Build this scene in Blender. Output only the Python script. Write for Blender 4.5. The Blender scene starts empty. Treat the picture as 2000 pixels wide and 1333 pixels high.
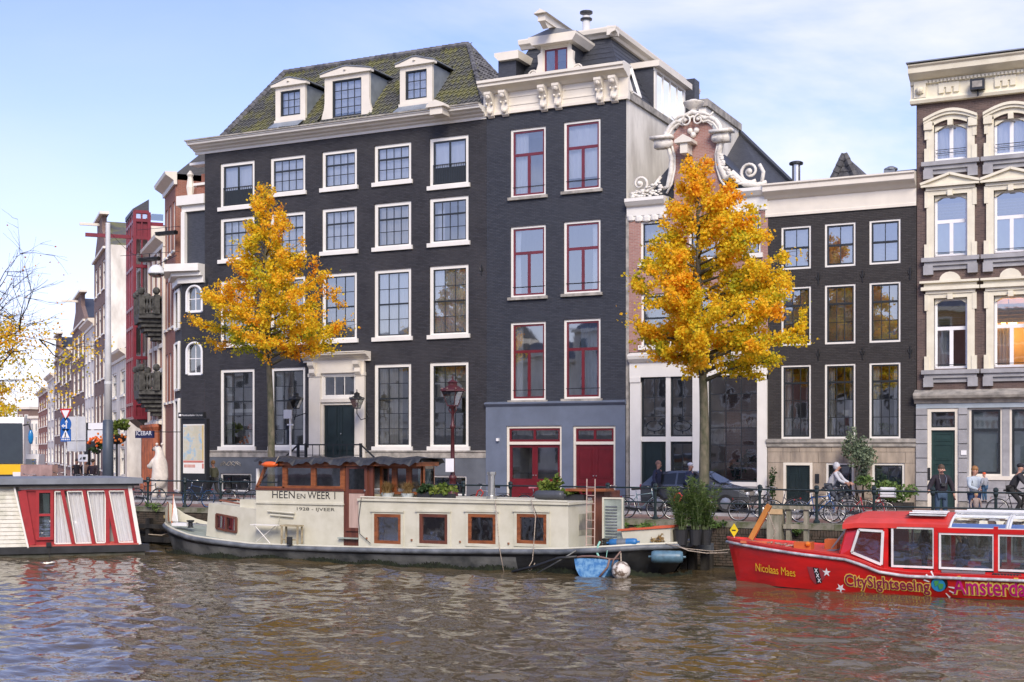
import bpy, bmesh, math, random
from mathutils import Vector, Matrix
R = random.Random(7)
SC = bpy.context.scene
COL = SC.collection
PI = math.pi
rad = math.radians
# ---------------------------------------------------------------- camera, world, sun
F = 2590.0                      # focal length in photo pixels (photo is 2000 wide)
TH = math.atan2(2590, 5200)     # the camera looks to the left of square-on to the row of houses
SN, CS = math.sin(TH), math.cos(TH)
HZ = 875.0
CAMZ = 3.7
cam = bpy.data.cameras.new('camera')
camo = bpy.data.objects.new('camera', cam)
COL.objects.link(camo)
camo.location = (0, 0, CAMZ)
camo.rotation_euler = (PI/2, 0, TH)
cam.sensor_width = 36
cam.lens = 36*F/2000
cam.shift_y = (HZ-666.5)/2000
cam.clip_start = .1
cam.clip_end = 3000
SC.camera = camo
vs = SC.view_settings
vs.view_transform = 'Standard'
vs.look = 'None'
vs.gamma = 1
vs.use_curve_mapping = False
vs.exposure = 1.05
SUN_EL, SUN_AZ = 36, 148        # azimuth measured clockwise from +Y (towards the camera's back)
wd = bpy.data.worlds.new('World')
SC.world = wd
wd.use_nodes = True
nt = wd.node_tree
for n in list(nt.nodes):
 nt.nodes.remove(n)
N = nt.nodes.new
L = nt.links.new
wo = N('ShaderNodeOutputWorld')
bg = N('ShaderNodeBackground')
bg.inputs['Strength'].default_value = .12
sky = N('ShaderNodeTexSky')
sky.sky_type = 'NISHITA'
sky.sun_disc = False
sky.sun_elevation = rad(SUN_EL)
sky.sun_rotation = rad(SUN_AZ)
sky.air_density = 1.0
sky.dust_density = .6
sky.ozone_density = 2.0
tc = N('ShaderNodeTexCoord')
mp = N('ShaderNodeMapping')
mp.inputs['Scale'].default_value = (1.0, 1.0, 3.4)
mp.inputs['Rotation'].default_value = (0, rad(10), rad(25))
nz = N('ShaderNodeTexNoise')
nz.inputs['Scale'].default_value = 2.3
nz.inputs['Detail'].default_value = 7
nz.inputs['Roughness'].default_value = .55
nz.inputs['Distortion'].default_value = .35
rp = N('ShaderNodeValToRGB')
rp.color_ramp.elements[0].position = .4
rp.color_ramp.elements[0].color = (0, 0, 0, 1)
rp.color_ramp.elements[1].position = .64
rp.color_ramp.elements[1].color = (1, 1, 1, 1)
mx = N('ShaderNodeMix')
mx.data_type = 'RGBA'
CLOUD = (4.5, 4.4, 4.75, 1)
mx.inputs[7].default_value = CLOUD
# thin veil that thickens towards the horizon
sep = N('ShaderNodeSeparateXYZ')
L(tc.outputs['Generated'], sep.inputs[0])
vr = N('ShaderNodeValToRGB')
e = vr.color_ramp.elements
e[0].position = 0.0
e[0].color = (.8, .8, .8, 1)
e[1].position = .33
e[1].color = (.02, .02, .02, 1)
e2 = vr.color_ramp.elements.new(.12)
e2.color = (.36, .36, .36, 1)
L(sep.outputs['Z'], vr.inputs[0])
ad = N('ShaderNodeMath')
ad.operation = 'ADD'
ad.use_clamp = True
ml = N('ShaderNodeMath')
ml.operation = 'MULTIPLY'
ml.inputs[1].default_value = .85
L(tc.outputs['Generated'], mp.inputs[0])
L(mp.outputs[0], nz.inputs['Vector'])
L(nz.outputs[0], rp.inputs[0])
# more cloud on the right-hand side of the sky than on the left
dt = N('ShaderNodeVectorMath')
dt.operation = 'DOT_PRODUCT'
dt.inputs[1].default_value = (CS, SN, 0)
L(tc.outputs['Generated'], dt.inputs[0])
mr = N('ShaderNodeMapRange')
mr.inputs[1].default_value = -.2
mr.inputs[2].default_value = .2
mr.inputs[3].default_value = .12
mr.inputs[4].default_value = 1
L(dt.outputs['Value'], mr.inputs[0])
mm = N('ShaderNodeMath')
mm.operation = 'MULTIPLY'
L(rp.outputs[0], mm.inputs[0])
L(mr.outputs[0], mm.inputs[1])
L(mm.outputs[0], ml.inputs[0])
L(ml.outputs[0], ad.inputs[0])
L(vr.outputs[0], ad.inputs[1])
L(ad.outputs[0], mx.inputs[0])
tint = N('ShaderNodeMix')
tint.data_type = 'RGBA'
tint.blend_type = 'MULTIPLY'
tint.inputs[0].default_value = 1
tint.inputs[7].default_value = (.76, .72, 1.0, 1)
L(sky.outputs[0], tint.inputs[6])
L(tint.outputs[2], mx.inputs[6])
L(mx.outputs[2], bg.inputs[0])
L(bg.outputs[0], wo.inputs[0])
sl = bpy.data.lights.new('sun', 'SUN')
sl.energy = 1.85
sl.angle = rad(26)
sl.color = (1, .88, .72)
so = bpy.data.objects.new('sun', sl)
COL.objects.link(so)
sd = Vector((math.sin(rad(SUN_AZ))*math.cos(rad(SUN_EL)), math.cos(rad(SUN_AZ))*math.cos(rad(SUN_EL)), math.sin(rad(SUN_EL))))
so.rotation_euler = sd.to_track_quat('Z', 'Y').to_euler()
so.location = (0, -20, 60)
# ---------------------------------------------------------------- measuring helpers
def ray(px):
 a = (px-1000)/F
 return a*CS-SN, a*SN+CS
def W(px, py, D):
 """point of the plane Y = D that the photo shows at px, py"""
 rx, ry = ray(px)
 zc = D/ry
 return Vector((rx*zc, D, CAMZ+(HZ-py)*zc/F))
def XW(px, D): return W(px, HZ, D).x
def ZW(px, py, D): return W(px, py, D).z
def WR(p0, p1, y0, y1, D):
 c = (p0+p1)/2
 return XW(p0, D), XW(p1, D), ZW(c, y1, D), ZW(c, y0, D)
# ---------------------------------------------------------------- mesh builder
OFF = {}
def off(o):
 while o is not None and o.name not in OFF:
  o = o.parent
 return OFF[o.name] if o else Vector((0, 0, 0))
class MB:
 def __init__(s):
  s.v = []; s.f = []; s.m = []; s.k = 0
 def add(s, vs, fs):
  o = len(s.v)
  s.v += [tuple(v) for v in vs]
  for f in fs:
   s.f.append([i+o for i in f]); s.m.append(s.k)
  return s
 def box(s, x0, x1, y0, y1, z0, z1):
  return s.add([(x0,y0,z0),(x1,y0,z0),(x1,y1,z0),(x0,y1,z0),(x0,y0,z1),(x1,y0,z1),(x1,y1,z1),(x0,y1,z1)],
     [(0,3,2,1),(4,5,6,7),(0,1,5,4),(1,2,6,5),(2,3,7,6),(3,0,4,7)])
 def quad(s, a, b, c, d): return s.add([a,b,c,d], [(0,1,2,3)])
 def bar(s, a, b, w, h=None, up=(0,0,1)):
  a = Vector(a); b = Vector(b); h = h or w
  d = (b-a).normalized(); up = Vector(up)
  if abs(d.dot(up)) > .98: up = Vector((0,1,0))
  r = d.cross(up).normalized(); u = r.cross(d)
  vs = []
  for p in (a, b):
   for i, j in ((-1,-1),(1,-1),(1,1),(-1,1)):
    vs.append(p+r*(w/2*i)+u*(h/2*j))
  return s.add(vs, [(0,1,2,3),(7,6,5,4),(0,4,5,1),(1,5,6,2),(2,6,7,3),(3,7,4,0)])
 def tube(s, pts, r, n=6, closed=False, cap=True):
  pts = [Vector(p) for p in pts]
  m = len(pts)
  rr = r if isinstance(r, (list, tuple)) else [r]*m
  vs = []
  prev = None
  for i, p in enumerate(pts):
   if closed: d = pts[(i+1) % m]-pts[i-1]
   else: d = pts[min(i+1, m-1)]-pts[max(i-1, 0)]
   d.normalize()
   if prev is None:
    up = Vector((0,0,1)) if abs(d.z) < .9 else Vector((1,0,0))
    u = d.cross(up).normalized()
   else:
    u = (prev-d*prev.dot(d))
    if u.length < 1e-6: u = d.cross(Vector((0,0,1)))
    u.normalize()
   prev = u
   w = d.cross(u)
   for k in range(n):
    a = 2*PI*k/n
    vs.append(p+u*(math.cos(a)*rr[i])+w*(math.sin(a)*rr[i]))
  fs = []
  for i in range(m if closed else m-1):
   j = (i+1) % m
   for k in range(n):
    l = (k+1) % n
    fs.append((i*n+k, i*n+l, j*n+l, j*n+k))
  if cap and not closed:
   fs.append(tuple(range(n))[::-1]); fs.append(tuple((m-1)*n+k for k in range(n)))
  return s.add(vs, fs)
 def lathe(s, c, prof, n=12, sx=1, sy=1):
  vs = []; c = Vector(c)
  for r, z in prof:
   for k in range(n):
    a = 2*PI*(k+.5)/n
    vs.append((c.x+math.cos(a)*r*sx, c.y+math.sin(a)*r*sy, c.z+z))
  fs = []
  for i in range(len(prof)-1):
   for k in range(n):
    l = (k+1) % n
    fs.append((i*n+k, i*n+l, (i+1)*n+l, (i+1)*n+k))
  fs.append(tuple(range(n))[::-1]); fs.append(tuple((len(prof)-1)*n+k for k in range(n)))
  return s.add(vs, fs)
 def prism(s, poly, y0, y1):
  n = len(poly)
  vs = [(x, y0, z) for x, z in poly]+[(x, y1, z) for x, z in poly]
  fs = [tuple(range(n)), tuple(range(n, 2*n))[::-1]]
  fs += [(i, (i+n), (i+1) % n+n, (i+1) % n) for i in range(n)]
  return s.add(vs, fs)
 def prismx(s, poly, x0, x1):
  n = len(poly)
  vs = [(x0, y, z) for y, z in poly]+[(x1, y, z) for y, z in poly]
  fs = [tuple(range(n))[::-1], tuple(range(n, 2*n))]
  fs += [(i, (i+1) % n, (i+1) % n+n, i+n) for i in range(n)]
  return s.add(vs, fs)
 def prismz(s, poly, z0, z1):
  n = len(poly)
  vs = [(x, y, z0) for x, y in poly]+[(x, y, z1) for x, y in poly]
  fs = [tuple(range(n))[::-1], tuple(range(n, 2*n))]
  fs += [(i, (i+1) % n, (i+1) % n+n, i+n) for i in range(n)]
  return s.add(vs, fs)
 def ball(s, c, r, n=10, m=6, sx=1, sy=1, sz=1):
  prof = [(max(.001, math.sin(PI*i/m))*r, -math.cos(PI*i/m)*r*sz) for i in range(m+1)]
  return s.lathe(c, prof, n, sx, sy)
 def ring(s, x0, x1, z0, z1, y0, y1, w, wb=None, wt=None):
  """rectangular picture-frame in XZ"""
  wb = w if wb is None else wb; wt = w if wt is None else wt
  s.box(x0, x0+w, y0, y1, z0, z1); s.box(x1-w, x1, y0, y1, z0, z1)
  s.box(x0+w, x1-w, y0, y1, z0, z0+wb); s.box(x0+w, x1-w, y0, y1, z1-wt, z1)
  return s
 def move(s, M):
  s.v = [tuple(M @ Vector(v)) for v in s.v]
  return s
 def mesh(s, name, mats, o=(0,0,0), smooth=False):
  me = bpy.data.meshes.new(name)
  ox, oy, oz = o
  me.from_pydata([(x-ox, y-oy, z-oz) for x, y, z in s.v], [], s.f)
  if not isinstance(mats, (list, tuple)): mats = [mats]
  for m in mats: me.materials.append(m)
  if len(mats) > 1: me.polygons.foreach_set('material_index', s.m)
  if smooth: me.polygons.foreach_set('use_smooth', [True]*len(me.polygons))
  me.update()
  return me
 def build(s, name, mats, parent=None, smooth=False, label=None, kind=None, loc=None):
  if parent is None and loc is not None: o = Vector(loc)
  else: o = off(parent) if parent is not None else Vector((0,0,0))
  me = s.mesh(name, mats, o, smooth)
  ob = bpy.data.objects.new(name, me)
  COL.objects.link(ob)
  if parent is not None: ob.parent = parent
  elif loc is not None:
   ob.location = loc; OFF[ob.name] = Vector(loc)
  if label: ob['label'] = label
  if kind: ob['kind'] = kind
  return ob
def inst(name, me, parent, loc, scale=(1,1,1), rot=(0,0,0)):
 ob = bpy.data.objects.new(name, me)
 COL.objects.link(ob)
 ob.parent = parent
 ob.location = Vector(loc)-off(parent)
 ob.scale = scale
 ob.rotation_euler = rot
 return ob
def tag(o, label, cat, group=None, kind=None):
 o['label'] = label
 if cat: o['category'] = cat
 if group: o['group'] = group
 if kind: o['kind'] = kind
 return o
def thing(name, label, cat, loc=(0,0,0), rz=0, group=None, local=False):
 o = bpy.data.objects.new(name, None)
 COL.objects.link(o)
 o.location = loc
 o.rotation_euler = (0, 0, rz)
 o.empty_display_size = .2
 OFF[o.name] = Vector((0,0,0)) if local else Vector(loc)
 return tag(o, label, cat, group)
def solo(mb, name, mats, label, cat, loc, group=None, smooth=False):
 o = mb.build(name, mats, None, smooth, loc=loc)
 return tag(o, label, cat, group)
def copy_tree(o, parent=None):
 c = o.copy(); COL.objects.link(c)
 c.parent = parent
 if parent is None: OFF[c.name] = Vector((0,0,0))
 for ch in KIDS.get(o.name, []) or [x for x in o.children]:
  copy_tree(ch, c)
 return c
KIDS = {}
def text_mesh(txt, size, space=1.0, bold=0.0, res=3):
 cu = bpy.data.curves.new('txt', 'FONT')
 cu.body = txt; cu.size = size; cu.align_x = 'LEFT'; cu.space_character = space
 cu.offset = bold; cu.resolution_u = res
 ob = bpy.data.objects.new('txt', cu)
 COL.objects.link(ob)
 me = bpy.data.meshes.new_from_object(ob.evaluated_get(bpy.context.evaluated_depsgraph_get()))
 vs = [tuple(v.co) for v in me.vertices]; fs = [tuple(p.vertices) for p in me.polygons]
 bpy.data.objects.remove(ob); bpy.data.meshes.remove(me); bpy.data.curves.remove(cu)
 return vs, fs
def text_on(parent, name, txt, x0, x1, z0, y, m, bold=0.0, height=None, fn=None, slope=0.0, lift=0.0):
 """flat lettering in the XZ plane, fitted between x0 and x1; fn(x, z) gives the surface's y"""
 vs, fs = TXT[(txt, bold)]
 ax = min(v[0] for v in vs); bx = max(v[0] for v in vs)
 az = min(v[1] for v in vs); bz = max(v[1] for v in vs)
 sx = (x1-x0)/(bx-ax)
 sz = sx if height is None else height/(bz-az)
 mb = MB()
 out = []
 for v in vs:
  x = x0+(v[0]-ax)*sx
  z = z0+(v[1]-az)*sz+slope*(x-x0)
  out.append((x, (fn(x, z)-lift if fn else y-lift), z))
 mb.add(out, fs)
 return mb.build(name, m, parent)
TXT = {}
for t, b in (('HEEN', .0), ('EN', .0), ('WEER 1', .0), ('1928 - IJVEER', .0), ('Nicolaas Maes', .0), ('CitySightseeing', .075), ('CitySightseeing', .015),
    ('Amsterdam', .075), ('Amsterdam', .015), ('ICEBAR', .0), ('Rembrandtplein', .0), ('City map', .0), ('X', .05)):
 TXT[(t, b)] = text_mesh(t, 1.0, 1.0, b)
# ---------------------------------------------------------------- materials
def lin(c):
 return tuple(((v/255)/12.92 if v/255 <= .04045 else ((v/255+.055)/1.055)**2.4) for v in c)
def mat(name, col, rough=.6, metal=0, var=.12, vs=2.0, bump=0.0, bs=25.0, spec=.5, col2=None, detail=5, coat=0, stretch=(1,1,1), world=False, lo=.35, hi=.65):
 m = bpy.data.materials.new(name)
 m.use_nodes = True
 nt = m.node_tree
 b = nt.nodes['Principled BSDF']
 b.inputs['Roughness'].default_value = rough
 b.inputs['Metallic'].default_value = metal
 b.inputs['Specular IOR Level'].default_value = spec
 b.inputs['Coat Weight'].default_value = coat
 b.inputs['Coat Roughness'].default_value = .08
 if col2 is None: col2 = tuple(max(0, c*(1-var*2)) for c in col)
 tcn = nt.nodes.new('ShaderNodeTexCoord')
 mpn = nt.nodes.new('ShaderNodeMapping')
 mpn.inputs['Scale'].default_value = stretch
 if world:
  g = nt.nodes.new('ShaderNodeNewGeometry'); nt.links.new(g.outputs['Position'], mpn.inputs[0])
 else: nt.links.new(tcn.outputs['Object'], mpn.inputs[0])
 n1 = nt.nodes.new('ShaderNodeTexNoise')
 n1.inputs['Scale'].default_value = vs; n1.inputs['Detail'].default_value = detail; n1.inputs['Roughness'].default_value = .6
 nt.links.new(mpn.outputs[0], n1.inputs['Vector'])
 r = nt.nodes.new('ShaderNodeValToRGB')
 r.color_ramp.elements[0].position = lo; r.color_ramp.elements[0].color = (*col2, 1)
 r.color_ramp.elements[1].position = hi; r.color_ramp.elements[1].color = (*col, 1)
 nt.links.new(n1.outputs[0], r.inputs[0])
 nt.links.new(r.outputs[0], b.inputs['Base Color'])
 if bump:
  n2 = nt.nodes.new('ShaderNodeTexNoise'); n2.inputs['Scale'].default_value = bs; n2.inputs['Detail'].default_value = 4
  nt.links.new(mpn.outputs[0], n2.inputs['Vector'])
  bp = nt.nodes.new('ShaderNodeBump'); bp.inputs['Strength'].default_value = bump; bp.inputs['Distance'].default_value = .02
  nt.links.new(n2.outputs[0], bp.inputs['Height']); nt.links.new(bp.outputs[0], b.inputs['Normal'])
 return m
def brickmat(name, c1, c2, mortar, bump=.6, rough=.8, bw=.21, bh=.062, stain=None, amt=.5, dist=.012, msize=.009):
 m = bpy.data.materials.new(name); m.use_nodes = True
 nt = m.node_tree; b = nt.nodes['Principled BSDF']; b.inputs['Roughness'].default_value = rough
 b.inputs['Specular IOR Level'].default_value = .35
 g = nt.nodes.new('ShaderNodeTexCoord')
 sp = nt.nodes.new('ShaderNodeSeparateXYZ'); nt.links.new(g.outputs['Object'], sp.inputs[0])
 a = nt.nodes.new('ShaderNodeMath'); a.operation = 'ADD'
 nt.links.new(sp.outputs[0], a.inputs[0]); nt.links.new(sp.outputs[1], a.inputs[1])
 cb = nt.nodes.new('ShaderNodeCombineXYZ'); nt.links.new(a.outputs[0], cb.inputs[0]); nt.links.new(sp.outputs[2], cb.inputs[1])
 t = nt.nodes.new('ShaderNodeTexBrick'); nt.links.new(cb.outputs[0], t.inputs['Vector'])
 t.inputs['Color1'].default_value = (*c1, 1); t.inputs['Color2'].default_value = (*c2, 1); t.inputs['Mortar'].default_value = (*mortar, 1)
 t.inputs['Scale'].default_value = 1; t.inputs['Mortar Size'].default_value = msize; t.inputs['Mortar Smooth'].default_value = .3
 t.inputs['Brick Width'].default_value = bw; t.inputs['Row Height'].default_value = bh; t.offset = .5
 nz = nt.nodes.new('ShaderNodeTexNoise'); nz.inputs['Scale'].default_value = .55; nz.inputs['Detail'].default_value = 7; nz.inputs['Roughness'].default_value = .65
 nt.links.new(g.outputs['Object'], nz.inputs['Vector'])
 r = nt.nodes.new('ShaderNodeValToRGB'); r.color_ramp.elements[0].position = .42; r.color_ramp.elements[1].position = .68
 nt.links.new(nz.outputs[0], r.inputs[0])
 ml = nt.nodes.new('ShaderNodeMath'); ml.operation = 'MULTIPLY'; ml.inputs[1].default_value = amt; nt.links.new(r.outputs[0], ml.inputs[0])
 mx = nt.nodes.new('ShaderNodeMix'); mx.data_type = 'RGBA'
 nt.links.new(ml.outputs[0], mx.inputs[0]); nt.links.new(t.outputs[0], mx.inputs[6]); mx.inputs[7].default_value = (*(stain or tuple(c*.6 for c in c1)), 1)
 nt.links.new(mx.outputs[2], b.inputs['Base Color'])
 bp = nt.nodes.new('ShaderNodeBump'); bp.inputs['Strength'].default_value = bump; bp.inputs['Distance'].default_value = dist; bp.invert = True
 nt.links.new(t.outputs['Fac'], bp.inputs['Height']); nt.links.new(bp.outputs[0], b.inputs['Normal'])
 return m
def glassmat(name, fac=.32, tint=(.86,.9,.9), rough=.02, wob=.0):
 m = bpy.data.materials.new(name); m.use_nodes = True
 nt = m.node_tree; nt.nodes.remove(nt.nodes['Principled BSDF']); out = nt.nodes['Material Output']
 tr = nt.nodes.new('ShaderNodeBsdfTransparent'); tr.inputs[0].default_value = (*tint, 1)
 gl = nt.nodes.new('ShaderNodeBsdfGlossy'); gl.inputs['Roughness'].default_value = rough; gl.inputs[0].default_value = (.95,.98,1,1)
 fr = nt.nodes.new('ShaderNodeFresnel'); fr.inputs[0].default_value = 1.5
 ad = nt.nodes.new('ShaderNodeMath'); ad.operation = 'ADD'; ad.use_clamp = True; ad.inputs[1].default_value = fac
 nt.links.new(fr.outputs[0], ad.inputs[0])
 mx = nt.nodes.new('ShaderNodeMixShader')
 nt.links.new(ad.outputs[0], mx.inputs[0]); nt.links.new(tr.outputs[0], mx.inputs[1]); nt.links.new(gl.outputs[0], mx.inputs[2])
 nt.links.new(mx.outputs[0], out.inputs[0])
 if wob:
  g = nt.nodes.new('ShaderNodeNewGeometry'); nz = nt.nodes.new('ShaderNodeTexNoise'); nz.inputs['Scale'].default_value = 1.6; nz.inputs['Detail'].default_value = 2
  nt.links.new(g.outputs['Position'], nz.inputs['Vector'])
  bp = nt.nodes.new('ShaderNodeBump'); bp.inputs['Strength'].default_value = wob; bp.inputs['Distance'].default_value = .05
  nt.links.new(nz.outputs[0], bp.inputs['Height']); nt.links.new(bp.outputs[0], gl.inputs['Normal'])
 return m
def leafmat(name, cols, trans=.35):
 """per-leaf colour from a face-corner attribute 'tone' (0..1) over a ramp"""
 m = bpy.data.materials.new(name); m.use_nodes = True
 nt = m.node_tree; b = nt.nodes['Principled BSDF']; b.inputs['Roughness'].default_value = .55; b.inputs['Specular IOR Level'].default_value = .3
 at = nt.nodes.new('ShaderNodeAttribute'); at.attribute_name = 'tone'
 r = nt.nodes.new('ShaderNodeValToRGB')
 el = r.color_ramp.elements
 el[0].position = 0; el[0].color = (*cols[0], 1); el[1].position = 1; el[1].color = (*cols[-1], 1)
 for i, c in enumerate(cols[1:-1]):
  x = el.new((i+1)/(len(cols)-1)); x.color = (*c, 1)
 nt.links.new(at.outputs['Fac'], r.inputs[0]); nt.links.new(r.outputs[0], b.inputs['Base Color'])
 tl = nt.nodes.new('ShaderNodeBsdfTranslucent'); nt.links.new(r.outputs[0], tl.inputs[0])
 mx = nt.nodes.new('ShaderNodeMixShader'); mx.inputs[0].default_value = trans
 out = nt.nodes['Material Output']
 nt.links.new(b.outputs[0], mx.inputs[1]); nt.links.new(tl.outputs[0], mx.inputs[2]); nt.links.new(mx.outputs[0], out.inputs[0])
 return m
def emis(name, col, s):
 m = bpy.data.materials.new(name); m.use_nodes = True
 b = m.node_tree.nodes['Principled BSDF']; b.inputs['Emission Color'].default_value = (*col, 1); b.inputs['Emission Strength'].default_value = s
 b.inputs['Base Color'].default_value = (*col, 1)
 return m
M = {}
M['black_brick'] = brickmat('black_brick', (.028,.028,.032), (.046,.046,.053), (.02,.02,.023), bump=1, dist=.02, rough=.62, stain=(.058,.056,.06), amt=.6)
M['slate_brick'] = brickmat('slate_brick', (.033,.038,.05), (.052,.058,.073), (.024,.027,.036), bump=1, rough=.6, stain=(.05,.054,.064), amt=.5, dist=.02)
M['warm_black_brick'] = brickmat('warm_black_brick', (.03,.027,.026), (.048,.044,.042), (.022,.02,.02), bump=1, rough=.65, stain=(.046,.043,.041), amt=.5)
M['pink_brick'] = brickmat('pink_brick', (.42,.23,.19), (.33,.16,.13), (.42,.34,.3), bump=.6, stain=(.2,.1,.085), amt=.55)
M['brown_brick'] = brickmat('brown_brick', (.145,.1,.085), (.09,.066,.06), (.17,.13,.115), bump=.6, stain=(.085,.055,.05), amt=.5)
M['red_brick'] = brickmat('red_brick', (.33,.12,.075), (.26,.09,.06), (.3,.22,.18), bump=.5, amt=.4)
M['dull_brick'] = brickmat('dull_brick', (.22,.14,.115), (.17,.105,.09), (.25,.2,.17), bump=.5, amt=.4)
M['quay_brick'] = mat('quay_brick', (.085,.062,.045), .85, var=.3, vs=4, bump=.6, bs=20, col2=(.03,.028,.02), world=True)
M['quay_mortar'] = mat('quay_mortar', (.05,.045,.035), .9, var=.3, vs=3, bump=.8, bs=15, col2=(.02,.022,.014))
M['quay_stone'] = mat('quay_stone', (.2,.19,.15), .85, vs=2.2, bump=.5, bs=14, col2=(.06,.075,.025), lo=.38, hi=.58)
M['cream'] = mat('cream_paint', (.74,.69,.59), .45, var=.05, vs=1.3, bump=.04)
M['white'] = mat('white_paint', (.78,.76,.7), .42, var=.04, vs=1.5)
M['purewhite'] = mat('clean_white_paint', (.82,.82,.82), .4, var=.03)
M['yellowcream'] = mat('yellow_cream_paint', (.76,.72,.57), .5, var=.07, vs=2, bump=.05, col2=(.66,.61,.47))
M['stucco'] = mat('cream_stucco', (.8,.77,.69), .85, var=.1, vs=.9, bump=.3, bs=10, col2=(.5,.47,.41), lo=.3, hi=.6, stretch=(1,1,.45))
M['sash_dark'] = mat('dark_sash_paint', (.022,.027,.03), .35, var=.1)
M['maroon'] = mat('maroon_paint', (.15,.012,.018), .3, var=.12, coat=.3)
M['door_green'] = mat('dark_green_door_paint', (.014,.026,.028), .3, var=.15, coat=.3)
M['door_green2'] = mat('bottle_green_door_paint', (.02,.05,.045), .35, var=.15)
M['blue_plaster'] = mat('blue_grey_plaster', (.135,.165,.225), .6, var=.1, vs=1.2, bump=.1, bs=12)
M['grey_plaster'] = mat('grey_plinth_plaster', (.12,.135,.155), .65, var=.15, vs=1.1, bump=.1, bs=12)
M['sandstone'] = mat('weathered_sandstone', (.42,.35,.27), .85, vs=1.6, bump=.35, bs=16, col2=(.22,.185,.15), stretch=(1.6,1.6,.35), lo=.34, hi=.6)
M['ledge'] = mat('grey_stone_ledge', (.42,.39,.34), .8, vs=3, bump=.3, bs=20, col2=(.2,.19,.17))
M['bluestone'] = mat('grey_bluestone', (.36,.36,.37), .75, vs=2, bump=.2, bs=20, col2=(.26,.26,.27))
M['slate'] = mat('roof_slate', (.05,.055,.068), .5, var=.2, vs=5, bump=.5, bs=12, stretch=(1,1,4))
M['tile'] = mat('mossy_pantile', (.15,.15,.06), .75, vs=1.1, bump=.3, bs=30, col2=(.085,.088,.09), world=True, detail=8, lo=.44, hi=.6)
M['tile_grey'] = mat('grey_pantile', (.15,.15,.155), .75, vs=3, bump=.3, bs=30, col2=(.045,.045,.05), world=True)
M['under'] = mat('roof_underlay', (.03,.032,.028), .9, var=.2)
M['zinc'] = mat('zinc_sheet', (.3,.34,.38), .45, metal=.3, var=.12, vs=2)
M['lead'] = mat('lead_sheet', (.22,.24,.27), .5, metal=.2, var=.15)
M['steel'] = mat('stainless_steel', (.6,.6,.58), .3, metal=.9, var=.08)
M['black_metal'] = mat('black_metal', (.018,.02,.022), .4, var=.15)
M['rail_green'] = mat('dark_green_rail_paint', (.012,.026,.026), .4, var=.2, vs=8)
M['grey_metal'] = mat('grey_metal', (.62,.63,.63), .5, var=.08)
M['room_dark'] = mat('dark_interior', (.26,.24,.21), .9, var=.3, vs=1.2)
M['room_mid'] = mat('grey_interior', (.55,.52,.48), .9, var=.3, vs=1)
M['room_light'] = mat('light_interior', (.75,.73,.69), .9, var=.15, vs=1)
M['room_warm'] = mat('warm_interior', (.5,.36,.2), .9, var=.15, vs=1)
M['curtain'] = mat('white_net_curtain', (.78,.78,.78), .9, var=.05, vs=6, stretch=(4,4,.4))
M['curtain_beige'] = mat('beige_curtain', (.62,.57,.48), .9, var=.12, vs=6, stretch=(4,4,.4))
M['curtain_blue'] = mat('blue_curtain', (.22,.3,.42), .9, var=.12, vs=6, stretch=(4,4,.4))
M['screen'] = mat('translucent_window_film', (.55,.6,.57), .8, var=.1, vs=2, stretch=(1,1,.4))
M['blind'] = mat('slatted_blind', (.68,.66,.6), .6, var=.05)
M['yellow_shade'] = mat('yellow_roman_shade', (.36,.3,.12), .85, var=.2, vs=12, stretch=(1,1,3))
M['glass'] = glassmat('window_glass', .32, wob=.012)
M['glass_up'] = glassmat('window_glass_upper', .22, tint=(.95,.97,.97), wob=.01)
M['glass_old'] = glassmat('old_window_glass', .3, wob=.035)
M['glass_boat'] = glassmat('boat_glass', .2, tint=(.75,.9,.86), wob=.1)
M['glass_dark'] = glassmat('dark_glass', .3, tint=(.35,.42,.42))
M['bark'] = mat('grey_bark', (.16,.14,.095), .9, vs=6, bump=.9, bs=25, col2=(.06,.065,.035), stretch=(1,1,.5))
M['twig'] = mat('twig_bark', (.035,.028,.022), .9, var=.2)
M['pave'] = None
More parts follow.
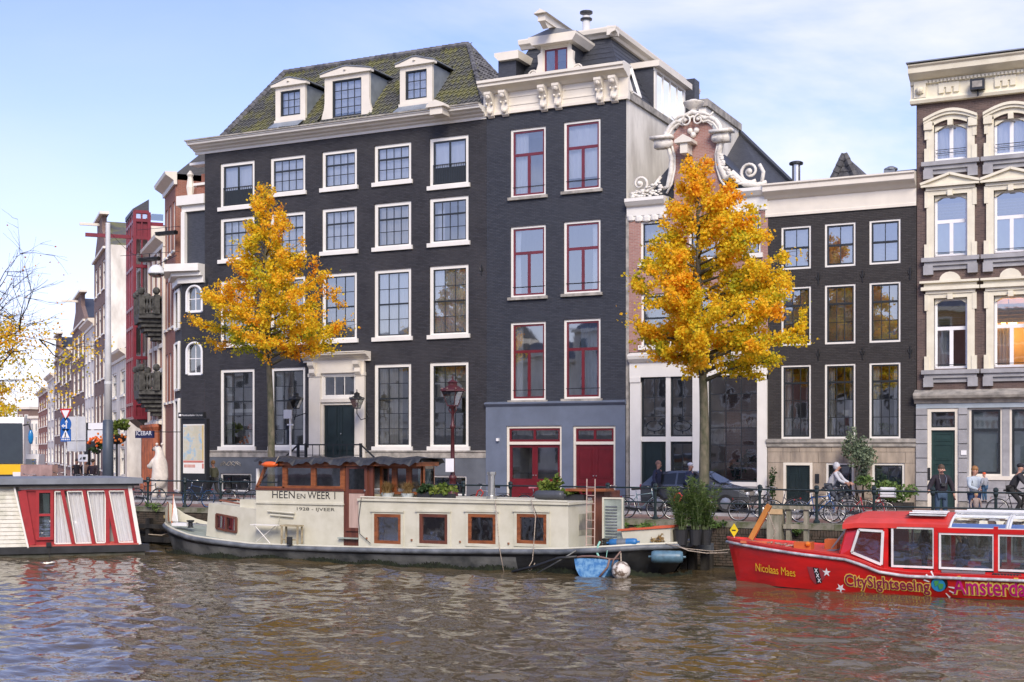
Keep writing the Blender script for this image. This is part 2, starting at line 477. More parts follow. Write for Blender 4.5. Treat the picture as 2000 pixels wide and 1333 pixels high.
# ================================================================ water, ground, quay
QZ = 1.4            # street level above the water
QY = 39.6           # canal face of the quay wall
FY = 50.0           # plane of the house fronts
def water():
 m = bpy.data.materials.new('canal_water'); m.use_nodes = True
 nt = m.node_tree; b = nt.nodes['Principled BSDF']
 b.inputs['Roughness'].default_value = .03; b.inputs['IOR'].default_value = 1.45
 b.inputs['Specular IOR Level'].default_value = .5
 g = nt.nodes.new('ShaderNodeNewGeometry')
 n0 = nt.nodes.new('ShaderNodeTexNoise'); n0.inputs['Scale'].default_value = .25; n0.inputs['Detail'].default_value = 4
 nt.links.new(g.outputs['Position'], n0.inputs['Vector'])
 r = nt.nodes.new('ShaderNodeValToRGB')
 r.color_ramp.elements[0].position = .35; r.color_ramp.elements[0].color = (.075,.055,.026,1)
 r.color_ramp.elements[1].position = .68; r.color_ramp.elements[1].color = (.105,.08,.043,1)
 nt.links.new(n0.outputs[0], r.inputs[0]); nt.links.new(r.outputs[0], b.inputs['Base Color'])
 prev = None
 for sc, st, dist, det in ((2.6, .6, .035, 2), (9, .6, .006, 1)):
  mp = nt.nodes.new('ShaderNodeMapping'); mp.inputs['Scale'].default_value = (.75, 1.25, 1); mp.inputs['Rotation'].default_value = (0, 0, -TH+rad(8 if sc > 2 else -20))
  nt.links.new(g.outputs['Position'], mp.inputs[0])
  n = nt.nodes.new('ShaderNodeTexNoise'); n.inputs['Scale'].default_value = sc; n.inputs['Detail'].default_value = det; n.inputs['Distortion'].default_value = .6
  nt.links.new(mp.outputs[0], n.inputs['Vector'])
  bp = nt.nodes.new('ShaderNodeBump'); bp.inputs['Strength'].default_value = st; bp.inputs['Distance'].default_value = dist
  nt.links.new(n.outputs[0], bp.inputs['Height'])
  if prev: nt.links.new(prev.outputs[0], bp.inputs['Normal'])
  prev = bp
 nt.links.new(prev.outputs[0], b.inputs['Normal'])
 # a real wavy surface where the view falls, flat water around it
 import numpy as np
 rs = np.random.RandomState(5)
 x0, x1, y0, y1, st = -47.0, 7.0, 13.5, QY+.3, .075
 nx, ny = int((x1-x0)/st)+1, int((y1-y0)/st)+1
 X, Y = np.meshgrid(np.linspace(x0, x1, nx), np.linspace(y0, y1, ny))
 Zw = np.zeros_like(X)
 for k in range(46):
  lam = .34*(3.2/.34)**rs.rand(); an = rs.normal(-TH+PI/2, .75); amp = .0033*lam**.9
  kx, ky = math.cos(an)*2*PI/lam, math.sin(an)*2*PI/lam
  ph = kx*X+ky*Y+rs.rand()*6.28+.8*np.sin(X*rs.uniform(.1,.5)+Y*rs.uniform(.1,.5)+rs.rand()*6)
  Zw += amp*(np.sin(ph)+.25*np.sin(2*ph+.4))*(1+.85*np.sin(X*rs.uniform(.1,.35)+Y*rs.uniform(.15,.5)+rs.rand()*6))
 ed = np.minimum(1, np.minimum(np.minimum(X-x0, x1-X), Y-y0)/2).clip(0, 1)
 Zw *= ed
 me = bpy.data.meshes.new('canal_water')
 nv = nx*ny; co = np.stack([X, Y, Zw], -1).reshape(-1)
 i = (np.arange(ny-1)[:, None]*nx+np.arange(nx-1)[None, :]).reshape(-1)
 q = np.stack([i, i+1, i+nx+1, i+nx], -1)
 extra = np.array([(-220,-14,0),(140,-14,0),(140,y0,0),(-220,y0,0),(-220,y0,0),(x0,y0,0),(x0,y1,0),(-220,y1,0),(x1,y0,0),(140,y0,0),(140,y1,0),(x1,y1,0)], float).reshape(-1)
 q2 = np.arange(12).reshape(3, 4)+nv
 q = np.concatenate([q, q2]); nf = len(q)
 me.vertices.add(nv+12); me.vertices.foreach_set('co', np.concatenate([co, extra]))
 me.loops.add(nf*4); me.loops.foreach_set('vertex_index', q.reshape(-1).astype(np.int32))
 me.polygons.add(nf); me.polygons.foreach_set('loop_start', np.arange(nf, dtype=np.int32)*4); me.polygons.foreach_set('loop_total', np.full(nf, 4, np.int32))
 me.polygons.foreach_set('use_smooth', np.ones(nf, bool))
 me.materials.append(m); me.update(calc_edges=True); me.validate()
 w = bpy.data.objects.new('canal_water', me); COL.objects.link(w)
 w['kind'] = 'structure'
 bed = MB().quad((-220,-14,-2.5), (140,-14,-2.5), (140,QY+.3,-2.5), (-220,QY+.3,-2.5)).build('canal_bed', mat('mud', (.04,.035,.025), .9)); bed['kind'] = 'structure'
water()
pave = brickmat('red_paving_brick', (.27,.15,.12), (.21,.115,.09), (.15,.12,.1), bump=.5, bw=.2, bh=.1, stain=(.2,.15,.13), amt=.6)
# the ground pattern runs in X and Y
for nd in pave.node_tree.nodes:
 if nd.type == 'COMBXYZ':
  sp = [n for n in pave.node_tree.nodes if n.type == 'SEPXYZ'][0]
  pave.node_tree.links.new(sp.outputs[0], nd.inputs[0]); pave.node_tree.links.new(sp.outputs[1], nd.inputs[1])
g = MB().quad((-400,QY+.35,QZ), (200,QY+.35,QZ), (200,600,QZ), (-400,600,QZ)).build('street_paving', pave); g['kind'] = 'structure'
asph = mat('street_asphalt', (.075,.072,.07), .9, var=.15, vs=1, bump=.4, bs=60)
rd = MB().quad((-120,43.1,QZ+.004), (60,43.1,QZ+.004), (60,47.2,QZ+.004), (-120,47.2,QZ+.004)).build('road', asph); rd['kind'] = 'structure'
kb = MB()
for y in (43.0, 47.2):
 for i in range(90):
  kb.box(-60+i*1.0, -60+i*1.0+.985, y, y+.12, QZ-.05, QZ+.1)
kb = kb.build('kerb', M['bluestone']); kb['kind'] = 'structure'
gl = MB().quad((-120,47.32,QZ+.09), (60,47.32,QZ+.09), (60,49.9,QZ+.09), (-120,49.9,QZ+.09)).build('pavement', pave); gl['kind'] = 'structure'
# canal ground on the camera's side and the opposite quay
g2 = MB().box(-220,140,-120,-14,-1,1.4).build('near_quay', pave); g2['kind'] = 'structure'
# quay wall with bricks, coping stones and a timber fender beam
def quay_wall():
 t = thing('quay_wall', 'mossy brick quay wall with pale coping running behind the boats', 'wall', (-20, QY, 0))
 MB().box(-90, 30, QY+.02, QY+.6, -2.4, QZ-.16).build('wall_core', M['quay_mortar'], t)
 bricks = []
 z = .06; row = 0
 while z < QZ-.36:
  x = -13.4+(row % 2)*.12
  while x < -3.0:
   bricks.append((x, z)); x += .24
  z += .082; row += 1
 row2 = []
 x = -13.4
 while x < -3: row2.append(x); x += .085
 unit = MB().box(-.113, .113, -.02, .06, -.034, .034).mesh('brick', M['quay_brick'])
 bricks.sort(key=lambda b: abs(b[0]+11.0)+abs(b[1]-.8)*.5)
 for i, (x, z) in enumerate(bricks[:250]):
  inst('brick', unit, t, (x+.12, QY-R.uniform(0,.012), z+.035), (R.uniform(.96,1), 1, R.uniform(.94,1)))
 rest = MB()
 for x, z in bricks[250:]:
  j = R.uniform(0,.012); rest.box(x+.007, x+.233, QY-.02-j, QY+.06, z+.001, z+.069)
 for x in row2:
  j = R.uniform(0,.012); rest.box(x, x+.07, QY-.03-j, QY+.06, QZ-.36, QZ-.17)
 # more courses away from the open stretch
 z = .06; row = 0
 while z < QZ-.18:
  x = -36+(row % 2)*.12
  while x < -29:
   rest.box(x+.007, x+.233, QY-.02-R.uniform(0,.012), QY+.06, z, z+.069); x += .24
  z += .082; row += 1
 rest.build('brickwork', M['quay_brick'], t, kind='stuff')
 x = -62
 k = MB().box(-.495, .495, -.06, .5, -.09, .09).mesh('coping_stone', M['quay_stone'])
 while x < 12:
  inst('coping_stone', k, t, (x+.5, QY+R.uniform(-.01,.01), QZ-.07+R.uniform(-.006,.006))); x += 1.0
 # dark timber rubbing boards and posts at the waterline
 for x in (-35.3, -33.9, -13.6, -12.9):
  MB().box(x, x+.2, QY-.3, QY-.1, -1, 1.0 if x < -20 else .75).build('fender_post', M['wet_wood'], t)
 MB().box(-36.2, -32.6, QY-.36, QY-.26, .1, .3).build('fender_beam', M['wet_wood'], t)
 MB().box(-36.2, -32.6, QY-.36, QY-.26, .62, .78).build('fender_beam', M['wet_wood'], t)
 mb = MB(); mb.box(-34.55,-33.9, QY-.13, QY-.04, 1.0, 1.12); mb.build('name_plate', mat('pale_worn_plate', (.5,.38,.18), .6, var=.3, vs=12), t)
M['wet_wood'] = mat('wet_dark_timber', (.035,.032,.026), .6, var=.4, vs=3, bump=.5, bs=20, stretch=(1,1,.2))
M['pale_glass'] = glassmat('reflective_pane', .8)
quay_wall()
# ================================================================ facade toolkit
def wall_holes(mb, x0, x1, z0, z1, y, holes, depth=.24):
 xs = sorted({x0, x1} | {h[0] for h in holes} | {h[1] for h in holes})
 zs = sorted({z0, z1} | {h[2] for h in holes} | {h[3] for h in holes})
 xs = [x for x in xs if x0 <= x <= x1]; zs = [z for z in zs if z0 <= z <= z1]
 for i in range(len(xs)-1):
  for j in range(len(zs)-1):
   cx = (xs[i]+xs[i+1])/2; cz = (zs[j]+zs[j+1])/2
   if any(h[0] < cx < h[1] and h[2] < cz < h[3] for h in holes): continue
   mb.quad((xs[i],y,zs[j]), (xs[i+1],y,zs[j]), (xs[i+1],y,zs[j+1]), (xs[i],y,zs[j+1]))
 for a, b, c, d in holes:
  mb.quad((a,y,c),(a,y,d),(a,y+depth,d),(a,y+depth,c)); mb.quad((b,y,c),(b,y+depth,c),(b,y+depth,d),(b,y,d))
  mb.quad((a,y,d),(b,y,d),(b,y+depth,d),(a,y+depth,d)); mb.quad((a,y,c),(a,y+depth,c),(b,y+depth,c),(b,y,c))
 return mb
_pane = {}
def pane_mesh(m):
 if m.name not in _pane:
  _pane[m.name] = MB().quad((-.5,0,-.5),(.5,0,-.5),(.5,0,.5),(-.5,0,.5)).mesh('pane', m)
 return _pane[m.name]
_room = {}
def room(parent, x0, x1, z0, z1, y, m, depth=1.6):
 if m.name not in _room:
  mb = MB()
  mb.quad((-.5,1,-.5),(.5,1,-.5),(.5,1,.5),(-.5,1,.5)); mb.quad((-.5,0,-.5),(-.5,1,-.5),(-.5,1,.5),(-.5,0,.5)); mb.quad((.5,0,-.5),(.5,1,-.5),(.5,1,.5),(.5,0,.5))
  mb.quad((-.5,0,-.5),(.5,0,-.5),(.5,1,-.5),(-.5,1,-.5)); mb.quad((-.5,0,.5),(.5,0,.5),(.5,1,.5),(-.5,1,.5))
  _room[m.name] = mb.mesh('room', m)
 return inst('room', _room[m.name], parent, ((x0+x1)/2, y, (z0+z1)/2), (x1-x0+.16, depth, z1-z0+.16))
def drape(parent, x0, x1, z0, z1, y, m, folds=8, amp=.035, gather=0.0, name='curtain'):
 mb = MB(); n = max(6, int(folds*6)); vs = []; ph = R.uniform(0,6)
 rows = (0, .35, .7, 1)
 for j, t in enumerate(rows):
  for i in range(n+1):
   u = i/n
   pinch = 1-gather*math.sin(PI*min(1, t*1.2))*.6
   x = x0+(x1-x0)*((u-.5)*pinch+.5)
   a = amp*math.sin(u*folds*2*PI+ph+.4*math.sin(u*9+j))*(1+.3*math.sin(u*23))
   vs.append((x, y+a, z1-(z1-z0)*t))
 fs = [(j*(n+1)+i, j*(n+1)+i+1, (j+1)*(n+1)+i+1, (j+1)*(n+1)+i) for j in range(len(rows)-1) for i in range(n)]
 mb.add(vs, fs)
 return mb.build(name, m, parent, smooth=True)
def blind(parent, x0, x1, z0, z1, y, m=None, gap=.05, name='blind'):
 mb = MB(); z = z1
 while z > z0:
  mb.add([(x0,y,z),(x1,y,z),(x1,y+.02,z-.036),(x0,y+.02,z-.036)], [(0,1,2,3)]); z -= gap
 for f in (.25, .75):
  x = x0+(x1-x0)*f; mb.box(x-.006, x+.006, y-.005, y, z0, z1)
 return mb.build(name, m or M['blind'], parent)
def window(parent, x0, x1, z0, z1, y, rows, white='white', sash='sash_dark', glass='glass', fw=.13, sw=.05, bw=.028, mid=None,
     sill=.08, sillm=None, rm='room_dark', depth=1.6, dep=.06, name='window', wb=None, midw=.07, colbars=None, silld=.1):
 """rows: list from top to bottom of (share of the height, number of panes)"""
 f = MB().ring(x0, x1, z0, z1, y+dep, y+.2, fw, wb=wb)
 w = f.build(name, M[white], parent)
 if sill: MB().box(x0-.09, x1+.09, y-silld, y+dep-.003, z0-.1, z0+sill).build('sill', M[sillm or white], w)
 a0, a1, c0, c1 = x0+fw, x1-fw, z0+(wb if wb is not None else fw), z1-fw
 s = MB(); ys = y+dep+.035
 s.ring(a0+.001, a1-.001, c0+.001, c1-.001, ys, ys+.05, sw)
 H = c1-c0-2*sw; z = c1-sw
 pm = pane_mesh(M[glass]); cells = []
 for i, (sh, n) in enumerate(rows):
  zt = z; zb = z-H*sh
  wt = bw
  if i < len(rows)-1:
   wt = midw if mid is not None and i == mid else bw
   s.box(a0+sw, a1-sw, ys+(-.012 if wt > bw else .008), ys+.042, zb-wt/2, zb+wt/2)
  xw = (a1-a0-2*sw)/n
  for k in range(n):
   xa = a0+sw+xw*k
   if k: s.box(xa-bw/2, xa+bw/2, ys+.011, ys+.039, zb+.01, zt-.01)
   cells.append((xa, xa+xw, zb, zt))
  z = zb
 s.build('sash', M[sash], w)
 for xa, xb, za, zb in cells:
  inst('pane', pm, w, ((xa+xb)/2, ys+.03, (za+zb)/2), (xb-xa, 1, zb-za), (R.gauss(0, .003), 0, R.gauss(0, .004)))
 if rm: room(w, a0, a1, c0, c1, y+.26, M[rm], depth)
 w['_in'] = (a0, a1, c0, c1)
 return w
def door_leaf(parent, x0, x1, z0, z1, y, m, panels, name='door', th=.05):
 """panels: list of (u0,u1,v0,v1) recessed panels in shares of the leaf"""
 d = MB().box(x0, x1, y, y+th, z0, z1)
 for u0, u1, v0, v1 in panels:
  a, b_, c, e_ = x0+(x1-x0)*u0, x0+(x1-x0)*u1, z0+(z1-z0)*v0, z0+(z1-z0)*v1
  d.ring(a, b_, c, e_, y-.018, y-.001, .03)
  d.box(a+.06, b_-.06, y-.012, y-.001, c+.06, e_-.06)
 return d.build(name, m, parent)
def cornice(parent, x0, x1, z0, z1, y, out, m, name='cornice', steps=5, soffit=True):
 """moulded cornice from z0 (wall) up to z1, jutting out by 'out'"""
 p = [(y+.05, z0), (y-.05, z0), (y-.05, z0+(z1-z0)*.22), (y-.1, z0+(z1-z0)*.26)]
 h = z1-z0
 p += [(y-out*.25, z0+h*.3), (y-out*.3, z0+h*.42), (y-out*.55, z0+h*.5), (y-out*.62, z0+h*.62), (y-out*.9, z0+h*.7), (y-out*.93, z0+h*.86), (y-out, z0+h*.9), (y-out, z1), (y+.05, z1)]
 return MB().prismx(p, x0, x1).build(name, m, parent)
def anchor(parent, x, z, y):
 mb = MB(); mb.bar((x,y-.03,z-.22),(x,y-.03,z+.22),.03);
 mb.tube([(x-.08,y-.03,z+.1),(x-.05,y-.03,z-.02),(x,y-.03,z-.06),(x+.05,y-.03,z-.02),(x+.08,y-.03,z+.1)], .014, 5)
 return mb.build('wall_anchor', M['black_metal'], parent)
def rod(parent, x0, x1, z, y, n=1, name='window_bar', m='black_metal'):
 mb = MB()
 for i in range(n): mb.tube([(x0,y,z+i*.13),(x1,y,z+i*.13)], .013, 5)
 return mb.build(name, M[m], parent)
# ================================================================ house 1: wide black house with the mossy roof
BX = [XW(400,FY)+.0, XW(950.5,FY), XW(1223,FY), XW(1500,FY), XW(1790,FY)]
def house_wide():
 x0, x1 = BX[0], BX[1]-.002
 t = thing('black_canal_house', 'wide five-bay black house with mossy tiled roof and three dormers', 'house', (x0, FY, QZ))
 y = FY
 zl = ZW(660, 880, y)           # top of the plinth
 ztop = ZW(662, 268, y)
 cols = [(430,497), (528,596), (629,697), (731,803), (839,915)]
 def rowz(px, a, b): return ZW(px, b, y), ZW(px, a, y)
 r5 = rowz(876, 267, 365); r5s = rowz(767, 281, 358); r4 = rowz(876, 385, 477); r3 = rowz(767, 526, 662); r1 = rowz(767, 711, 876)
 wins = []
 for ci, (a, b) in enumerate(cols):
  xa, xb = XW(a, y), XW(b, y)
  french = ci in (0, 4)
  wins.append((xa, xb, *(r5 if french else r5s), 'french' if french else 'small', ci))
  wins.append((xa, xb, *r4, 'r4', ci)); wins.append((xa, xb, *r3, 'r3', ci))
  if ci != 2: wins.append((xa, xb, *r1, 'r1', ci))
 dx0, dx1 = XW(628, y), XW(697, y)
 dz0, dz1 = zl-.35, ZW(662, 712, y)
 holes = [w[:4] for w in wins]+[(dx0, dx1, zl, dz1)]
 mb = wall_holes(MB(), x0, x1, zl, ztop, y, holes)
 mb.build('wall', M['black_brick'], t)
 # plinth with basement windows
 bh = [(XW(a, y), XW(b, y), QZ+.25, ZW(460, 925, y)) for a, b in ((432,492),(735,800),(845,912))]
 wall_holes(MB(), x0, x1, QZ, zl-.32, y-.05, bh+[(dx0, dx1, zl-.6, zl-.32)], .3).build('plinth', M['grey_plaster'], t)
 for h in bh: window(t, *h, y-.05, [(1, 3)], fw=.07, sill=0, rm='room_dark', depth=1)
 for xa, xb in ((x0-.02, XW(604, y)), (XW(716, y), x1)):
  MB().prismx([(y+.05, zl-.32), (y-.07, zl-.32), (y-.07, zl-.1), (y-.12, zl-.06), (y-.12, zl), (y+.05, zl)], xa, xb).build('stone_band', M['ledge'], t)
 for (xa, xb, za, zb, k, ci) in wins:
  if k == 'french':
   w = window(t, xa, xb, za, zb, y, [(1, 2)], glass='glass_up', rm='room_light', fw=.15, bw=.09, sw=.07)
   a0, a1, c0, c1 = w['_in']; drape(w, a0, a1, c0, c1, y+.28, M['curtain'], 5, .02)  # white curtain added to brighten the panes, standing in for reflected sky
   mb = MB(); zz = c0+(c1-c0)*.45
   mb.box(a0+.05, a1-.05, y+.1, y+.13, c0+.05, zz-.12)
   n = 14
   for i in range(n+1):
    xx = a0+(a1-a0)*i/n; mb.box(xx-.008, xx+.008, y+.05, y+.066, c0, zz)
   mb.bar((a0,y+.055,zz),(a1,y+.055,zz),.035); mb.bar((a0,y+.055,c0+.05),(a1,y+.055,c0+.05),.03)
   mb.build('balcony_rail', M['sash_dark'], w)
  elif k == 'small':
   w = window(t, xa, xb, za, zb, y, [(.34, 4), (.33, 4), (.33, 4)], mid=0, glass='glass_up', rm='room_light', fw=.14)
   a0, a1, c0, c1 = w['_in']; drape(w, a0, a1, c0, c1, y+.27, M['curtain'], 6, .02)  # added pale backing that lifts the small upper panes towards sky brightness
  elif k == 'r4':
   w = window(t, xa, xb, za, zb, y, [(.32, 4), (.34, 4), (.34, 4)], mid=0, glass='glass_up', rm='room_mid' if ci < 4 else 'room_light', fw=.15)
   a0, a1, c0, c1 = w['_in']
   if ci == 4: drape(w, a0, a0+.35, c0, c1, y+.5, M['curtain'], 3)
   else: drape(w, a0, a1, c0, c1, y+.3, M['curtain_beige' if ci == 3 else 'curtain'], 5, .03)  # the white curtains are added here to brighten the panes
  elif k == 'r3':
   w = window(t, xa, xb, za, zb, y, [(.25, 3)]*4, mid=1, glass='glass', rm='room_light' if ci in (0,1,2) else 'room_mid', fw=.15)
   a0, a1, c0, c1 = w['_in']
   if ci > 2: drape(w, a0, a1, c0, c1, y+.26, M['curtain'], 13, .04)
   else: drape(w, a0, a0+.4, c0, c1, y+.4, M['curtain_beige'], 3)
  else:
   w = window(t, xa, xb, za, zb, y, [(.2, 3)]*5, mid=1, glass='glass', rm='room_dark', fw=.15)
   a0, a1, c0, c1 = w['_in']
   if ci == 3:
    drape(w, a0, a1-.45, c0, c1, y+.32, M['curtain_beige'], 7, .06)
   if ci == 4: drape(w, a0, a1, c0+(c1-c0)*.6, c1, y+.4, M['curtain_beige'], 6, .03)
   if ci < 2: drape(w, a0, a0+.3, c0, c1, y+.35, M['curtain'], 3)
   if ci == 0:
    MB().box(a0, a1, y+.5, y+.52, c0+(c1-c0)*.45, c0+(c1-c0)*.5).build('shelf', M['white'], w)
    MB().ball((a1-.45, y+.5, c0+.85), .16).build('flowers', mat('orange_flowers', (.6,.15,.03), .8, var=.4, vs=20), w)
    MB().lathe((a1-.45, y+.5, c0), [(.07,0),(.12,.25),(.08,.55),(.09,.6)], 10).build('vase', M['white'], w)
 # entrance: pilasters, entablature, fanlight, double door
 p0, p1 = XW(606, y), XW(714, y)
 pz1 = ZW(660, 716, y)
 e = MB()
 for a, b in ((p0, dx0), (dx1, p1)):
  e.box(a, b, y-.12, y+.1, zl-.33, pz1-.3); e.box(a-.04, b+.04, y-.16, y+.1, zl-.33, zl+.12)
  e.box(a-.03, b+.03, y-.16, y+.1, pz1-.45, pz1-.3)
 e.box(p0, p1, y-.13, y+.1, pz1-.3, pz1+.2)
 e.build('door_surround', M['cream'], t)
 for a in (p0+.12, p1-.42):
  mb = MB().prismx([(y-.1, pz1+.2), (y-.45, pz1+.2), (y-.42, pz1+.05), (y-.28, pz1-.1), (y-.3, pz1-.28), (y-.2, pz1-.4), (y-.1, pz1-.42)], a, a+.3)
  mb.build('bracket', M['cream'], t)
 cornice(t, p0-.3, p1+.3, pz1+.2, pz1+.62, y-.08, .5, M['cream'])
 ft = ZW(662, 716, y); fb = ZW(662, 779, y)
 w = window(t, dx0+.001, dx1-.001, fb, pz1-.3, y-.06, [(1, 3)], fw=.12, sash='white', sill=.0, rm='room_mid', glass='glass')
 MB().box(dx0+.001, dx1-.001, y-.1, y+.05, fb-.16, fb-.002).build('transom', M['cream'], t)
 dt = fb-.17
 for a, b in ((dx0+.12, (dx0+dx1)/2-.004), ((dx0+dx1)/2+.004, dx1-.12)):
  door_leaf(t, a, b, zl-.34, dt, y+.06, M['door_green'], [(.15,.85,.38,.93), (.15,.85,.06,.32)])
 MB().ring(dx0+.001, dx1-.001, zl-.34, dt, y-.02, y+.12, .115, wb=.001).build('door_frame', M['cream'], t)
 mb = MB(); mb.ball(((dx0+dx1)/2+.07, y+.03, zl+.75), .035, 8, 5); mb.build('door_knob', M['steel'], t)
 # stoop with railing
 s = MB(); lz = zl-.36; sx0, sx1 = XW(590, y-1), XW(712, y-1)
 s.box(sx0, sx1, y-1.35, y-.05, QZ, lz)
 for i in range(9):
  h = lz-(i+1)*(lz-QZ)/10
  s.box(sx0-(i+1)*.27, sx0-i*.27, y-1.3, y-.1, QZ, h); s.box(sx1+i*.27, sx1+(i+1)*.27, y-1.3, y-.1, QZ, h)
 s.build('stoop', M['bluestone'], t)
 r = MB(); rz = ZW(660, 869, y-1.3)
 r.bar((sx0,y-1.3,rz),(sx1,y-1.3,rz),.06); r.bar((sx0,y-1.3,lz+.15),(sx1,y-1.3,lz+.15),.03)
 r.bar((sx0,y-1.3,rz),(sx0-2.2,y-1.3,rz-1.75),.06); r.bar((sx1,y-1.3,rz),(sx1+2.2,y-1.3,rz-1.75),.06)
 for x in (sx0, sx0+.42, sx1): r.box(x-.05, x+.05, y-1.35, y-1.25, lz, rz+.06)
 for i in range(1, 8):
  x = sx0+.42+(sx1-sx0-.42)*i/8; r.box(x-.012, x+.012, y-1.31, y-1.29, lz, rz)
 r.build('stoop_railing', M['black_metal'], t)
 gx, gz = XW(452, y-.06), ZW(452, 906, y)
 g_ = MB()
 for q in range(4): g_.tube([(gx-.5+.3*q+.16*math.cos(a_*1.3+q), y-.062, gz+.11*math.sin(a_*1.7+q*2)) for a_ in range(7)], .018, 4)
 g_.build('chalk_scribble', M['ledge'], t)
 # upper cornice
 zc1 = ZW(662, 247, y)
 cornice(t, x0-.55, x1-.001, ztop-.02, zc1, y, .72, M['white'])
 MB().box(x0-.6, x1-.001, y-.78, y-.4, zc1, zc1+.06).build('gutter', M['ledge'], t)
 # the hoist hood that breaks the cornice
 hx = XW(857, y-.9)
 MB().prism([(hx-.45,zc1-.05),(hx+.45,zc1-.05),(hx+.4,zc1+.08),(hx,zc1+.25),(hx-.4,zc1+.08)], y-1.25, y-.3).build('hoist_hood', M['cream'], t)
 MB().box(hx-.3, hx+.3, y-1.15, y-.5, zc1-.35, zc1-.05).build('hoist_beam_box', M['cream'], t)
 # roof: hipped, tiles on the front and the right hip
 e0, e1 = XW(426, y+.2), XW(947, y+.2)
 rY = 54.2
 rl, rr = XW(556, rY), XW(915, rY)
 rz = ZW(915, 87, rY); rzl = ZW(560, 147, rY)
 rz = (rz+rzl)/2
 A = Vector((e0, y+.2, zc1+.02)); B = Vector((e1, y+.2, zc1+.02)); Cc = Vector((rr, rY, rz)); Dd = Vector((rl, rY, rz))
 A2 = Vector((e0+.2, 58.4, zc1+.02)); B2 = Vector((e1, 58.4, zc1+.02))
 dn = Vector((0, .02, -.035))
 MB().add([A+dn,B+dn,B2+dn,A2+dn,Cc+dn,Dd+dn], [(0,1,4,5),(1,2,4),(2,3,5,4),(3,0,5)]).build('roof', M['under'], t)
 tw, tl = .245, .33
 prof = [(-.5,.0),(-.38,-.022),(-.2,-.03),(.02,-.012),(.2,.03),(.36,.045),(.5,.028)]
 vs = []
 for j, (s_, lift) in enumerate(((0, .06), (1, 0.0))):
  for u, h in prof: vs.append((u*tw*1.04, s_*tl*1.1-.02, h+lift))
 n = len(prof)
 vs += [(u*tw*1.04, -.02, h+.0) for u, h in prof]
 tm = (vs, [(i, i+1, n+i+1, n+i) for i in range(n-1)]+[(2*n+i, 2*n+i+1, i+1, i) for i in range(n-1)])
 me = MB().add(*tm).mesh('roof_tile', M['tile'])
 # front slope
 items = []
 U = (B-A).normalized(); sl = (Cc-A); sl = sl-U*sl.dot(U); SLn = sl.length; Vv = sl.normalized(); Nn = U.cross(Vv)
 La, Lb = 0, (B-A).length
 la, lb = (Dd-A).dot(U), (Cc-A).dot(U)
 r_ = 0
 dorm = []
 for px0, px1, pyb in ((538,602,236), (634,735,238), (781,852,204)): dorm.append((XW(px0,51.2)+.1, XW(px1,51.2)-.1, ZW((px0+px1)/2, pyb, 51.0)))
 while r_*tl < SLn-.1:
  v = r_*tl; f = v/SLn
  ua, ub = La+(la-La)*f, Lb+(lb-Lb)*f
  k = 0
  nn = int((ub-ua)/tw)
  for k in range(nn+1):
   u = ua+tw*(k+.5)+ (0 if True else 0)
   u = math.floor(u/tw)*tw+tw/2
   if u < ua or u > ub: continue
   p = A+U*u+Vv*v+Nn*R.uniform(0,.012)
   if any(a < p.x < b and p.z > c-.1 and p.z < c+1.9 for a, b, c in dorm): continue
   items.append((p, (U, Vv, Nn)))
  r_ += 1
 # right slope
 U2 = (B2-B).normalized(); s2 = Cc-B; s2 = s2-U2*s2.dot(U2); L2 = s2.length; V2 = s2.normalized(); N2 = U2.cross(V2)
 m2 = (Cc-B).dot(U2); W2 = (B2-B).length
 it2 = []
 r_ = 0
 while r_*tl < L2-.1:
  v = r_*tl; f = v/L2; ua, ub = m2*f, W2+(m2-W2)*f
  u = math.floor(ua/tw)*tw+tw/2
  while u < ub:
   if u > ua: it2.append((B+U2*u+V2*v+N2*R.uniform(0,.012), (U2, V2, N2)))
   u += tw
  r_ += 1
 R.shuffle(items)
 items.sort(key=lambda q: -q[0].x)
 st = MB()
 for q in range(len(items)):
  p, (a, b, c) = items[q]
  mt = Matrix((a, b, c)).transposed().to_4x4(); mt = mt @ Matrix.Rotation(R.gauss(0,.02), 4, 'Z')
  if q < 290:
   o = bpy.data.objects.new('roof_tile', me); COL.objects.link(o); o.parent = t
   o.matrix_local = Matrix.Translation(p-off(t)) @ mt
  else: st.add([mt.to_3x3() @ Vector(v)+p for v in tm[0]], tm[1])
 st.build('roof_tiles', M['tile'], t, kind='stuff')
 st = MB()
 for p, (a, b, c) in it2:
  mt = Matrix((a, b, c)).transposed()
  st.add([mt @ Vector(v)+p for v in tm[0]], tm[1])
 st.build('side_roof_tiles', M['tile_grey'], t, kind='stuff')
 mb = MB()
 for a, b, rr_ in ((A, Dd, .15), (Dd, Cc, .16), (B, Cc, .12), (Cc, B2, .1)):
  n = int((b-a).length/.33)
  for i in range(n):
   p = a.lerp(b, i/n); q = a.lerp(b, (i+1)/n)
   mb.tube([p+Vector((0,0,.05)), q+Vector((0,0,.05))], [rr_*1.12, rr_*.95], 7)
 mb.build('ridge_tiles', M['tile_grey'], t, kind='stuff')
 # dormers
 for (px0, px1, pt, pb, gw) in ((538,602,148,236,3), (634,727,126,238,4), (781,850,108,204,3)):
  yd = y+.85
  xa, xb, za, zb = XW(px0, yd), XW(px1-6, yd), ZW((px0+px1)/2, pb, yd), ZW((px0+px1)/2, pt+20, yd)
  big = gw == 4
  inset = .28 if not big else .42
  hw = (xa+inset, xb-inset, za+.25, zb-.2)
  d = wall_holes(MB(), xa, xb, za, zb, yd, [hw], .15)
  d.quad((xa,yd,za),(xa,yd+.15,za),(xa,yd+.15,zb),(xa,yd,zb)); d.quad((xb,yd,za),(xb,yd+.15,za),(xb,yd+.15,zb),(xb,yd,zb))
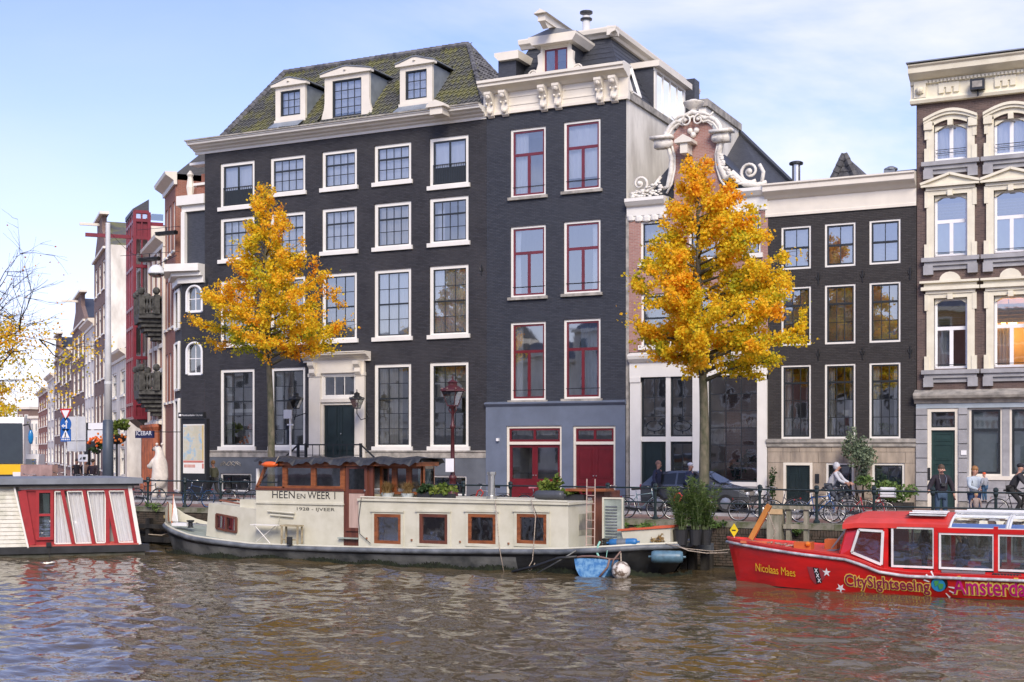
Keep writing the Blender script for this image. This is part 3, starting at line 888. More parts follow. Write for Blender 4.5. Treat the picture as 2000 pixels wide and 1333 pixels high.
  if big:
   for s_, xx in ((-1, xa), (1, xb)):
    d.prism([(xx,za-.05),(xx+s_*.2,za),(xx+s_*.16,za+.35),(xx+s_*.04,za+.7),(xx,za+1.0)], yd, yd+.12)
  d.box(xa-.04, xb+.04, yd-.06, yd+.1, za-.08, za+.08)
  dr = d.build('dormer', M['cream'], t)
  c_ = (xa+xb)/2; o_ = .16
  poly = [(xa-o_,zb),(xb+o_,zb),(xb+o_,zb+.1),(xb-.1,zb+.16),(c_+.1,zb+.34),(c_-.1,zb+.34),(xa+.1,zb+.16),(xa-o_,zb+.1)]
  MB().prism(poly, yd-.16, yd+.14).build('pediment', M['cream'], dr)
  MB().prism([(x_, z_+.06) for x_, z_ in poly[2:]]+[(x_, z_+.012) for x_, z_ in poly[2:]][::-1], yd-.2, yd+3.4).build('dormer_roof', M['lead'], dr)
  MB().lathe((c_, yd-.17, zb+.16), [(.001,0),(.08,.02),(.001,.06)], 8).build('rosette', M['cream'], dr)
  ch = MB()
  for xx in (xa+.03, xb-.03):
   ch.add([(xx,yd+.15,za),(xx,yd+.15,zb),(xx,yd+3.3,zb),(xx,yd+1.3,za+.4)], [(0,1,2,3)])
  ch.build('cheek', M['zinc'], dr)
  window(dr, *hw, yd, [(.34, gw), (.33, gw), (.33, gw)] if not big else [(.25, 4)]*4, white='sash_dark', fw=.05, sw=.03, sill=0, glass='glass_up', rm='room_light', depth=1, dep=.04)
  drape(dr, hw[0]+.03, hw[1]-.03, hw[2], hw[3], yd+.24, M['curtain'], 4, .015)  # curtain added behind the dormer glass to lighten its dark panes
  sk = MB(); n = int((xb-xa)/.12)
  for i in range(n):
   x_ = xa+(xb-xa)*i/n
   sk.add([(x_,yd-.1,za-.05),(x_+.12,yd-.1,za-.05),(x_+.12,yd-.62,za-.42+R.uniform(-.02,.02)),(x_,yd-.62,za-.4)], [(0,1,2,3)])
  sk.build('lead_apron', M['zinc'], dr)
 # body behind
 MB().box(x0, x1, y+2.1, 58.4, QZ, ztop+.3).build('rear_body', M['black_brick'], t)
 MB().add([(x0,y,QZ),(x0,y+2.2,QZ),(x0,y+2.2,ztop),(x0,y,ztop)],[(0,1,2,3)]).build('side_wall', M['black_brick'], t)
 for px_, py_ in ((404,552), (941,528)):
  anchor(t, XW(px_, y), ZW(px_, py_, y), y)
house_wide()
# ================================================================ house 2: tall slate-blue house with red windows
def house_tall():
 x0, x1 = BX[1], BX[2]-.002
 y = FY
 t = thing('tall_canal_house', 'tall narrow slate-blue house with dark red windows above a blue-grey ground floor', 'house', (x0, y, QZ))
 zb = ZW(1085, 790, y); zt = ZW(1085, 212, y)
 wins = []
 for (a, b, rws) in ((997,1066,((250,385),(441,581),(629,783))), (1101,1173,((235,373),(431,574),(623,780)))):
  for i, (p, q) in enumerate(rws):
   wins.append((XW(a,y), XW(b,y), ZW((a+b)/2,q,y), ZW((a+b)/2,p,y), i))
 wall_holes(MB(), x0, x1, zb, zt, y, [w[:4] for w in wins]).build('wall', M['slate_brick'], t)
 k = 0
 for xa, xb, za, zc, i in wins:
  w = window(t, xa, xb, za, zc, y, [(.36, 1), (.64, 2)], sash='maroon', fw=.1, sw=.075, bw=.13, mid=0, midw=.12, glass='glass_up' if i == 0 else 'glass',
       rm=('room_light', 'room_dark', 'room_mid')[i], sillm='ledge', sill=.02, silld=.12)
  a0, a1, c0, c1 = w['_in']
  left = k < 3
  if i == 0: drape(w, a0, a1 if not left else a0+.6, c0+(0 if left else .5), c1, y+.3, M['curtain'], 4, .02)  # pale curtains put in to brighten the top-floor panes
  if i == 1:
   drape(w, *( (a0, a0+.28) if left else (a1-.4, a1)), c0+.1, c1, y+.3, M['curtain'], 3, gather=.4)
  if i == 2:
   if left: drape(w, a0, a0+.35, c0, c1, y+.3, M['curtain'], 3)
   else: drape(w, a0+.5, a1, c0, c1, y+.4, M['curtain_blue'], 6)
  rod(w, xa+.08, xb-.05, c0+.35, y+.06)
  k += 1
 # ground floor
 g0 = (XW(989,y-.08), XW(1097,y-.08), QZ, ZW(1043,832,y-.08)); g1 = (XW(1119,y-.08), XW(1202,y-.08), QZ, ZW(1160,832,y-.08))
 gx = [(g0[0],g0[1],QZ,g0[3]), (g1[0],g1[1],QZ,g1[3])]
 wall_holes(MB(), x0-.001, x1, QZ, zb-.06, y-.08, gx, .3).build('ground_floor_wall', M['blue_plaster'], t)
 MB().prismx([(y+.02,zb-.06),(y-.1,zb-.06),(y-.16,zb+.0),(y-.2,zb+.04),(y-.2,zb+.1),(y+.02,zb+.14)], x0-.02, x1+.02).build('blue_ledge', M['blue_plaster'], t)
 for gi, (a, b, c, d) in enumerate(gx):
  yy = y-.02
  f = MB().ring(a+.001, b-.001, c, d-.001, yy, yy+.16, .1, wb=.001)
  tz = ZW(1043, 866, y)
  f.box(a+.1, b-.1, yy-.02, yy+.14, tz-.06, tz+.06)
  fr = f.build('door_frame', M['cream'], t)
  s = MB().ring(a+.101, b-.101, tz+.061, d-.101, yy+.03, yy+.09, .09); s.box((a+b)/2-.05, (a+b)/2+.05, yy+.03, yy+.09, tz+.15, d-.19)
  s.build('transom_sash', M['maroon'], fr)
  for u0, u1 in ((a+.19,(a+b)/2-.05), ((a+b)/2+.05,b-.19)):
   inst('pane', pane_mesh(M['glass']), fr, ((u0+u1)/2, yy+.06, (tz+.15+d-.19)/2), (u1-u0,1,d-.19-tz-.15))
  mid = (a+b)/2
  for u0, u1, sgn in ((a+.102, mid-.003, 1), (mid+.003, b-.102, -1)):
   if gi == 1:
    dl = door_leaf(t, u0, u1, c+.05, tz-.062, yy+.05, M['maroon'], [(.14,.86,.42,.93), (.14,.86,.08,.34)])
   else:
    h0 = c+.05; h1 = tz-.062; wz = h0+(h1-h0)*.4
    dl = MB().ring(u0, u1, wz-.12, h1, yy+.05, yy+.1, .12).box(u0, u1, yy+.05, yy+.1, h0, wz-.12).build('door', M['maroon'], t)
    inst('pane', pane_mesh(M['glass']), dl, ((u0+u1)/2, yy+.08, (wz+h1-.12)/2), (u1-u0-.24,1,h1-.12-wz))
   MB().ball(((u1-.06) if sgn > 0 else (u0+.06), yy+.02, c+1.15), .03, 8, 5).build('handle', M['steel'], dl)
  room(fr, a+.2, b-.2, c+.05, d-.1, y+.3, M['room_mid' if gi == 0 else 'room_dark'])
  MB().box(a-.1, b+.1, y-.5, y-.08, QZ+.09, QZ+.2).build('doorstep', M['bluestone'], t)
 mb = MB().box(XW(973,y),XW(973,y)+.1,y-.2,y-.08,ZW(973,862,y),ZW(973,862,y)+.12); mb.build('camera_box', M['purewhite'], t)
 # entablature with six consoles
 z0 = zt; z1 = ZW(1085, 150, y)
 pr = [(y+.1,z0),(y-.12,z0),(y-.12,z0+.12),(y-.06,z0+.14),(y-.06,z1-.42),(y-.15,z1-.4),(y-.3,z1-.3),(y-.55,z1-.22),(y-.62,z1-.2),(y-.62,z1-.1),(y-.7,z1-.06),(y-.7,z1+.05),(y+.1,z1+.12)]
 MB().prismx(pr, x0-.12, x1+.12).build('entablature', M['cream'], t)
 for a, b in ((993,1052),(1101,1163)):
  MB().ring(XW(a,y), XW(b,y), z0+.32, z1-.6, y-.085, y-.05, .05).build('panel_moulding', M['cream'], t)
 for p in (957, 985, 1061, 1089, 1171, 1199):
  x = XW(p, y-.2)
  c = MB().prismx([(y-.05,z1-.4),(y-.5,z1-.4),(y-.5,z1-.5),(y-.42,z1-.62),(y-.24,z1-.8),(y-.2,z1-.95),(y-.22,z1-1.15),(y-.15,z1-1.35),(y-.05,z1-1.42)], x-.15, x+.15)
  c.ball((x,y-.38,z1-.58),.12,8,6); c.ball((x,y-.22,z1-1.2),.1,8,6); c.ball((x-.12,y-.3,z1-.85),.06,6,4); c.ball((x+.12,y-.3,z1-.85),.06,6,4)
  c.build('console_bracket', M['cream'], t)
 # mansard roof behind, with its own cornice
 mz = z1+.0; mt = ZW(1120, 88, 52.4)
 ax0, ax1 = x0+.1, x1-.05
 bx0, bx1 = x0+.9, XW(1192, 52.2)
 yb = 63
 MB().add([(ax0,y+.1,z0+.2),(ax1,y+.1,z0+.2),(ax1,yb,z0+.2),(ax0,yb,z0+.2),(bx0,52.2,mt),(bx1,52.2,mt),(bx1,yb,mt),(bx0,yb,mt)],
  [(0,1,5,4),(1,2,6,5),(3,0,4,7),(4,5,6,7),(2,3,7,6)]).build('mansard_roof', M['slate'], t)
 # slate courses as raised strips on the side slope
 mb = MB()
 for i in range(1, 12):
  f = i/12; p = Vector((ax1,y+.1,z0+.2)).lerp(Vector((bx1,52.2,mt)), f); q = Vector((ax1,yb,z0+.2)).lerp(Vector((bx1,yb,mt)), f)
  mb.bar(p+Vector((.01,0,0)), q+Vector((.01,0,0)), .015)
  p2 = Vector((ax0,y+.1,z0+.2)).lerp(Vector((bx0,52.2,mt)), f)
  mb.bar(p2+Vector((0,-.01,0)), p+Vector((0,-.01,0)), .015)
 mb.build('slate_courses', M['slate'], t, kind='stuff')
 mb = MB();
 cp = [(0,0),(-.12,0),(-.2,.1),(-.38,.16),(-.42,.3),(-.42,.36),(0,.4)]
 mb.prismx([(52.2+a, mt+b) for a, b in cp], bx0-.3, bx1+.4)
 n = len(cp); v = []
 for yy in (51.79, yb): v += [(bx1-a, yy, mt+b) for a, b in cp]
 mb.add(v, [tuple(range(n)), tuple(range(n,2*n))[::-1]]+[(i, i+n, (i+1)%n+n, (i+1)%n) for i in range(n)])
 mb.box(bx0, bx1, 52.2, yb, mt+.1, mt+.36)
 mb.build('roof_cornice', M['cream'], t)
 # centre dormer with scrolls
 yd = y+.35
 xa, xb = XW(1056,yd), XW(1113,yd); zd = ZW(1085, 88, yd)
 hw = (xa+.1, xb-.1, z1+.25, zd-.08)
 d = wall_holes(MB(), xa, xb, z1, zd, yd, [hw], .2)
 d.quad((xa,yd,z1),(xa,yd+.2,z1),(xa,yd+.2,zd),(xa,yd,zd)); d.quad((xb,yd,z1),(xb,yd+.2,z1),(xb,yd+.2,zd),(xb,yd,zd))
 for s_, xx in ((-1,xa),(1,xb)):
  d.prism([(xx,z1),(xx+s_*.5,z1),(xx+s_*.52,z1+.3),(xx+s_*.4,z1+.45),(xx+s_*.2,z1+.5),(xx+s_*.12,z1+.75),(xx+s_*.15,z1+1.1),(xx,z1+1.2)], yd, yd+.2)
  d.prismz([(xx+s_*.38+.17*math.cos(a*PI/6), yd-.03+.001*a) for a in range(12)], z1+.2, z1+.2001)
  for rr_, th_ in ((.2,.06),(.1,.05)):
   d.tube([(xx+s_*.36+rr_*math.cos(a*PI/5), yd-.01, z1+.3+rr_*math.sin(a*PI/5)) for a in range(10)], .035, 5, closed=True)
 dr = d.build('dormer', M['cream'], t)
 MB().prism([(xa-.25,zd),(xb+.25,zd),(xb+.42,zd+.25),(xb+.42,zd+.36),(xa-.42,zd+.36),(xa-.42,zd+.25)], yd-.35, yd+2).build('dormer_cornice', M['cream'], dr)
 MB().prism([(xa-.44,zd+.362),(xb+.44,zd+.362),((xa+xb)/2+.2,zd+.6),((xa+xb)/2-.2,zd+.6)], yd-.3, yd+2).build('dormer_roof', M['lead'], dr)
 window(dr, *hw, yd, [(1, 2)], white='cream', sash='maroon', fw=.05, sw=.06, bw=.13, sill=0, glass='glass_up', rm='room_mid', depth=1)
 MB().box(xa+.1, xb-.1, yd+.2, yd+2, z1, zd).build('dormer_cheeks', M['slate'], dr) if False else MB().add([(xb,yd+.2,z1),(xb,yd+.2,zd),(xb,yd+2,zd),(xa,yd+.2,z1),(xa,yd+.2,zd),(xa,yd+2,zd)],[(0,1,2),(3,4,5)]).build('dormer_cheek', M['slate'], dr)
 # hoist beam on top
 hb = MB(); p = W(1068, 52, y-.6); hx = (xa+xb)/2
 hb.box(hx-.17, hx+.17, y-1.0, y+1.6, zd+.62, zd+.9); hb.prism([(hx-.3,zd+.9),(hx+.3,zd+.9),(hx,zd+1.08)], y-1.15, y+1.6)
 hb.prismx([(y-1.0,zd+.62),(y-.6,zd+.4),(y-.1,zd+.62)], hx-.12, hx+.12)
 hb.build('hoist_beam', M['cream'], t)
 MB().box(x0+.25, x0+1.1, y+.6, y+2.0, z1+.05, ZW(1043,96,y+1)-.3).build('side_cornice_block', M['slate'], t)
 zz = ZW(1043,102,y+1)
 MB().prism([(x0+.35,zz-.35),(x0+1.3,zz-.35),(x0+1.3,zz),(x0+.15,zz),(x0+.15,zz-.15)], y+.4, y+2.1).build('side_cornice', M['cream'], t)
 # chimney pipe
 c = W(1145, 76, 52.6)
 h = ZW(1145, 22, 52.6)-c.z
 MB().lathe(c+Vector((0,0,-.2)), [(.22,0),(.24,.3),(.17,.34),(.17,h*.98)], 14).build('flue_pipe', M['grey_metal'], t, smooth=True)
 MB().lathe(c+Vector((0,0,0)), [(.18,h*.66),(.26,h*.67),(.26,h*.72),(.18,h*.73)], 14).build('flue_collar', M['black_metal'], t)
 MB().lathe(c+Vector((0,0,0)), [(.2,h*.9),(.28,h*.91),(.28,h*.97),(.1,h)], 14).build('flue_cap', M['black_metal'], t)
 # big side dormer with four-light window
 ex = XW(1316, 57);
 xs = ax1-.1
 ya, yc = 53.6, 57.6
 zA = z0+.1; zB = z0+2.25
 d = MB(); d.box(xs-2, xs-.02, ya, yc, zA, zB)
 dd = d.build('side_dormer', M['slate'], t)
 f = MB(); ww = 4
 for i in range(5):
  yy = ya+.15+(yc-ya-.3)*i/4
  f.box(xs-.02, xs+.05, yy-(.1 if i in (0,4) else .02), yy+(.1 if i in (0,4) else .02), zA+.12, zB-.12)
 f.box(xs-.02, xs+.055, ya, yc, zA, zA+.12); f.box(xs-.02, xs+.055, ya, yc, zB-.12, zB)
 f.build('window_frame', M['white'], dd)
 for i in range(4):
  y0_ = ya+.15+(yc-ya-.3)*i/4; y1_ = ya+.15+(yc-ya-.3)*(i+1)/4
  MB().quad((xs+.01,y0_+.03,zA+.12),(xs+.01,y1_-.03,zA+.12),(xs+.01,y1_-.03,zB-.12),(xs+.01,y0_+.03,zB-.12)).build('pane', M['pale_glass'], dd)
 MB().box(xs-2.2, xs+.3, ya-.15, yc+.2, zB, zB+.25).build('dormer_cornice', M['cream'], dd)
 MB().box(xs-2.2, xs-.03, yc+1.5, yc+2.2, zB-.6, zB+.9).build('chimney', M['slate'], t)
 # skylight on the side slope near the front
 p = Vector((ax1,y+.1,z0+.2)); q = Vector((bx1,52.2,mt)); q2 = Vector((bx1,yb,mt)); p2 = Vector((ax1,yb,z0+.2))
 def sp(u, v):
  a = p.lerp(p2, u); b = Vector((bx1, 52.2, mt)).lerp(q2, u); r = a.lerp(b, v); return r
 n_ = Vector((mt-z0-.2, 0, ax1-bx1)).normalized()
 c1, c2, c3, c4 = [sp(u, v)+n_*.08 for u, v in ((.055,.1),(.13,.1),(.13,.62),(.055,.62))]
 sk = MB()
 for a, b in ((c1,c2),(c2,c3),(c3,c4),(c4,c1)): sk.bar(a, b, .1, .1, up=n_)
 sk = sk.build('skylight', M['white'], t)
 MB().quad(c1,c2,c3,c4).build('pane', M['pale_glass'], sk)
 # right side wall of pale stucco above the neighbour
 MB().quad((x1,y+.02,QZ),(x1,yb,QZ),(x1,yb,z0+.05),(x1,y+.02,z0+.05)).build('side_wall', M['stucco'], t)
 MB().box(x1-.25, x1+.1, y+.12, yb, z0+.05, z0+.32).build('parapet', M['ledge'], t)
 MB().box(x0, x1-.03, y+2.2, yb, QZ, z0+.1).build('rear_body', M['slate_brick'], t)
house_tall()
# ================================================================ house 3: pink brick house with the ornate neck gable
def spiral(mb, cx, cz, r0, turns, y, w, sgn=1, a0=0, n=26):
 pts = []; rs = []
 for i in range(n):
  f = i/(n-1); a = a0+sgn*f*turns*2*PI; r = r0*(1-f*.86)
  pts.append((cx+r*math.cos(a), y-.12*f, cz+r*math.sin(a))); rs.append(w*.8*(1-.45*f))
 mb.tube(pts, rs, 6)
 mb.ball((cx, y-.12, cz), r0*.28, 8, 5)
def house_gable():
 x0, x1 = BX[2], BX[3]-.002
 y = FY
 t = thing('neck_gable_house', 'pink brick house with ornate white scrolled neck gable and tall shop windows', 'house', (x0, y, QZ))
 P = lambda px, py, yy=y: W(px, py, yy)
 zs = P(1262, 402).z
 z1 = P(1360, 704).z
 zsR = zs
 wins = [(XW(1251,y), XW(1309,y), P(1280,517).z, P(1280,431).z, 0), (XW(1252,y), XW(1312,y), P(1280,678).z, P(1280,574).z, 0),
   (XW(1345,y), XW(1405,y), P(1372,508).z, P(1372,424).z, 1), (XW(1345,y), XW(1408,y), P(1372,672).z, P(1372,560).z, 1),
   (XW(1432,y), XW(1486,y), P(1460,500).z, P(1460,418).z, 1), (XW(1432,y), XW(1486,y), P(1460,668).z, P(1460,556).z, 1)]
 wall_holes(MB(), x0+.12, x1, z1+.4, zs, y, [w[:4] for w in wins]).build('wall', M['pink_brick'], t)
 MB().box(x0, x0+.12, y-.03, y+.1, QZ, zs-.3).build('corner_strip', M['ledge'], t)
 for xa, xb, za, zb, k in wins:
  w = window(t, xa, xb, za, zb, y, [(.45, 1), (.55, 1)] if zb > 9 else [(.5, 2), (.5, 2)], fw=.09, mid=0, rm='room_dark' if zb > 9 else 'room_mid', glass='glass_old')
  a0, a1, c0, c1 = w['_in']
  drape(w, a0, a1, c0, c1, y+.5, M['curtain_beige' if zb > 9 else 'curtain'], 6)
  MB().box(xa-.12, xb+.12, y-.02, y+.05, zb, zb+.18).build('lintel', M['pink_brick'], w)
 # gable brick
 nk = [P(a, b) for a, b in ((1228,404),(1306,404),(1316,388),(1318,300),(1312,268),(1330,240),(1355,230),(1382,240),(1400,268),(1402,330),(1410,375),(1430,395),(1499,388))]
 gp = [(v.x, v.z) for v in nk]; gp[0] = (x0+.12, zs); gp[1] = (gp[1][0], zs); gp[-1] = (x1, zs)
 MB().prism(gp, y+.01, y+.4).build('gable_wall', M['pink_brick'], t)
 # shoulder cornices
 for a, b in ((1226,1302),(1415,1500)):
  xa, xb = XW(a,y), XW(b,y)
  xa = max(xa, x0+.002); xb = min(xb, x1)
  zz = P((a+b)/2, 402).z
  MB().prismx([(y+.05,zs-.45),(y-.1,zs-.4),(y-.12,zs-.05),(y-.25,zs),(y-.38,zs+.15),(y-.38,zs+.28),(y+.3,zs+.34)], xa, xb).build('shoulder_cornice', M['white'], t)
  # scalloped apron
  n = 5
  mb = MB()
  for i in range(n):
   xc = xa+(xb-xa)*(i+.5)/n; mb.lathe((xc, y-.02, zs-.42-.1*math.sin(PI*(i+.5)/n)), [(.001,-.16),(.16,-.1),(.19,.05),(.16,.2)], 8, 1, .5)
  mb.build('scalloped_apron', M['white'], t)
 or_ = MB()
 def strip(pts, w, yy=y-.06):
  or_.tube([W(a, b, yy) for a, b in pts], w, 6)
 zz = zs+.34
 # scrolls on the shoulders
 a = P(1252, 364); spiral(or_, a.x, zs+.88, .36, 1.6, y-.05, .085, 1, -2.2)
 b = P(1466, 352); spiral(or_, b.x, zs+.95, .42, 1.6, y-.05, .09, -1, -1.0)
 def X(px): return XW(px, y)
 def curve(pts, w, n=6, yy=y-.06):
  w = [v*.62 for v in w] if isinstance(w, list) else w*.66
  or_.tube([(p, yy, q) for p, q in pts], w, n)
 # left claw: leafy run, then the big C up the neck
 L0 = [(X(1235), zs+.45), (X(1262), zs+.5), (X(1280), zs+.75), (X(1292), zs+1.1)]
 curve(L0, [.1,.14,.13,.1])
 zt = lambda py: P(1310, py).z
 curve([(X(1296),zs+.6),(X(1306),zt(365)),(X(1312),zt(335)),(X(1313),zt(310)),(X(1306),zt(288)),(X(1296),zt(276))], [.1,.16,.18,.17,.14,.16])
 curve([(X(1303),zs+.4),(X(1313),zt(360)),(X(1319),zt(332)),(X(1319),zt(305)),(X(1312),zt(283))], .07)
 # right side
 zr = lambda py: P(1420, py).z
 curve([(X(1498),zs+.5),(X(1482),zs+.42),(X(1455),zs+.5),(X(1432),zs+.95),(X(1418),zr(350)),(X(1409),zr(325)),(X(1405),zr(300)),(X(1410),zr(278)),(X(1424),zr(272))], [.12,.16,.2,.24,.26,.26,.22,.18,.15])
 curve([(X(1440),zs+.5),(X(1422),zr(372)),(X(1408),zr(350)),(X(1401),zr(325)),(X(1399),zr(300)),(X(1404),zr(278))], .09)
 curve([(X(1489),zs+.5),(X(1492),zs+.9),(X(1484),zs+1.2)], .12)
 # crown arch with double moulding
 zc = lambda py: P(1355, py).z
 for off_, w in ((0, .15), (.22, .09)):
  arch = [(1300,272),(1303,256),(1312,243),(1324,234),(1332,238),(1340,226),(1355,220),(1368,226),(1378,236),(1388,234),(1400,242),(1408,254),(1410,270)]
  c = Vector((X(1355), zc(262)))
  curve([(c.x+(X(p)-c.x)*(1-off_*.5), c.y+(zc(q)-c.y)*(1-off_)) for p, q in arch], w, 6, y-.1)
 for p, s_ in ((1296, 1), (1412, -1)):
  or_.box(X(p)-.45, X(p)+.45, y-.4, y+.1, zc(268), zc(268)+.12); or_.box(X(p)-.3, X(p)+.3, y-.28, y+.1, zc(268)-.35, zc(268))
  or_.ball((X(p)+s_*.25, y-.1, zc(276)), .2, 8, 6)
 for s_ in (-1, 1):
  spiral(or_, X(1355)+s_*.27, zc(238), .22, 1.4, y-.2, .055, s_, PI/2 if s_ > 0 else PI/2)
  curve([(X(1355)+s_*.15, zc(225)), (X(1355)+s_*.5, zc(226)), (X(1355)+s_*.72, zc(232)), (X(1355)+s_*.85, zc(225))], [.1,.12,.09,.05], 6, y-.15)
 for dx, dz in ((-.13,.08),(.13,.08),(0,-.08)): or_.ball((X(1355)+dx, y-.05, zc(260)+dz), .12, 8, 6)
 # leaves and pearls scattered on the claws
 for i in range(110):
  s_ = R.random()
  if i % 2: px_, zz_ = 1235+60*s_, zs+.35+R.uniform(0,.45)*(.3+s_)
  else: px_, zz_ = 1410+40*s_*s_+R.uniform(-3,3), zr(300)-(zr(300)-zs-.5)*s_
  or_.ball((X(px_), y-.16, zz_), R.uniform(.04,.085), 6, 4, 1.4, .6, .7)
 or_.build('gable_ornament', M['oldwhite'], t, smooth=True)
 v = P(1353, 218)
 MB().lathe((v.x, y+.1, zc(222)), [(.2,0),(.14,.06),(.1,.12),(.2,.2),(.36,.32),(.4,.42),(.42,.46),(.34,.48),(.24,.5),(.16,.56),(.04,.58)], 16).build('stone_vase', M['oldwhite'], t, smooth=True)
 # hoist beam hood
 h = P(1345, 290)
 MB().prism([(h.x-.35,h.z+.1),(h.x+.35,h.z+.1),(h.x+.35,h.z+.22),(h.x,h.z+.42),(h.x-.35,h.z+.22)], y-.7, y+.1).box(h.x-.15,h.x+.15,y-.6,y+.1,h.z-.3,h.z+.1).build('hoist_beam', M['cream'], t)
 # roof behind the gable
 rx = (x0+x1)/2-.1; rz = zc(262); yb = 62
 MB().add([(x0+.05,y+.3,zs-.2),(rx,y+.3,rz),(x1-.05,y+.3,zs-.2),(x0+.05,yb,zs-.2),(rx,yb,rz),(x1-.05,yb,zs-.2)], [(0,1,4,3),(1,2,5,4),(0,2,1),(3,4,5)]).build('roof', M['slate'], t)
 # attic extension seen right of the gable, and the slate slope that falls from it
 ya = 51.9; xb = XW(1379, ya); zt2 = ZW(1379, 194, ya)
 r_ = ray(1444); yf = xb*r_[1]/r_[0]
 ex = MB().add([(rx-.4,ya,zs),(xb,ya,zs),(xb,ya,zt2-.3),(rx-.4,ya,zt2-.3),(rx-.4,yf,zs),(xb,yf,zs),(xb,yf,zt2-.3),(rx-.4,yf,zt2-.3)], [(0,1,2,3),(1,5,6,2),(4,7,6,5)])
 ex.build('roof_extension', M['stucco'], t)
 MB().box(rx-.5, xb+.1, ya-.1, yf+.05, zt2-.3, zt2).build('extension_parapet', M['ledge'], t)
 p1 = W(1444, 262, yf); p2 = Vector((x1, 53.2, ZW(1518, 360, 53.2)))
 MB().add([(xb+.02,yf,p1.z),(x1,53.2,p2.z),(x1,51,zs),(xb+.02,51,zs)], [(0,1,2,3)]).build('side_roof', M['slate'], t)
 MB().bar((xb+.05,yf,p1.z+.05), (x1+.05,53.2,p2.z+.05), .16, .16).build('roof_edge', M['slate'], t)
 MB().box(xb+.01, xb+.06, 52.6, 53.5, zt2-1.9, zt2-.9).build('extension_window', M['glass_dark'], t)
 MB().box(x0+.01, x1-.01, y+2.2, yb, QZ, zs-.25).build('rear_body', M['pink_brick'], t)
 # shop front
 zt_ = P(1360, 735).z
 xa, xb = XW(1231,y), x1
 MB().prismx([(y+.1,zt_),(y-.1,zt_),(y-.1,z1-.05),(y-.2,z1),(y-.3,z1+.1),(y-.34,z1+.22),(y-.34,z1+.28),(y+.1,z1+.4)], xa, xb).build('shop_entablature', M['white'], t)
 s = MB()
 cx = [(1232,1253),(1301,1310),(1354,1384),(1480,1499)]
 for i, (a, b) in enumerate(cx):
  X0, X1 = max(XW(a,y),xa), min(XW(b,y),xb)
  s.box(X0, X1, y-.1 if i in (0,3,2) else y-.04, y+.15, QZ, zt_-.002)
  if i in (0,3): s.box(X0-.0, X1, y-.14, y+.1, zt_-.2, zt_-.003); s.box(X0, X1, y-.14, y+.1, QZ, QZ+.3)
 tz = P(1305, 858).z
 s.box(XW(1253,y), XW(1301,y), y-.05, y+.12, tz-.1, tz+.1); s.box(XW(1310,y), XW(1354,y), y-.05, y+.12, tz-.1, tz+.1)
 bz = P(1430, 944).z
 s.box(XW(1384,y), XW(1480,y), y-.05, y+.12, bz-.12, bz+.05)
 s.build('shop_frame', M['white'], t)
 MB().box(XW(1384,y), XW(1480,y), y-.02, y+.12, QZ, bz-.12).build('shop_plinth', M['bluestone'], t)
 for a, b in ((1253,1301),(1310,1354)):
  w = window(t, XW(a,y), XW(b,y), tz+.1, zt_, y-.04, [(.33, 2), (.34, 2), (.33, 1)], white='sash_dark', fw=.03, sw=.035, sill=0, glass='glass_old', rm='room_mid')
  a0, a1, c0, c1 = w['_in']
  o = MB(); xc = (a0+a1)/2; zc_ = c0+(c1-c0)*.17
  o.tube([(xc+.34*math.cos(k*PI/10), y+.05, zc_+.21*math.sin(k*PI/10)) for k in range(20)], .018, 5, closed=True)
  o.bar((xc,y+.05,zc_+.2),(xc,y+.05,zc_+.34),.03); o.bar((xc,y+.05,zc_-.2),(xc,y+.05,zc_-.32),.03); o.bar((a0,y+.05,zc_),(xc-.34,y+.05,zc_),.03); o.bar((xc+.34,y+.05,zc_),(a1,y+.05,zc_),.03)
  o.build('oval_tracery', M['sash_dark'], w)
 door_leaf(t, XW(1253,y), XW(1301,y), QZ+.1, tz-.1, y+.03, M['door_green'], [(.12,.88,.06,.95)])
 w = window(t, XW(1310,y), XW(1354,y), QZ+.5, tz-.1, y-.04, [(.5, 2), (.5, 2)], white='sash_dark', fw=.03, sw=.06, sill=0, rm='room_light')
 w = window(t, XW(1384,y), XW(1480,y), bz+.05, zt_, y-.04, [(.165, 3)]*6, white='sash_dark', fw=.03, sw=.035, mid=2, midw=.04, sill=0, glass='glass_old', rm='room_light', depth=2.0)
 a0, a1, c0, c1 = w['_in']
 leafy(w, ((a0+a1)/2+.4, y+.9, c0+.6), (.55,.3,.6), 260, .16, M['leaf_dark'], 'potted_palm')
 MB().box(x0+.3, x0+.45, y-.08, y-.0, P(1229,920).z, P(1229,905).z).build('letter_plate', M['purewhite'], t) if False else None
M['oldwhite'] = mat('weathered_white_stone', (.72,.69,.62), .7, vs=4, bump=.3, bs=20, col2=(.4,.37,.31), lo=.25, hi=.5)
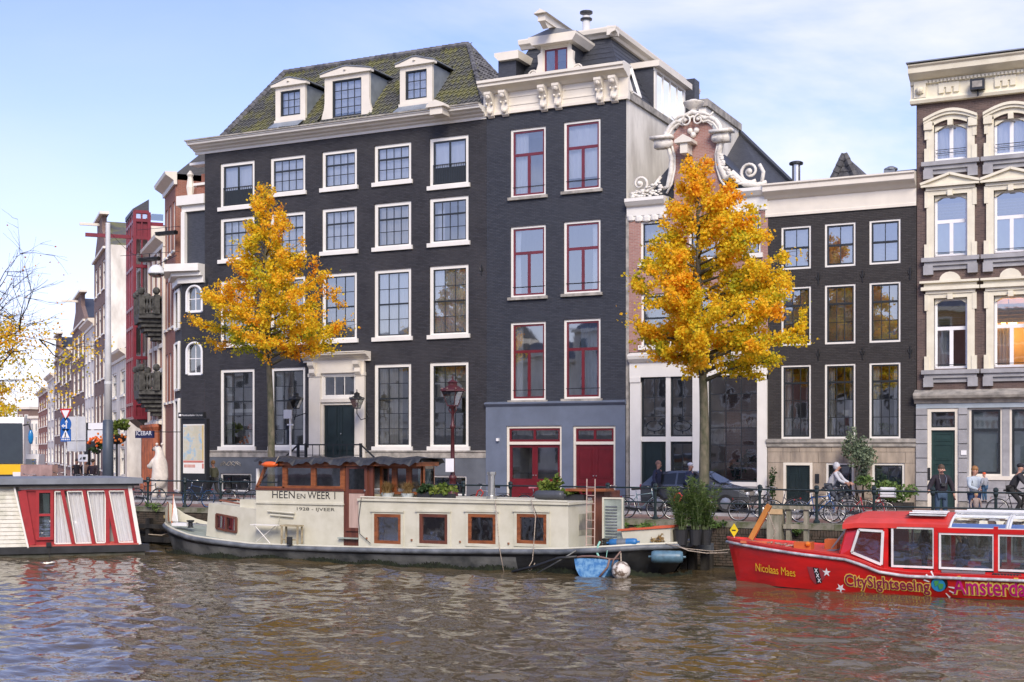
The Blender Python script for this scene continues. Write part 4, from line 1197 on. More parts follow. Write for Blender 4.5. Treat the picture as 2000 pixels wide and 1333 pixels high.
# ---------------------------------------------------------------- leaves
def leaf_cloud(pts, size, tone, fold=.25, ratio=.5):
 """pts: list of points; returns verts, faces, tones"""
 vs = []; fs = []; tn = []
 for p in pts:
  s = size*R.uniform(.6, 1.25)
  a = Vector((R.gauss(0,1), R.gauss(0,1), R.gauss(0,1)-.35)).normalized()
  b = a.cross(Vector((R.gauss(0,1), R.gauss(0,1), R.gauss(0,1)))).normalized()
  c = a.cross(b)
  o = len(vs); p = Vector(p)
  vs += [p, p+a*s*.5+b*s*ratio+c*s*fold*.6, p+a*s, p+a*s*.5-b*s*ratio+c*s*fold*.6]
  fs += [(o, o+1, o+2), (o, o+2, o+3)]
  q = tone(p); tn += [q, q]
 return vs, fs, tn
def leaves_obj(name, data, m, parent, kind=None):
 vs, fs, tn = data
 o = off(parent)
 me = bpy.data.meshes.new(name)
 me.from_pydata([tuple(v-o) for v in vs], [], fs)
 at = me.attributes.new('tone', 'FLOAT', 'FACE')
 at.data.foreach_set('value', tn)
 me.materials.append(m)
 ob = bpy.data.objects.new(name, me); COL.objects.link(ob); ob.parent = parent
 if kind: ob['kind'] = kind
 return ob
def leafy(parent, c, r, n, size, m, name='foliage', flat=1.0, lump=7, stems=False):
 c = Vector(c); lumps = [(Vector((R.gauss(0,.5)*r[0], R.gauss(0,.5)*r[1], R.gauss(0,.5)*r[2])), R.uniform(.3,.55), R.gauss(0,.12)) for _ in range(lump)]
 pts = []; tones = {}
 for i in range(n):
  l, lr, tl = R.choice(lumps)
  d = Vector((R.gauss(0,1), R.gauss(0,1), R.gauss(0,1)))
  d.normalize(); d *= R.random()**.4*lr
  p = c+l+Vector((d.x*r[0], d.y*r[1], d.z*r[2]))
  pts.append(p); tones[tuple(p)] = min(1, max(0, .5+tl+R.gauss(0,.18)))
 return leaves_obj(name, leaf_cloud(pts, size, lambda p: tones[tuple(p)]), m, parent)
M['leaf_dark'] = leafmat('dark_green_leaves', [(.015,.035,.012),(.03,.065,.02),(.06,.1,.03)], .2)
M['leaf_green'] = leafmat('green_leaves', [(.05,.09,.03),(.11,.19,.05),(.2,.28,.08)], .3)
M['leaf_lime'] = leafmat('lime_leaves', [(.05,.09,.02),(.14,.2,.03),(.3,.32,.07)], .3)
M['leaf_grey'] = leafmat('grey_green_leaves', [(.07,.11,.065),(.16,.21,.13),(.3,.35,.23)], .3)
M['leaf_straw'] = leafmat('straw_grass', [(.16,.1,.03),(.34,.22,.09),(.5,.38,.18)], .3)
house_gable()
# ================================================================ house 4: lower dark house on a sandstone base
def house_low():
 x0, x1 = BX[3], BX[4]-.002
 y = FY
 t = thing('low_canal_house', 'low dark brown-black house with cream fascia on a stained sandstone base', 'house', (x0, y, QZ))
 zb = ZW(1650, 857, y); zt = ZW(1640, 414, y)
 wins = []
 for a, b in ((1526,1584),(1611,1671),(1698,1759)):
  c = 1641
  o = (a+b)/2-c
  k = .0
  for i, (p, q) in enumerate(((436,521),(556,672),(711,856))):
   wins.append((XW(a,y), XW(b,y), ZW(c,q,y), ZW(c,p,y), i))
 wins = [(a,b,(c if i < 2 else zb+.0),d,i) for a,b,c,d,i in wins]
 wall_holes(MB(), x0, x1, zb, zt, y, [w[:4] for w in wins]).build('wall', M['warm_black_brick'], t)
 n = 0
 for xa, xb, za, zc, i in wins:
  rows = ([(.5,2),(.5,2)], [(.3,3),(.35,3),(.35,3)], [(.22,3),(.26,3),(.26,3),(.26,3)])[i]
  w = window(t, xa, xb, za, zc, y, rows, fw=.07, sw=.06, mid=0, midw=.08, sillm='ledge' if i < 2 else 'white', sill=.0 if i < 2 else .0, glass='glass' if i < 2 else 'glass_old', rm='room_mid', dep=.03)
  a0, a1, c0, c1 = w['_in']
  if i < 2:
   if not (i == 0 and xa > -10.3): blind(w, a0+.02, a1-.02, c0, c1, y+.27)
   else: blind(w, a0+.02, a1-.02, c0, c0+(c1-c0)*.5, y+.27);
  else:
   drape(w, a0, a0+.25, c0, c1, y+.3, M['curtain'], 2); drape(w, a1-.2, a1, c0, c1, y+.3, M['curtain'], 2)
   if 4 < n:
    if xa < -11 and xa > -13:
     lp = MB().lathe(((a0+a1)/2+.15, y+.7, c0+.8), [(.26,0),(.2,.22),(.02,.23)], 12).build('lamp_shade', M['white'], w)
     MB().tube([((a0+a1)/2+.15,y+.7,c0),((a0+a1)/2+.15,y+.7,c0+.85)],.015,5).build('lamp_stem', M['black_metal'], w)
    if xa > -11: leafy(w, ((a0+a1)/2, y+.5, c0+.4), (.3,.2,.35), 150, .1, M['leaf_green'], 'house_plant')
  n += 1
 for px in (1599, 1685, 1778):
  for py in (542, 692): anchor(t, XW(px,y), ZW(1641,py,y), y)
 # fascia and cornice
 z0, z1 = zt, ZW(1635, 355, y)
 MB().prismx([(y+.1,z0),(y-.06,z0),(y-.06,z0+.1),(y-.03,z0+.12),(y-.03,z1-.5),(y-.12,z1-.45),(y-.22,z1-.36),(y-.4,z1-.26),(y-.45,z1-.22),(y-.45,z1-.05),(y-.52,z1),(y-.52,z1+.06),(y+.1,z1+.12)], x0-.1, x1-.0).build('fascia', M['cream'], t)
 # base of sandstone slabs
 holes = [(XW(1531,y), XW(1588,y), QZ, ZW(1560,904,y)), (XW(1614,y), XW(1668,y), QZ+.3, ZW(1640,905,y)), (XW(1704,y), XW(1767,y), QZ+.3, ZW(1735,905,y))]
 hz = holes[0][3]; holes = [(a,b,c,hz) for a,b,c,d in holes]
 wall_holes(MB(), x0, x1, QZ, zb-.3, y-.02, holes, .3).build('base_core', M['ledge'], t)
 rows = [QZ+.02, QZ+.72, hz, (hz+zb-.3)/2+.1, zb-.3]
 xs_all = [x0+.0, holes[0][0], holes[0][1], holes[1][0], holes[1][1], holes[2][0], holes[2][1], x1]
 for j in range(4):
  za, zc = rows[j], rows[j+1]
  if j < 2: segs = [(xs_all[0],xs_all[1]),(xs_all[2],xs_all[3]),(xs_all[4],xs_all[5]),(xs_all[6],xs_all[7])]
  else:
   segs = []; x = x0
   while x < x1-.3:
    w_ = R.uniform(.8,1.25); segs.append((x, min(x1, x+w_) if x+w_ < x1-.3 else x1)); x = segs[-1][1]
  for a, b in segs:
   MB().box(a+.006, b-.006, y-.06-R.uniform(0,.01), y-.021, za+.006, zc-.006).build('stone_slab', M['sandstone'], t)
 MB().prismx([(y+.02,zb-.3),(y-.12,zb-.3),(y-.12,zb-.2),(y-.17,zb-.14),(y-.17,zb-.02),(y+.02,zb-.0)], x0-.04, x1).build('stone_band', M['ledge'], t)
 a, b, c, d = holes[0]
 f = MB().ring(a, b, c, d, y-.09, y+.1, .1, wb=.001).build('door_frame', M['cream'], t)
 for u, v in ((a+.1,(a+b)/2-.003),((a+b)/2+.003,b-.1)):
  door_leaf(t, u, v, QZ+.05, d-.1, y-.0, M['door_green'], [(.15,.85,.84,.95),(.15,.85,.38,.8),(.15,.85,.06,.33)])
 for h in holes[1:]:
  w = window(t, *h, y-.08, [(1, 2)], fw=.08, sw=.05, sill=0, rm='room_mid', midw=.05, glass='glass')
  blind(w, *w['_in'], y+.3, M['curtain_blue'])
 MB().box(XW(1593,y),XW(1601,y),y-.1,y-.06,ZW(1597,944,y),ZW(1597,926,y)).build('doorbell_panel', M['black_metal'], t)
 # flat roof, chimney flue, tiled roof peak, railing boxes
 MB().box(x0, x1, y+.3, 61, z1-.3, z1+.05).build('flat_roof', M['lead'], t)
 c = W(1555, 358, 51.5); top = ZW(1555, 322, 51.5)
 MB().lathe((c.x, 51.5, z1), [(.16,0),(.16,top-z1)], 12).build('flue_pipe', M['steel'], t)
 MB().lathe((c.x, 51.5, top-.02), [(.15,0),(.27,.02),(.27,.1),(.18,.14)], 12).build('flue_cap', M['black_metal'], t)
 ys = 54; ax, bx, px_ = XW(1602,ys), XW(1695,ys), XW(1650,ys); az, pz = z1-.2, ZW(1650,303,ys)
 MB().add([(ax,ys,az),(px_,ys,pz),(bx,ys,az),(ax,60,az),(px_,60,pz),(bx,60,az)], [(0,1,4,3),(1,2,5,4),(0,2,1)]).build('rear_gable', M['tile_grey'], t)
 mb = MB()
 for i in range(9):
  f = i/9
  for s_, e_ in ((ax, 1), (bx, 1)):
   p = Vector((s_,ys-.05,az)).lerp(Vector((px_,ys-.05,pz)), f); q = Vector((s_,ys-.05,az)).lerp(Vector((px_,ys-.05,pz)), (i+1)/9)
   mb.tube([p, q+Vector((0,0,.03))], [.16,.13], 6)
  w_ = (1-f)
  for k in range(int(10*w_)):
   xx = px_+(bx-px_)*(k/10)*1.0;
   mb.box(xx, xx+.14, ys-.06-R.uniform(0,.03), ys-.01, az+(pz-az)*f, az+(pz-az)*(f+.1)); xx = px_-(px_-ax)*(k/10); mb.box(xx-.14, xx, ys-.06-R.uniform(0,.03), ys-.01, az+(pz-az)*f, az+(pz-az)*(f+.1))
 mb.build('gable_tiles', M['tile_grey'], t, kind='stuff')
 bxm = MB()
 for a, b, tz in ((1728,1750,332),(1752,1782,336)):
  xa, xb = XW(a,51), XW(b,51); bxm.box(xa, xb, 50.8, 51.3, z1+.05, ZW(1755,tz,51));
 bxm.lathe((XW(1740,51),51,ZW(1740,333,51)), [(.25,0),(.25,.06),(.1,.14)], 10)
 bxm.build('roof_box', M['lead'], t)
 rl = MB(); xa, xb = XW(1695,51.2), XW(1786,51.2); zr = ZW(1755,331,51.2)
 rl.bar((xa+.8,51.6,zr),(xb,51.6,zr),.05)
 for i in range(6): rl.bar((xa+.8+(xb-xa-.8)*i/5,51.6,z1),(xa+.8+(xb-xa-.8)*i/5,51.6,zr),.04)
 rl.build('roof_railing', M['black_metal'], t)
 MB().box(x0+.01, x1-.01, y+2.2, 61, QZ, z1-.31).build('rear_body', M['warm_black_brick'], t)
house_low()
# ================================================================ house 5: brown brick house with cream pediments
def arch_poly(xa, xb, za, zb, rise, n=10):
 p = [(xa, za), (xb, za), (xb, zb-rise)]
 for i in range(1, n):
  u = i/n; p.append((xb+(xa-xb)*u, zb-rise+rise*math.sin(PI*u)))
 p.append((xa, zb-rise))
 return p
def house_brown():
 x0, x1 = BX[4], 1.2
 y = FY
 t = thing('brown_brick_house', 'tall brown brick house with cream arched window surrounds over grey stone ground floor', 'house', (x0, y, QZ))
 zl = ZW(1900, 770, y)
 zt = ZW(1795, 205, y)
 sp = XW(1975,y)-XW(1857,y)
 base = XW(1857, y)
 rowsz = [(ZW(1857,311,y), ZW(1857,243,y)), (ZW(1858,499,y), ZW(1858,380,y)), (ZW(1862,719,y), ZW(1862,582,y))]
 hw = (XW(1889,y)-XW(1826,y))/2
 holes = []
 for ci in range(3):
  for ri, (za, zb) in enumerate(rowsz):
   holes.append((base+ci*sp-hw-.02, base+ci*sp+hw+.02, za-.02, zb, ri, ci))
 wall_holes(MB(), x0, x1, zl-.1, zt, y, [h[:4] for h in holes], .3).build('wall', M['brown_brick'], t)
 MB().box(x0, x0+.02, y, 62, QZ, zt).build('side_wall', M['brown_brick'], t)
 for xa, xb, za, zb, ri, ci in holes:
  cx = (xa+xb)/2
  rise = .22
  g = window(t, xa, xb, za, zb, y, [(1, 2)] if ri == 0 else [(.42, 1), (.58, 2)], white='purewhite', sash='purewhite', fw=.04, sw=.05, bw=.13, mid=0, midw=.13, sill=0,
       glass='glass_up' if ri < 1 else 'glass', rm='room_mid' if ri < 2 else ('room_warm' if ci else 'room_mid'), dep=.12)
  a0, a1, c0, c1 = g['_in']
  # arched head fillers
  m_ = MB()
  for s_ in (-1, 1):
   pts = [(cx+s_*hw, zb)]
   for i in range(7):
    u = i/6; pts.append((cx+s_*hw*(1-u), zb-rise+rise*math.sin(PI/2*u)))
   m_.prism(pts[:1]+pts[1:], y+.06, y+.2)
  m_.build('arch_spandrel', M['yellowcream'], g)
  if ri > 0:
   h_ = c1-(c1-c0)*.42
   mb = MB();
   for k in range(5): mb.box(a0+.05, a1-.05, y+.24+.01*(k%2), y+.25+.01*(k%2), h_+.12+(c1-h_-.35)*k/5, h_+.12+(c1-h_-.35)*(k+1)/5-.01)
   mb.build('roman_shade', M['yellow_shade'], g)
  if ri == 0: drape(g, a0, a1, c0, c1, y+.3, M['curtain'], 6, .02)  # added curtain, makes the top-row panes look pale
  if ri == 1: MB().quad((a0,y+.23,c0),(a1,y+.23,c0),(a1,y+.23,c0+(c1-c0)*.56),(a0,y+.23,c0+(c1-c0)*.56)).build('translucent_film', M['screen'], g)
  if ri == 2:
   drape(g, a0, a0+.5, c0, c0+(c1-c0)*.56, y+.5, M['curtain'], 4)
   if ci == 1:
    l = thing('chandelier', 'lit chandelier hanging behind the rightmost upper window of the brown house', 'lamp', (cx-.2, y+1.1, c1-.9))
    mb = MB()
    for k in range(5):
     a = k*2*PI/5; mb.ball((cx-.2+.22*math.cos(a), y+1.1+.22*math.sin(a), c1-.85), .07, 8, 5)
    mb.build('bulbs', emis('chandelier_glow', (1,.5,.12), 12), l)
    MB().tube([(cx-.2,y+1.1,c1),(cx-.2,y+1.1,c1-.85)],.015,5).build('stem', M['black_metal'], l)
    pl = bpy.data.lights.new('chandelier_light', 'POINT'); pl.energy = 45; pl.color = (1,.6,.25); pl.shadow_soft_size = .15
    po = bpy.data.objects.new('chandelier_light', pl); COL.objects.link(po); po.parent = l; po.location = (0,-.1,-.35)
  # surround
  s = MB(); ow = .25
  top = zb+(.16 if ri else .1)
  s.box(xa-ow, xa-.0, y-.1, y+.1, za-.05, top); s.box(xb, xb+ow, y-.1, y+.1, za-.05, top)
  s.box(xa-ow-.08, xa-ow+.1, y-.13, y+.05, za-.05, za+.45); s.box(xb+ow-.1, xb+ow+.08, y-.13, y+.05, za-.05, za+.45)
  s.box(xa-ow-.07, xa-ow+.07, y-.12, y+.05, top-.6, top); s.box(xb+ow-.07, xb+ow+.07, y-.12, y+.05, top-.6, top)
  if ri == 0:
   for q_ in (xa-ow+.06, xb+ow-.06): s.box(q_-.15, q_+.15, y-.187, y+.05, zb-.16, zb+.135)
   n = 14
   for i in range(n):
    u0, u1 = i/n, (i+1)/n
    for (o1, o2, yy, dz) in ((0, .3, y-.1, 0), (.3, .4, y-.2, .0), (.4, .48, y-.26, 0)):
     e_ = .1 if o1 else 0
     A_ = xa-ow-e_; B_ = xb+ow+e_
     f0 = rise*1.3*math.sin(PI*u0); f1 = rise*1.3*math.sin(PI*u1)
     zb0 = zb-.12+f0 if o1 == 0 else zb+.05+o1-.3+f0
     zb1 = zb-.12+f1 if o1 == 0 else zb+.05+o1-.3+f1
     hh = .24 if o1 == 0 else .1
     X0 = A_+(B_-A_)*u0; X1 = A_+(B_-A_)*u1
     s.add([(X0,yy,zb0),(X1,yy,zb1),(X1,yy,zb1+hh),(X0,yy,zb0+hh),(X0,y+.05,zb0),(X1,y+.05,zb1),(X1,y+.05,zb1+hh),(X0,y+.05,zb0+hh)],
        [(0,1,2,3),(3,2,6,7),(0,4,5,1),(0,3,7,4),(1,5,6,2)])
  else:
   s.box(xa-.001, xb+.001, y-.1, y+.1, zb, top)
   s.box(xa-ow-.03, xb+ow+.03, y-.15, y+.05, top, top+.12)
   A_, B_ = xa-ow-.12, xb+ow+.12
   if ri == 1:
    s.prism([(A_,top+.12),(B_,top+.12),(B_,top+.22),(cx,top+.52),(A_,top+.22)], y-.2, y+.05)
    s.bar((A_-.08,y-.2,top+.24),(cx,y-.2,top+.56),.22,.09); s.bar((cx,y-.2,top+.56),(B_+.08,y-.2,top+.24),.22,.09); s.box(A_-.06,B_+.06,y-.28,y+.05,top+.12,top+.2)
   else:
    s.box(A_-.06, B_+.06, y-.26, y+.05, top+.12, top+.24); s.box(A_+.03, B_-.03, y-.16, y+.05, top+.24, top+.38); s.box(A_-.1, B_+.1, y-.3, y+.05, top+.38, top+.46)
    s.prism([(cx+.36*math.cos(PI*i/8), top+.46+.3*math.sin(PI*i/8)) for i in range(9)], y-.28, y+.05)
  s.box(cx-.09, cx+.09, y-.2, y+.05, zb-.06, zb+.14)
  s.build('window_surround', M['yellowcream'], g)
  # sill
  b = MB(); b.box(xa-ow-.17, xb+ow+.17, y-.24, y+.05, za-.2, za-.05); b.box(xa-ow-.08, xb+ow+.08, y-.16, y+.05, za-.34, za-.2)
  b.box(xa-ow-.08, xb+ow+.08, y-.08, y+.05, za-.5, za-.34)
  for xx in (xa-ow+.06, xb+ow-.06): b.box(xx-.17, xx+.17, y-.17, y+.05, za-.66, za-.33)
  b.build('stone_sill', M['bluestone'], g)
  rod(g, xa+.05, xb-.05, c0+.22 if ri == 0 else c0+.1, y+.03, 2 if ri == 0 else 1)
 # entablature
 zc = ZW(1880, 125, y)
 pr = [(y+.1,zt),(y-.2,zt),(y-.24,zt+.1),(y-.2,zt+.18),(y-.07,zt+.22),(y-.07,zc-.62),(y-.14,zc-.6),(y-.16,zc-.48),(y-.3,zc-.44),(y-.5,zc-.34),(y-.6,zc-.28),(y-.62,zc-.1),(y-.7,zc-.04),(y-.72,zc),(y+.1,zc+.05)]
 MB().prismx(pr, x0-.2, x1).build('entablature', M['yellowcream'], t)
 MB().box(x0-.25, x1, y-.76, y+.3, zc+.05, zc+.09).build('roof_edge', M['lead'], t)
 d = MB(); x = x0+.35
 while x < x1: d.box(x, x+.07, y-.21, y-.13, zc-.6, zc-.5); x += .13
 d.build('dentils', M['yellowcream'], t, kind='stuff')
 pl = MB(); pl.box(x0-.06, x0+.36, y-.2, y-.06, zt+.2, zc-.5); pl.box(x0+.02,x0+.28,y-.27,y-.2,zt+.35,zc-.75); pl.ball((x0+.15,y-.28,zc-.85),.13,8,6); pl.ball((x0+.15,y-.26,zt+.4),.1,8,6)
 pl.build('corner_console', M['yellowcream'], t)
 for p in (1854, 1964):
  xx = XW(p, y); m_ = MB()
  m_.box(xx-.36, xx+.36, y-.12, y-.06, zc-.8, zc-.62)
  for q in (-.26, 0, .26): m_.box(xx+q-.09, xx+q+.09, y-.15, y-.06, zc-1.0, zc-.8)
  m_.build('guttae_block', M['yellowcream'], t)
 xx = XW(1912, y)
 fl = MB(); fl.box(xx-.24, xx+.24, y-.5, y-.2, zc-1.1, zc-.72); fl.bar((xx,y-.3,zc-1.3),(xx,y-.3,zc-1.1),.05)
 f_ = fl.build('floodlight', M['black_metal'], t)
 MB().box(xx-.17, xx+.17, y-.51, y-.502, zc-1.02, zc-.8).build('lens', M['ledge'], f_)
 # ground floor
 led = MB().prismx([(y+.05,zl-.32),(y-.14,zl-.32),(y-.2,zl-.2),(y-.36,zl-.14),(y-.4,zl-.05),(y-.4,zl+.02),(y+.05,zl+.2)], x0-.06, x1)
 led.build('stone_cornice', M['ledge'], t)
 z0 = zl-.32; zh = ZW(1900, 797, y)
 MB().box(x0, x1, y-.1, y+.1, zh+.0, z0).build('lintel_band', M['greyblue_stone'], t)
 dx0, dx1 = XW(1812,y), XW(1873,y)
 wx = [(XW(1893,y), XW(1958,y)), (XW(1972,y), XW(2040,y)), (XW(2054,y), XW(2120,y))]
 wz = ZW(1925, 930, y)
 holes2 = [(dx0, dx1, QZ, zh)]+[(a, b, wz, zh) for a, b in wx if b < x1]
 wall_holes(MB(), x0, x1, QZ, zh, y-.02, holes2, .3).build('ground_floor_wall', M['bluestone'], t)
 for a, b in ((x0, dx0), (dx1, wx[0][0]-.05)):
  z = QZ+.35; i = 0
  while z < zh-.1:
   z2 = min(z+.52, zh)
   MB().box(a+.004, b-.004, y-.14, y-.021, z+.03, z2).build('stone_block', M['bluestone'], t)
   z = z2; i += 1
  MB().box(a+.002, b-.002, y-.16, y-.021, QZ, QZ+.35).build('stone_plinth', M['ledge'], t)
 zz = wz-.14
 rows = [(QZ+.35, QZ+.85), (QZ+.85, zz)]
 for a, b in rows:
  x = wx[0][0]-.05
  while x < x1-.1:
   MB().box(x+.004, min(x+1.3, x1)-.004, y-.08, y-.021, a+.004, b-.004).build('stone_block', M['bluestone'], t); x += 1.3
 MB().box(wx[0][0]-.05, x1, y-.12, y-.021, zz, wz-.002).build('window_ledge', M['cream'], t)
 f = MB().ring(dx0+.001, dx1-.001, QZ, zh-.001, y-.06, y+.1, .13, wb=.001); tz = ZW(1844, 838, y)
 f.box(dx0+.13, dx1-.13, y-.06, y+.1, tz-.05, tz+.05)
 fr = f.build('door_frame', M['cream'], t)
 d_ = door_leaf(t, dx0+.132, dx1-.132, QZ+.05, tz-.052, y+.03, M['door_green2'], [(.12,.88,.86,.96),(.12,.88,.62,.82),(.12,.88,.08,.58)])
 s = MB().ring(dx0+.131, dx1-.131, tz+.051, zh-.131, y+.0, y+.05, .05).build('transom_sash', M['sash_dark'], fr)
 inst('pane', pane_mesh(M['glass']), fr, ((dx0+dx1)/2, y+.03, (tz+zh)/2-.04), (dx1-dx0-.3, 1, zh-tz-.2))
 room(fr, dx0+.15, dx1-.15, tz+.06, zh-.14, y+.14, M['room_warm'], 1.2)
 MB().box(dx0+.015, dx0+.1, y-.09, y-.06, ZW(1815,938,y), ZW(1815,914,y)).build('letterbox', M['black_metal'], t)
 MB().box(XW(1878,y), XW(1889,y), y-.17, y-.14, ZW(1883,889,y), ZW(1883,880,y)).build('house_number_plate', M['purewhite'], t)
 for i, (a, b) in enumerate(wx):
  if b > x1: continue
  w = window(t, a, b, wz, zh, y-.04, [(.3, 1), (.7, 1)], white='cream', sash='sash_dark', fw=.07, sw=.08, mid=0, midw=.1, sill=0, rm='room_mid', glass='glass')
  a0, a1, c0, c1 = w['_in']
  MB().quad((a0,y+.2,c0),(a1,y+.2,c0),(a1,y+.2,c1),(a0,y+.2,c1)).build('translucent_film', M['screen'], w)
 MB().box(x0+.03, x1, y+2.6, 62, QZ, zc-.02).build('rear_body', M['brown_brick'], t)
M['greyblue_stone'] = mat('grey_blue_lintel', (.36,.42,.47), .6, var=.08)
house_brown()
# ================================================================ corner and side street on the left
C0 = Vector((XW(355, FY), FY, 0))
SV = -60.0
_a = math.atan2(SV-1000, F)
_r = ray(SV)
SD = Vector((_r[0], _r[1], 0)).normalized()        # direction in which the side street runs away
SNV = Vector((SD.y, -SD.x, 0))                     # pointing from the street face back into the block
PHI = math.atan2(-SD.y, -SD.x)                     # local +X = -SD, local +Y = SNV
if (Matrix.Rotation(PHI, 3, 'Z') @ Vector((0,1,0))).dot(SNV) < 0: SNV = -SNV
def st_t(px, o=0.0):
 """distance along the street line (moved o towards the canal side) of the point seen at px"""
 rx, ry = ray(px); P0 = C0-SNV*o
 return (rx*P0.y-ry*P0.x)/(ry*SD.x-rx*SD.y)
def st_z(px, py, o=0.0):
 P = C0-SNV*o+SD*st_t(px, o)
 zc = -P.x*SN+P.y*CS
 return CAMZ+(HZ-py)*zc/F
def corner_house():
 y = FY
 x0, x1 = C0.x, BX[0]-.003
 t = thing('corner_house', 'narrow dark corner house with two white arched windows and slate upper part', 'house', (x0, y, QZ))
 zt = ZW(375, 553, y)
 ws = [(XW(363,y), XW(396,y), ZW(380,611,y), ZW(380,557,y)), (XW(363,y), XW(396,y), ZW(380,733,y), ZW(380,668,y))]
 wall_holes(MB(), x0, x1, QZ, zt, y, ws).build('wall', M['black_brick'], t)
 for a in ws:
  w = window(t, *a, y, [(.5, 2), (.5, 2)], white='purewhite', sash='purewhite', fw=.09, sw=.03, bw=.035, sill=0, rm='room_light', glass='glass_up')
  m_ = MB(); cx = (a[0]+a[1])/2; hw = (a[1]-a[0])/2
  for s_ in (-1, 1):
   m_.prism([(cx+s_*hw, a[3]+.01)]+[(cx+s_*hw*math.cos(PI/2*i/6), a[3]-.45+.45*math.sin(PI/2*i/6)) for i in range(7)], y-.01, y+.24)
  m_.build('arch_spandrel', M['black_brick'], w)
  MB().tube([(cx-hw+.05, y+.0, a[2]+.05),(cx-hw+.05, y+.0, a[3]-.45)]+[(cx-(hw-.05)*math.cos(PI*i/10), y+.0, a[3]-.45+.42*math.sin(PI*i/10)) for i in range(11)]+[(cx+hw-.05, y, a[2]+.05)], .06, 5).build('arch_frame', M['purewhite'], w)
 # street-side wall
 L1 = 2.2
 p = C0+SD*L1
 MB().quad((x0,y,QZ),(p.x,p.y,QZ),(p.x,p.y,zt),(x0,y,zt)).build('street_wall', M['black_brick'], t)
 s = MB()
 for za, zb in ((ZW(350,640,y), ZW(350,565,y)), (ZW(350,760,y), ZW(350,668,y)), (QZ+.2, ZW(350,780,y))):
  for o in (.45, 1.75): q = C0+SD*o-SNV*.04; s.bar((q.x,q.y,za),(q.x,q.y,zb),.14)
  q = C0+SD*.45-SNV*.04; q2 = C0+SD*1.75-SNV*.04
  s.bar((q.x,q.y,za),(q2.x,q2.y,za),.12); s.bar((q.x,q.y,zb),(q2.x,q2.y,zb),.12)
 s.build('street_window_frame', M['white'], t)
 # lower cornice wrapping the corner
 m_ = MB()
 for k, (o, za, zb) in enumerate(((.12, zt-.02, zt+.3), (.3, zt+.3, zt+.5), (.5, zt+.5, zt+.85))):
  q0 = C0-SNV*o+SD*2.4; q1 = C0-SNV*o-SD*.0+Vector((0,-o,0)); q2 = Vector((x1, y-o, 0));
  m_.prismz([(q0.x,q0.y),(q1.x,q1.y),(q2.x,q2.y),(x1,y+1),(q0.x+1,q0.y+1)], za, zb)
 m_.build('cornice', M['white'], t)
 # slate storey
 z2 = ZW(375, 412, y)
 MB().prismz([(C0.x+.1,y+.25),(x1,y+.25),(x1,y+3),(C0.x-.9+.1,y+1.9)], zt+.85, z2).build('slate_storey', M['slate'], t)
 MB().box(x0-.1, x0+.12, y+.05, y+.3, zt+.85, z2).build('white_pilaster', M['white'], t)
 m_ = MB()
 for o, za, zb in ((.1, z2, z2+.3), (.28, z2+.3, z2+.75)):
  m_.prismz([(x0-.9-o,y+1.9),(x0-o,y+.2-o),(x1,y+.2-o),(x1,y+3),(x0-.9,y+3)], za, zb)
 m_.build('upper_cornice', M['white'], t)
 # stepped red gable rising behind
 g = MB(); zg = z2+.75; z3 = ZW(390, 320, y)
 a, b = x0+.15, x1
 st = [(a,zg),(b,zg),(b,z3+.1),(b-.35,z3+.1),(b-.35,z3-.35),(b-.7,z3-.35),(b-.7,z3-.9),(a+.25,z3-.9),(a+.25,z3-1.5),(a,z3-1.5)]
 g.prism(st, y+.6, y+1.0); g.build('step_gable', M['red_brick'], t)
 MB().box(a-.1, b, y+.5, y+1.1, z3+.1, z3+.22).box(a, b-.3, y+.5, y+1.1, z3-.9, z3-.78).box(a-.1,a+.5,y+.5,y+1.1,z3-1.5,z3-1.35).build('gable_coping', M['white'], t)
 MB().lathe((x0+.1, y+.5, zg), [(.12,0),(.2,.5),(.12,1),(.18,1.1),(.05,1.3)], 8).build('finial', M['cream'], t)
corner_house()
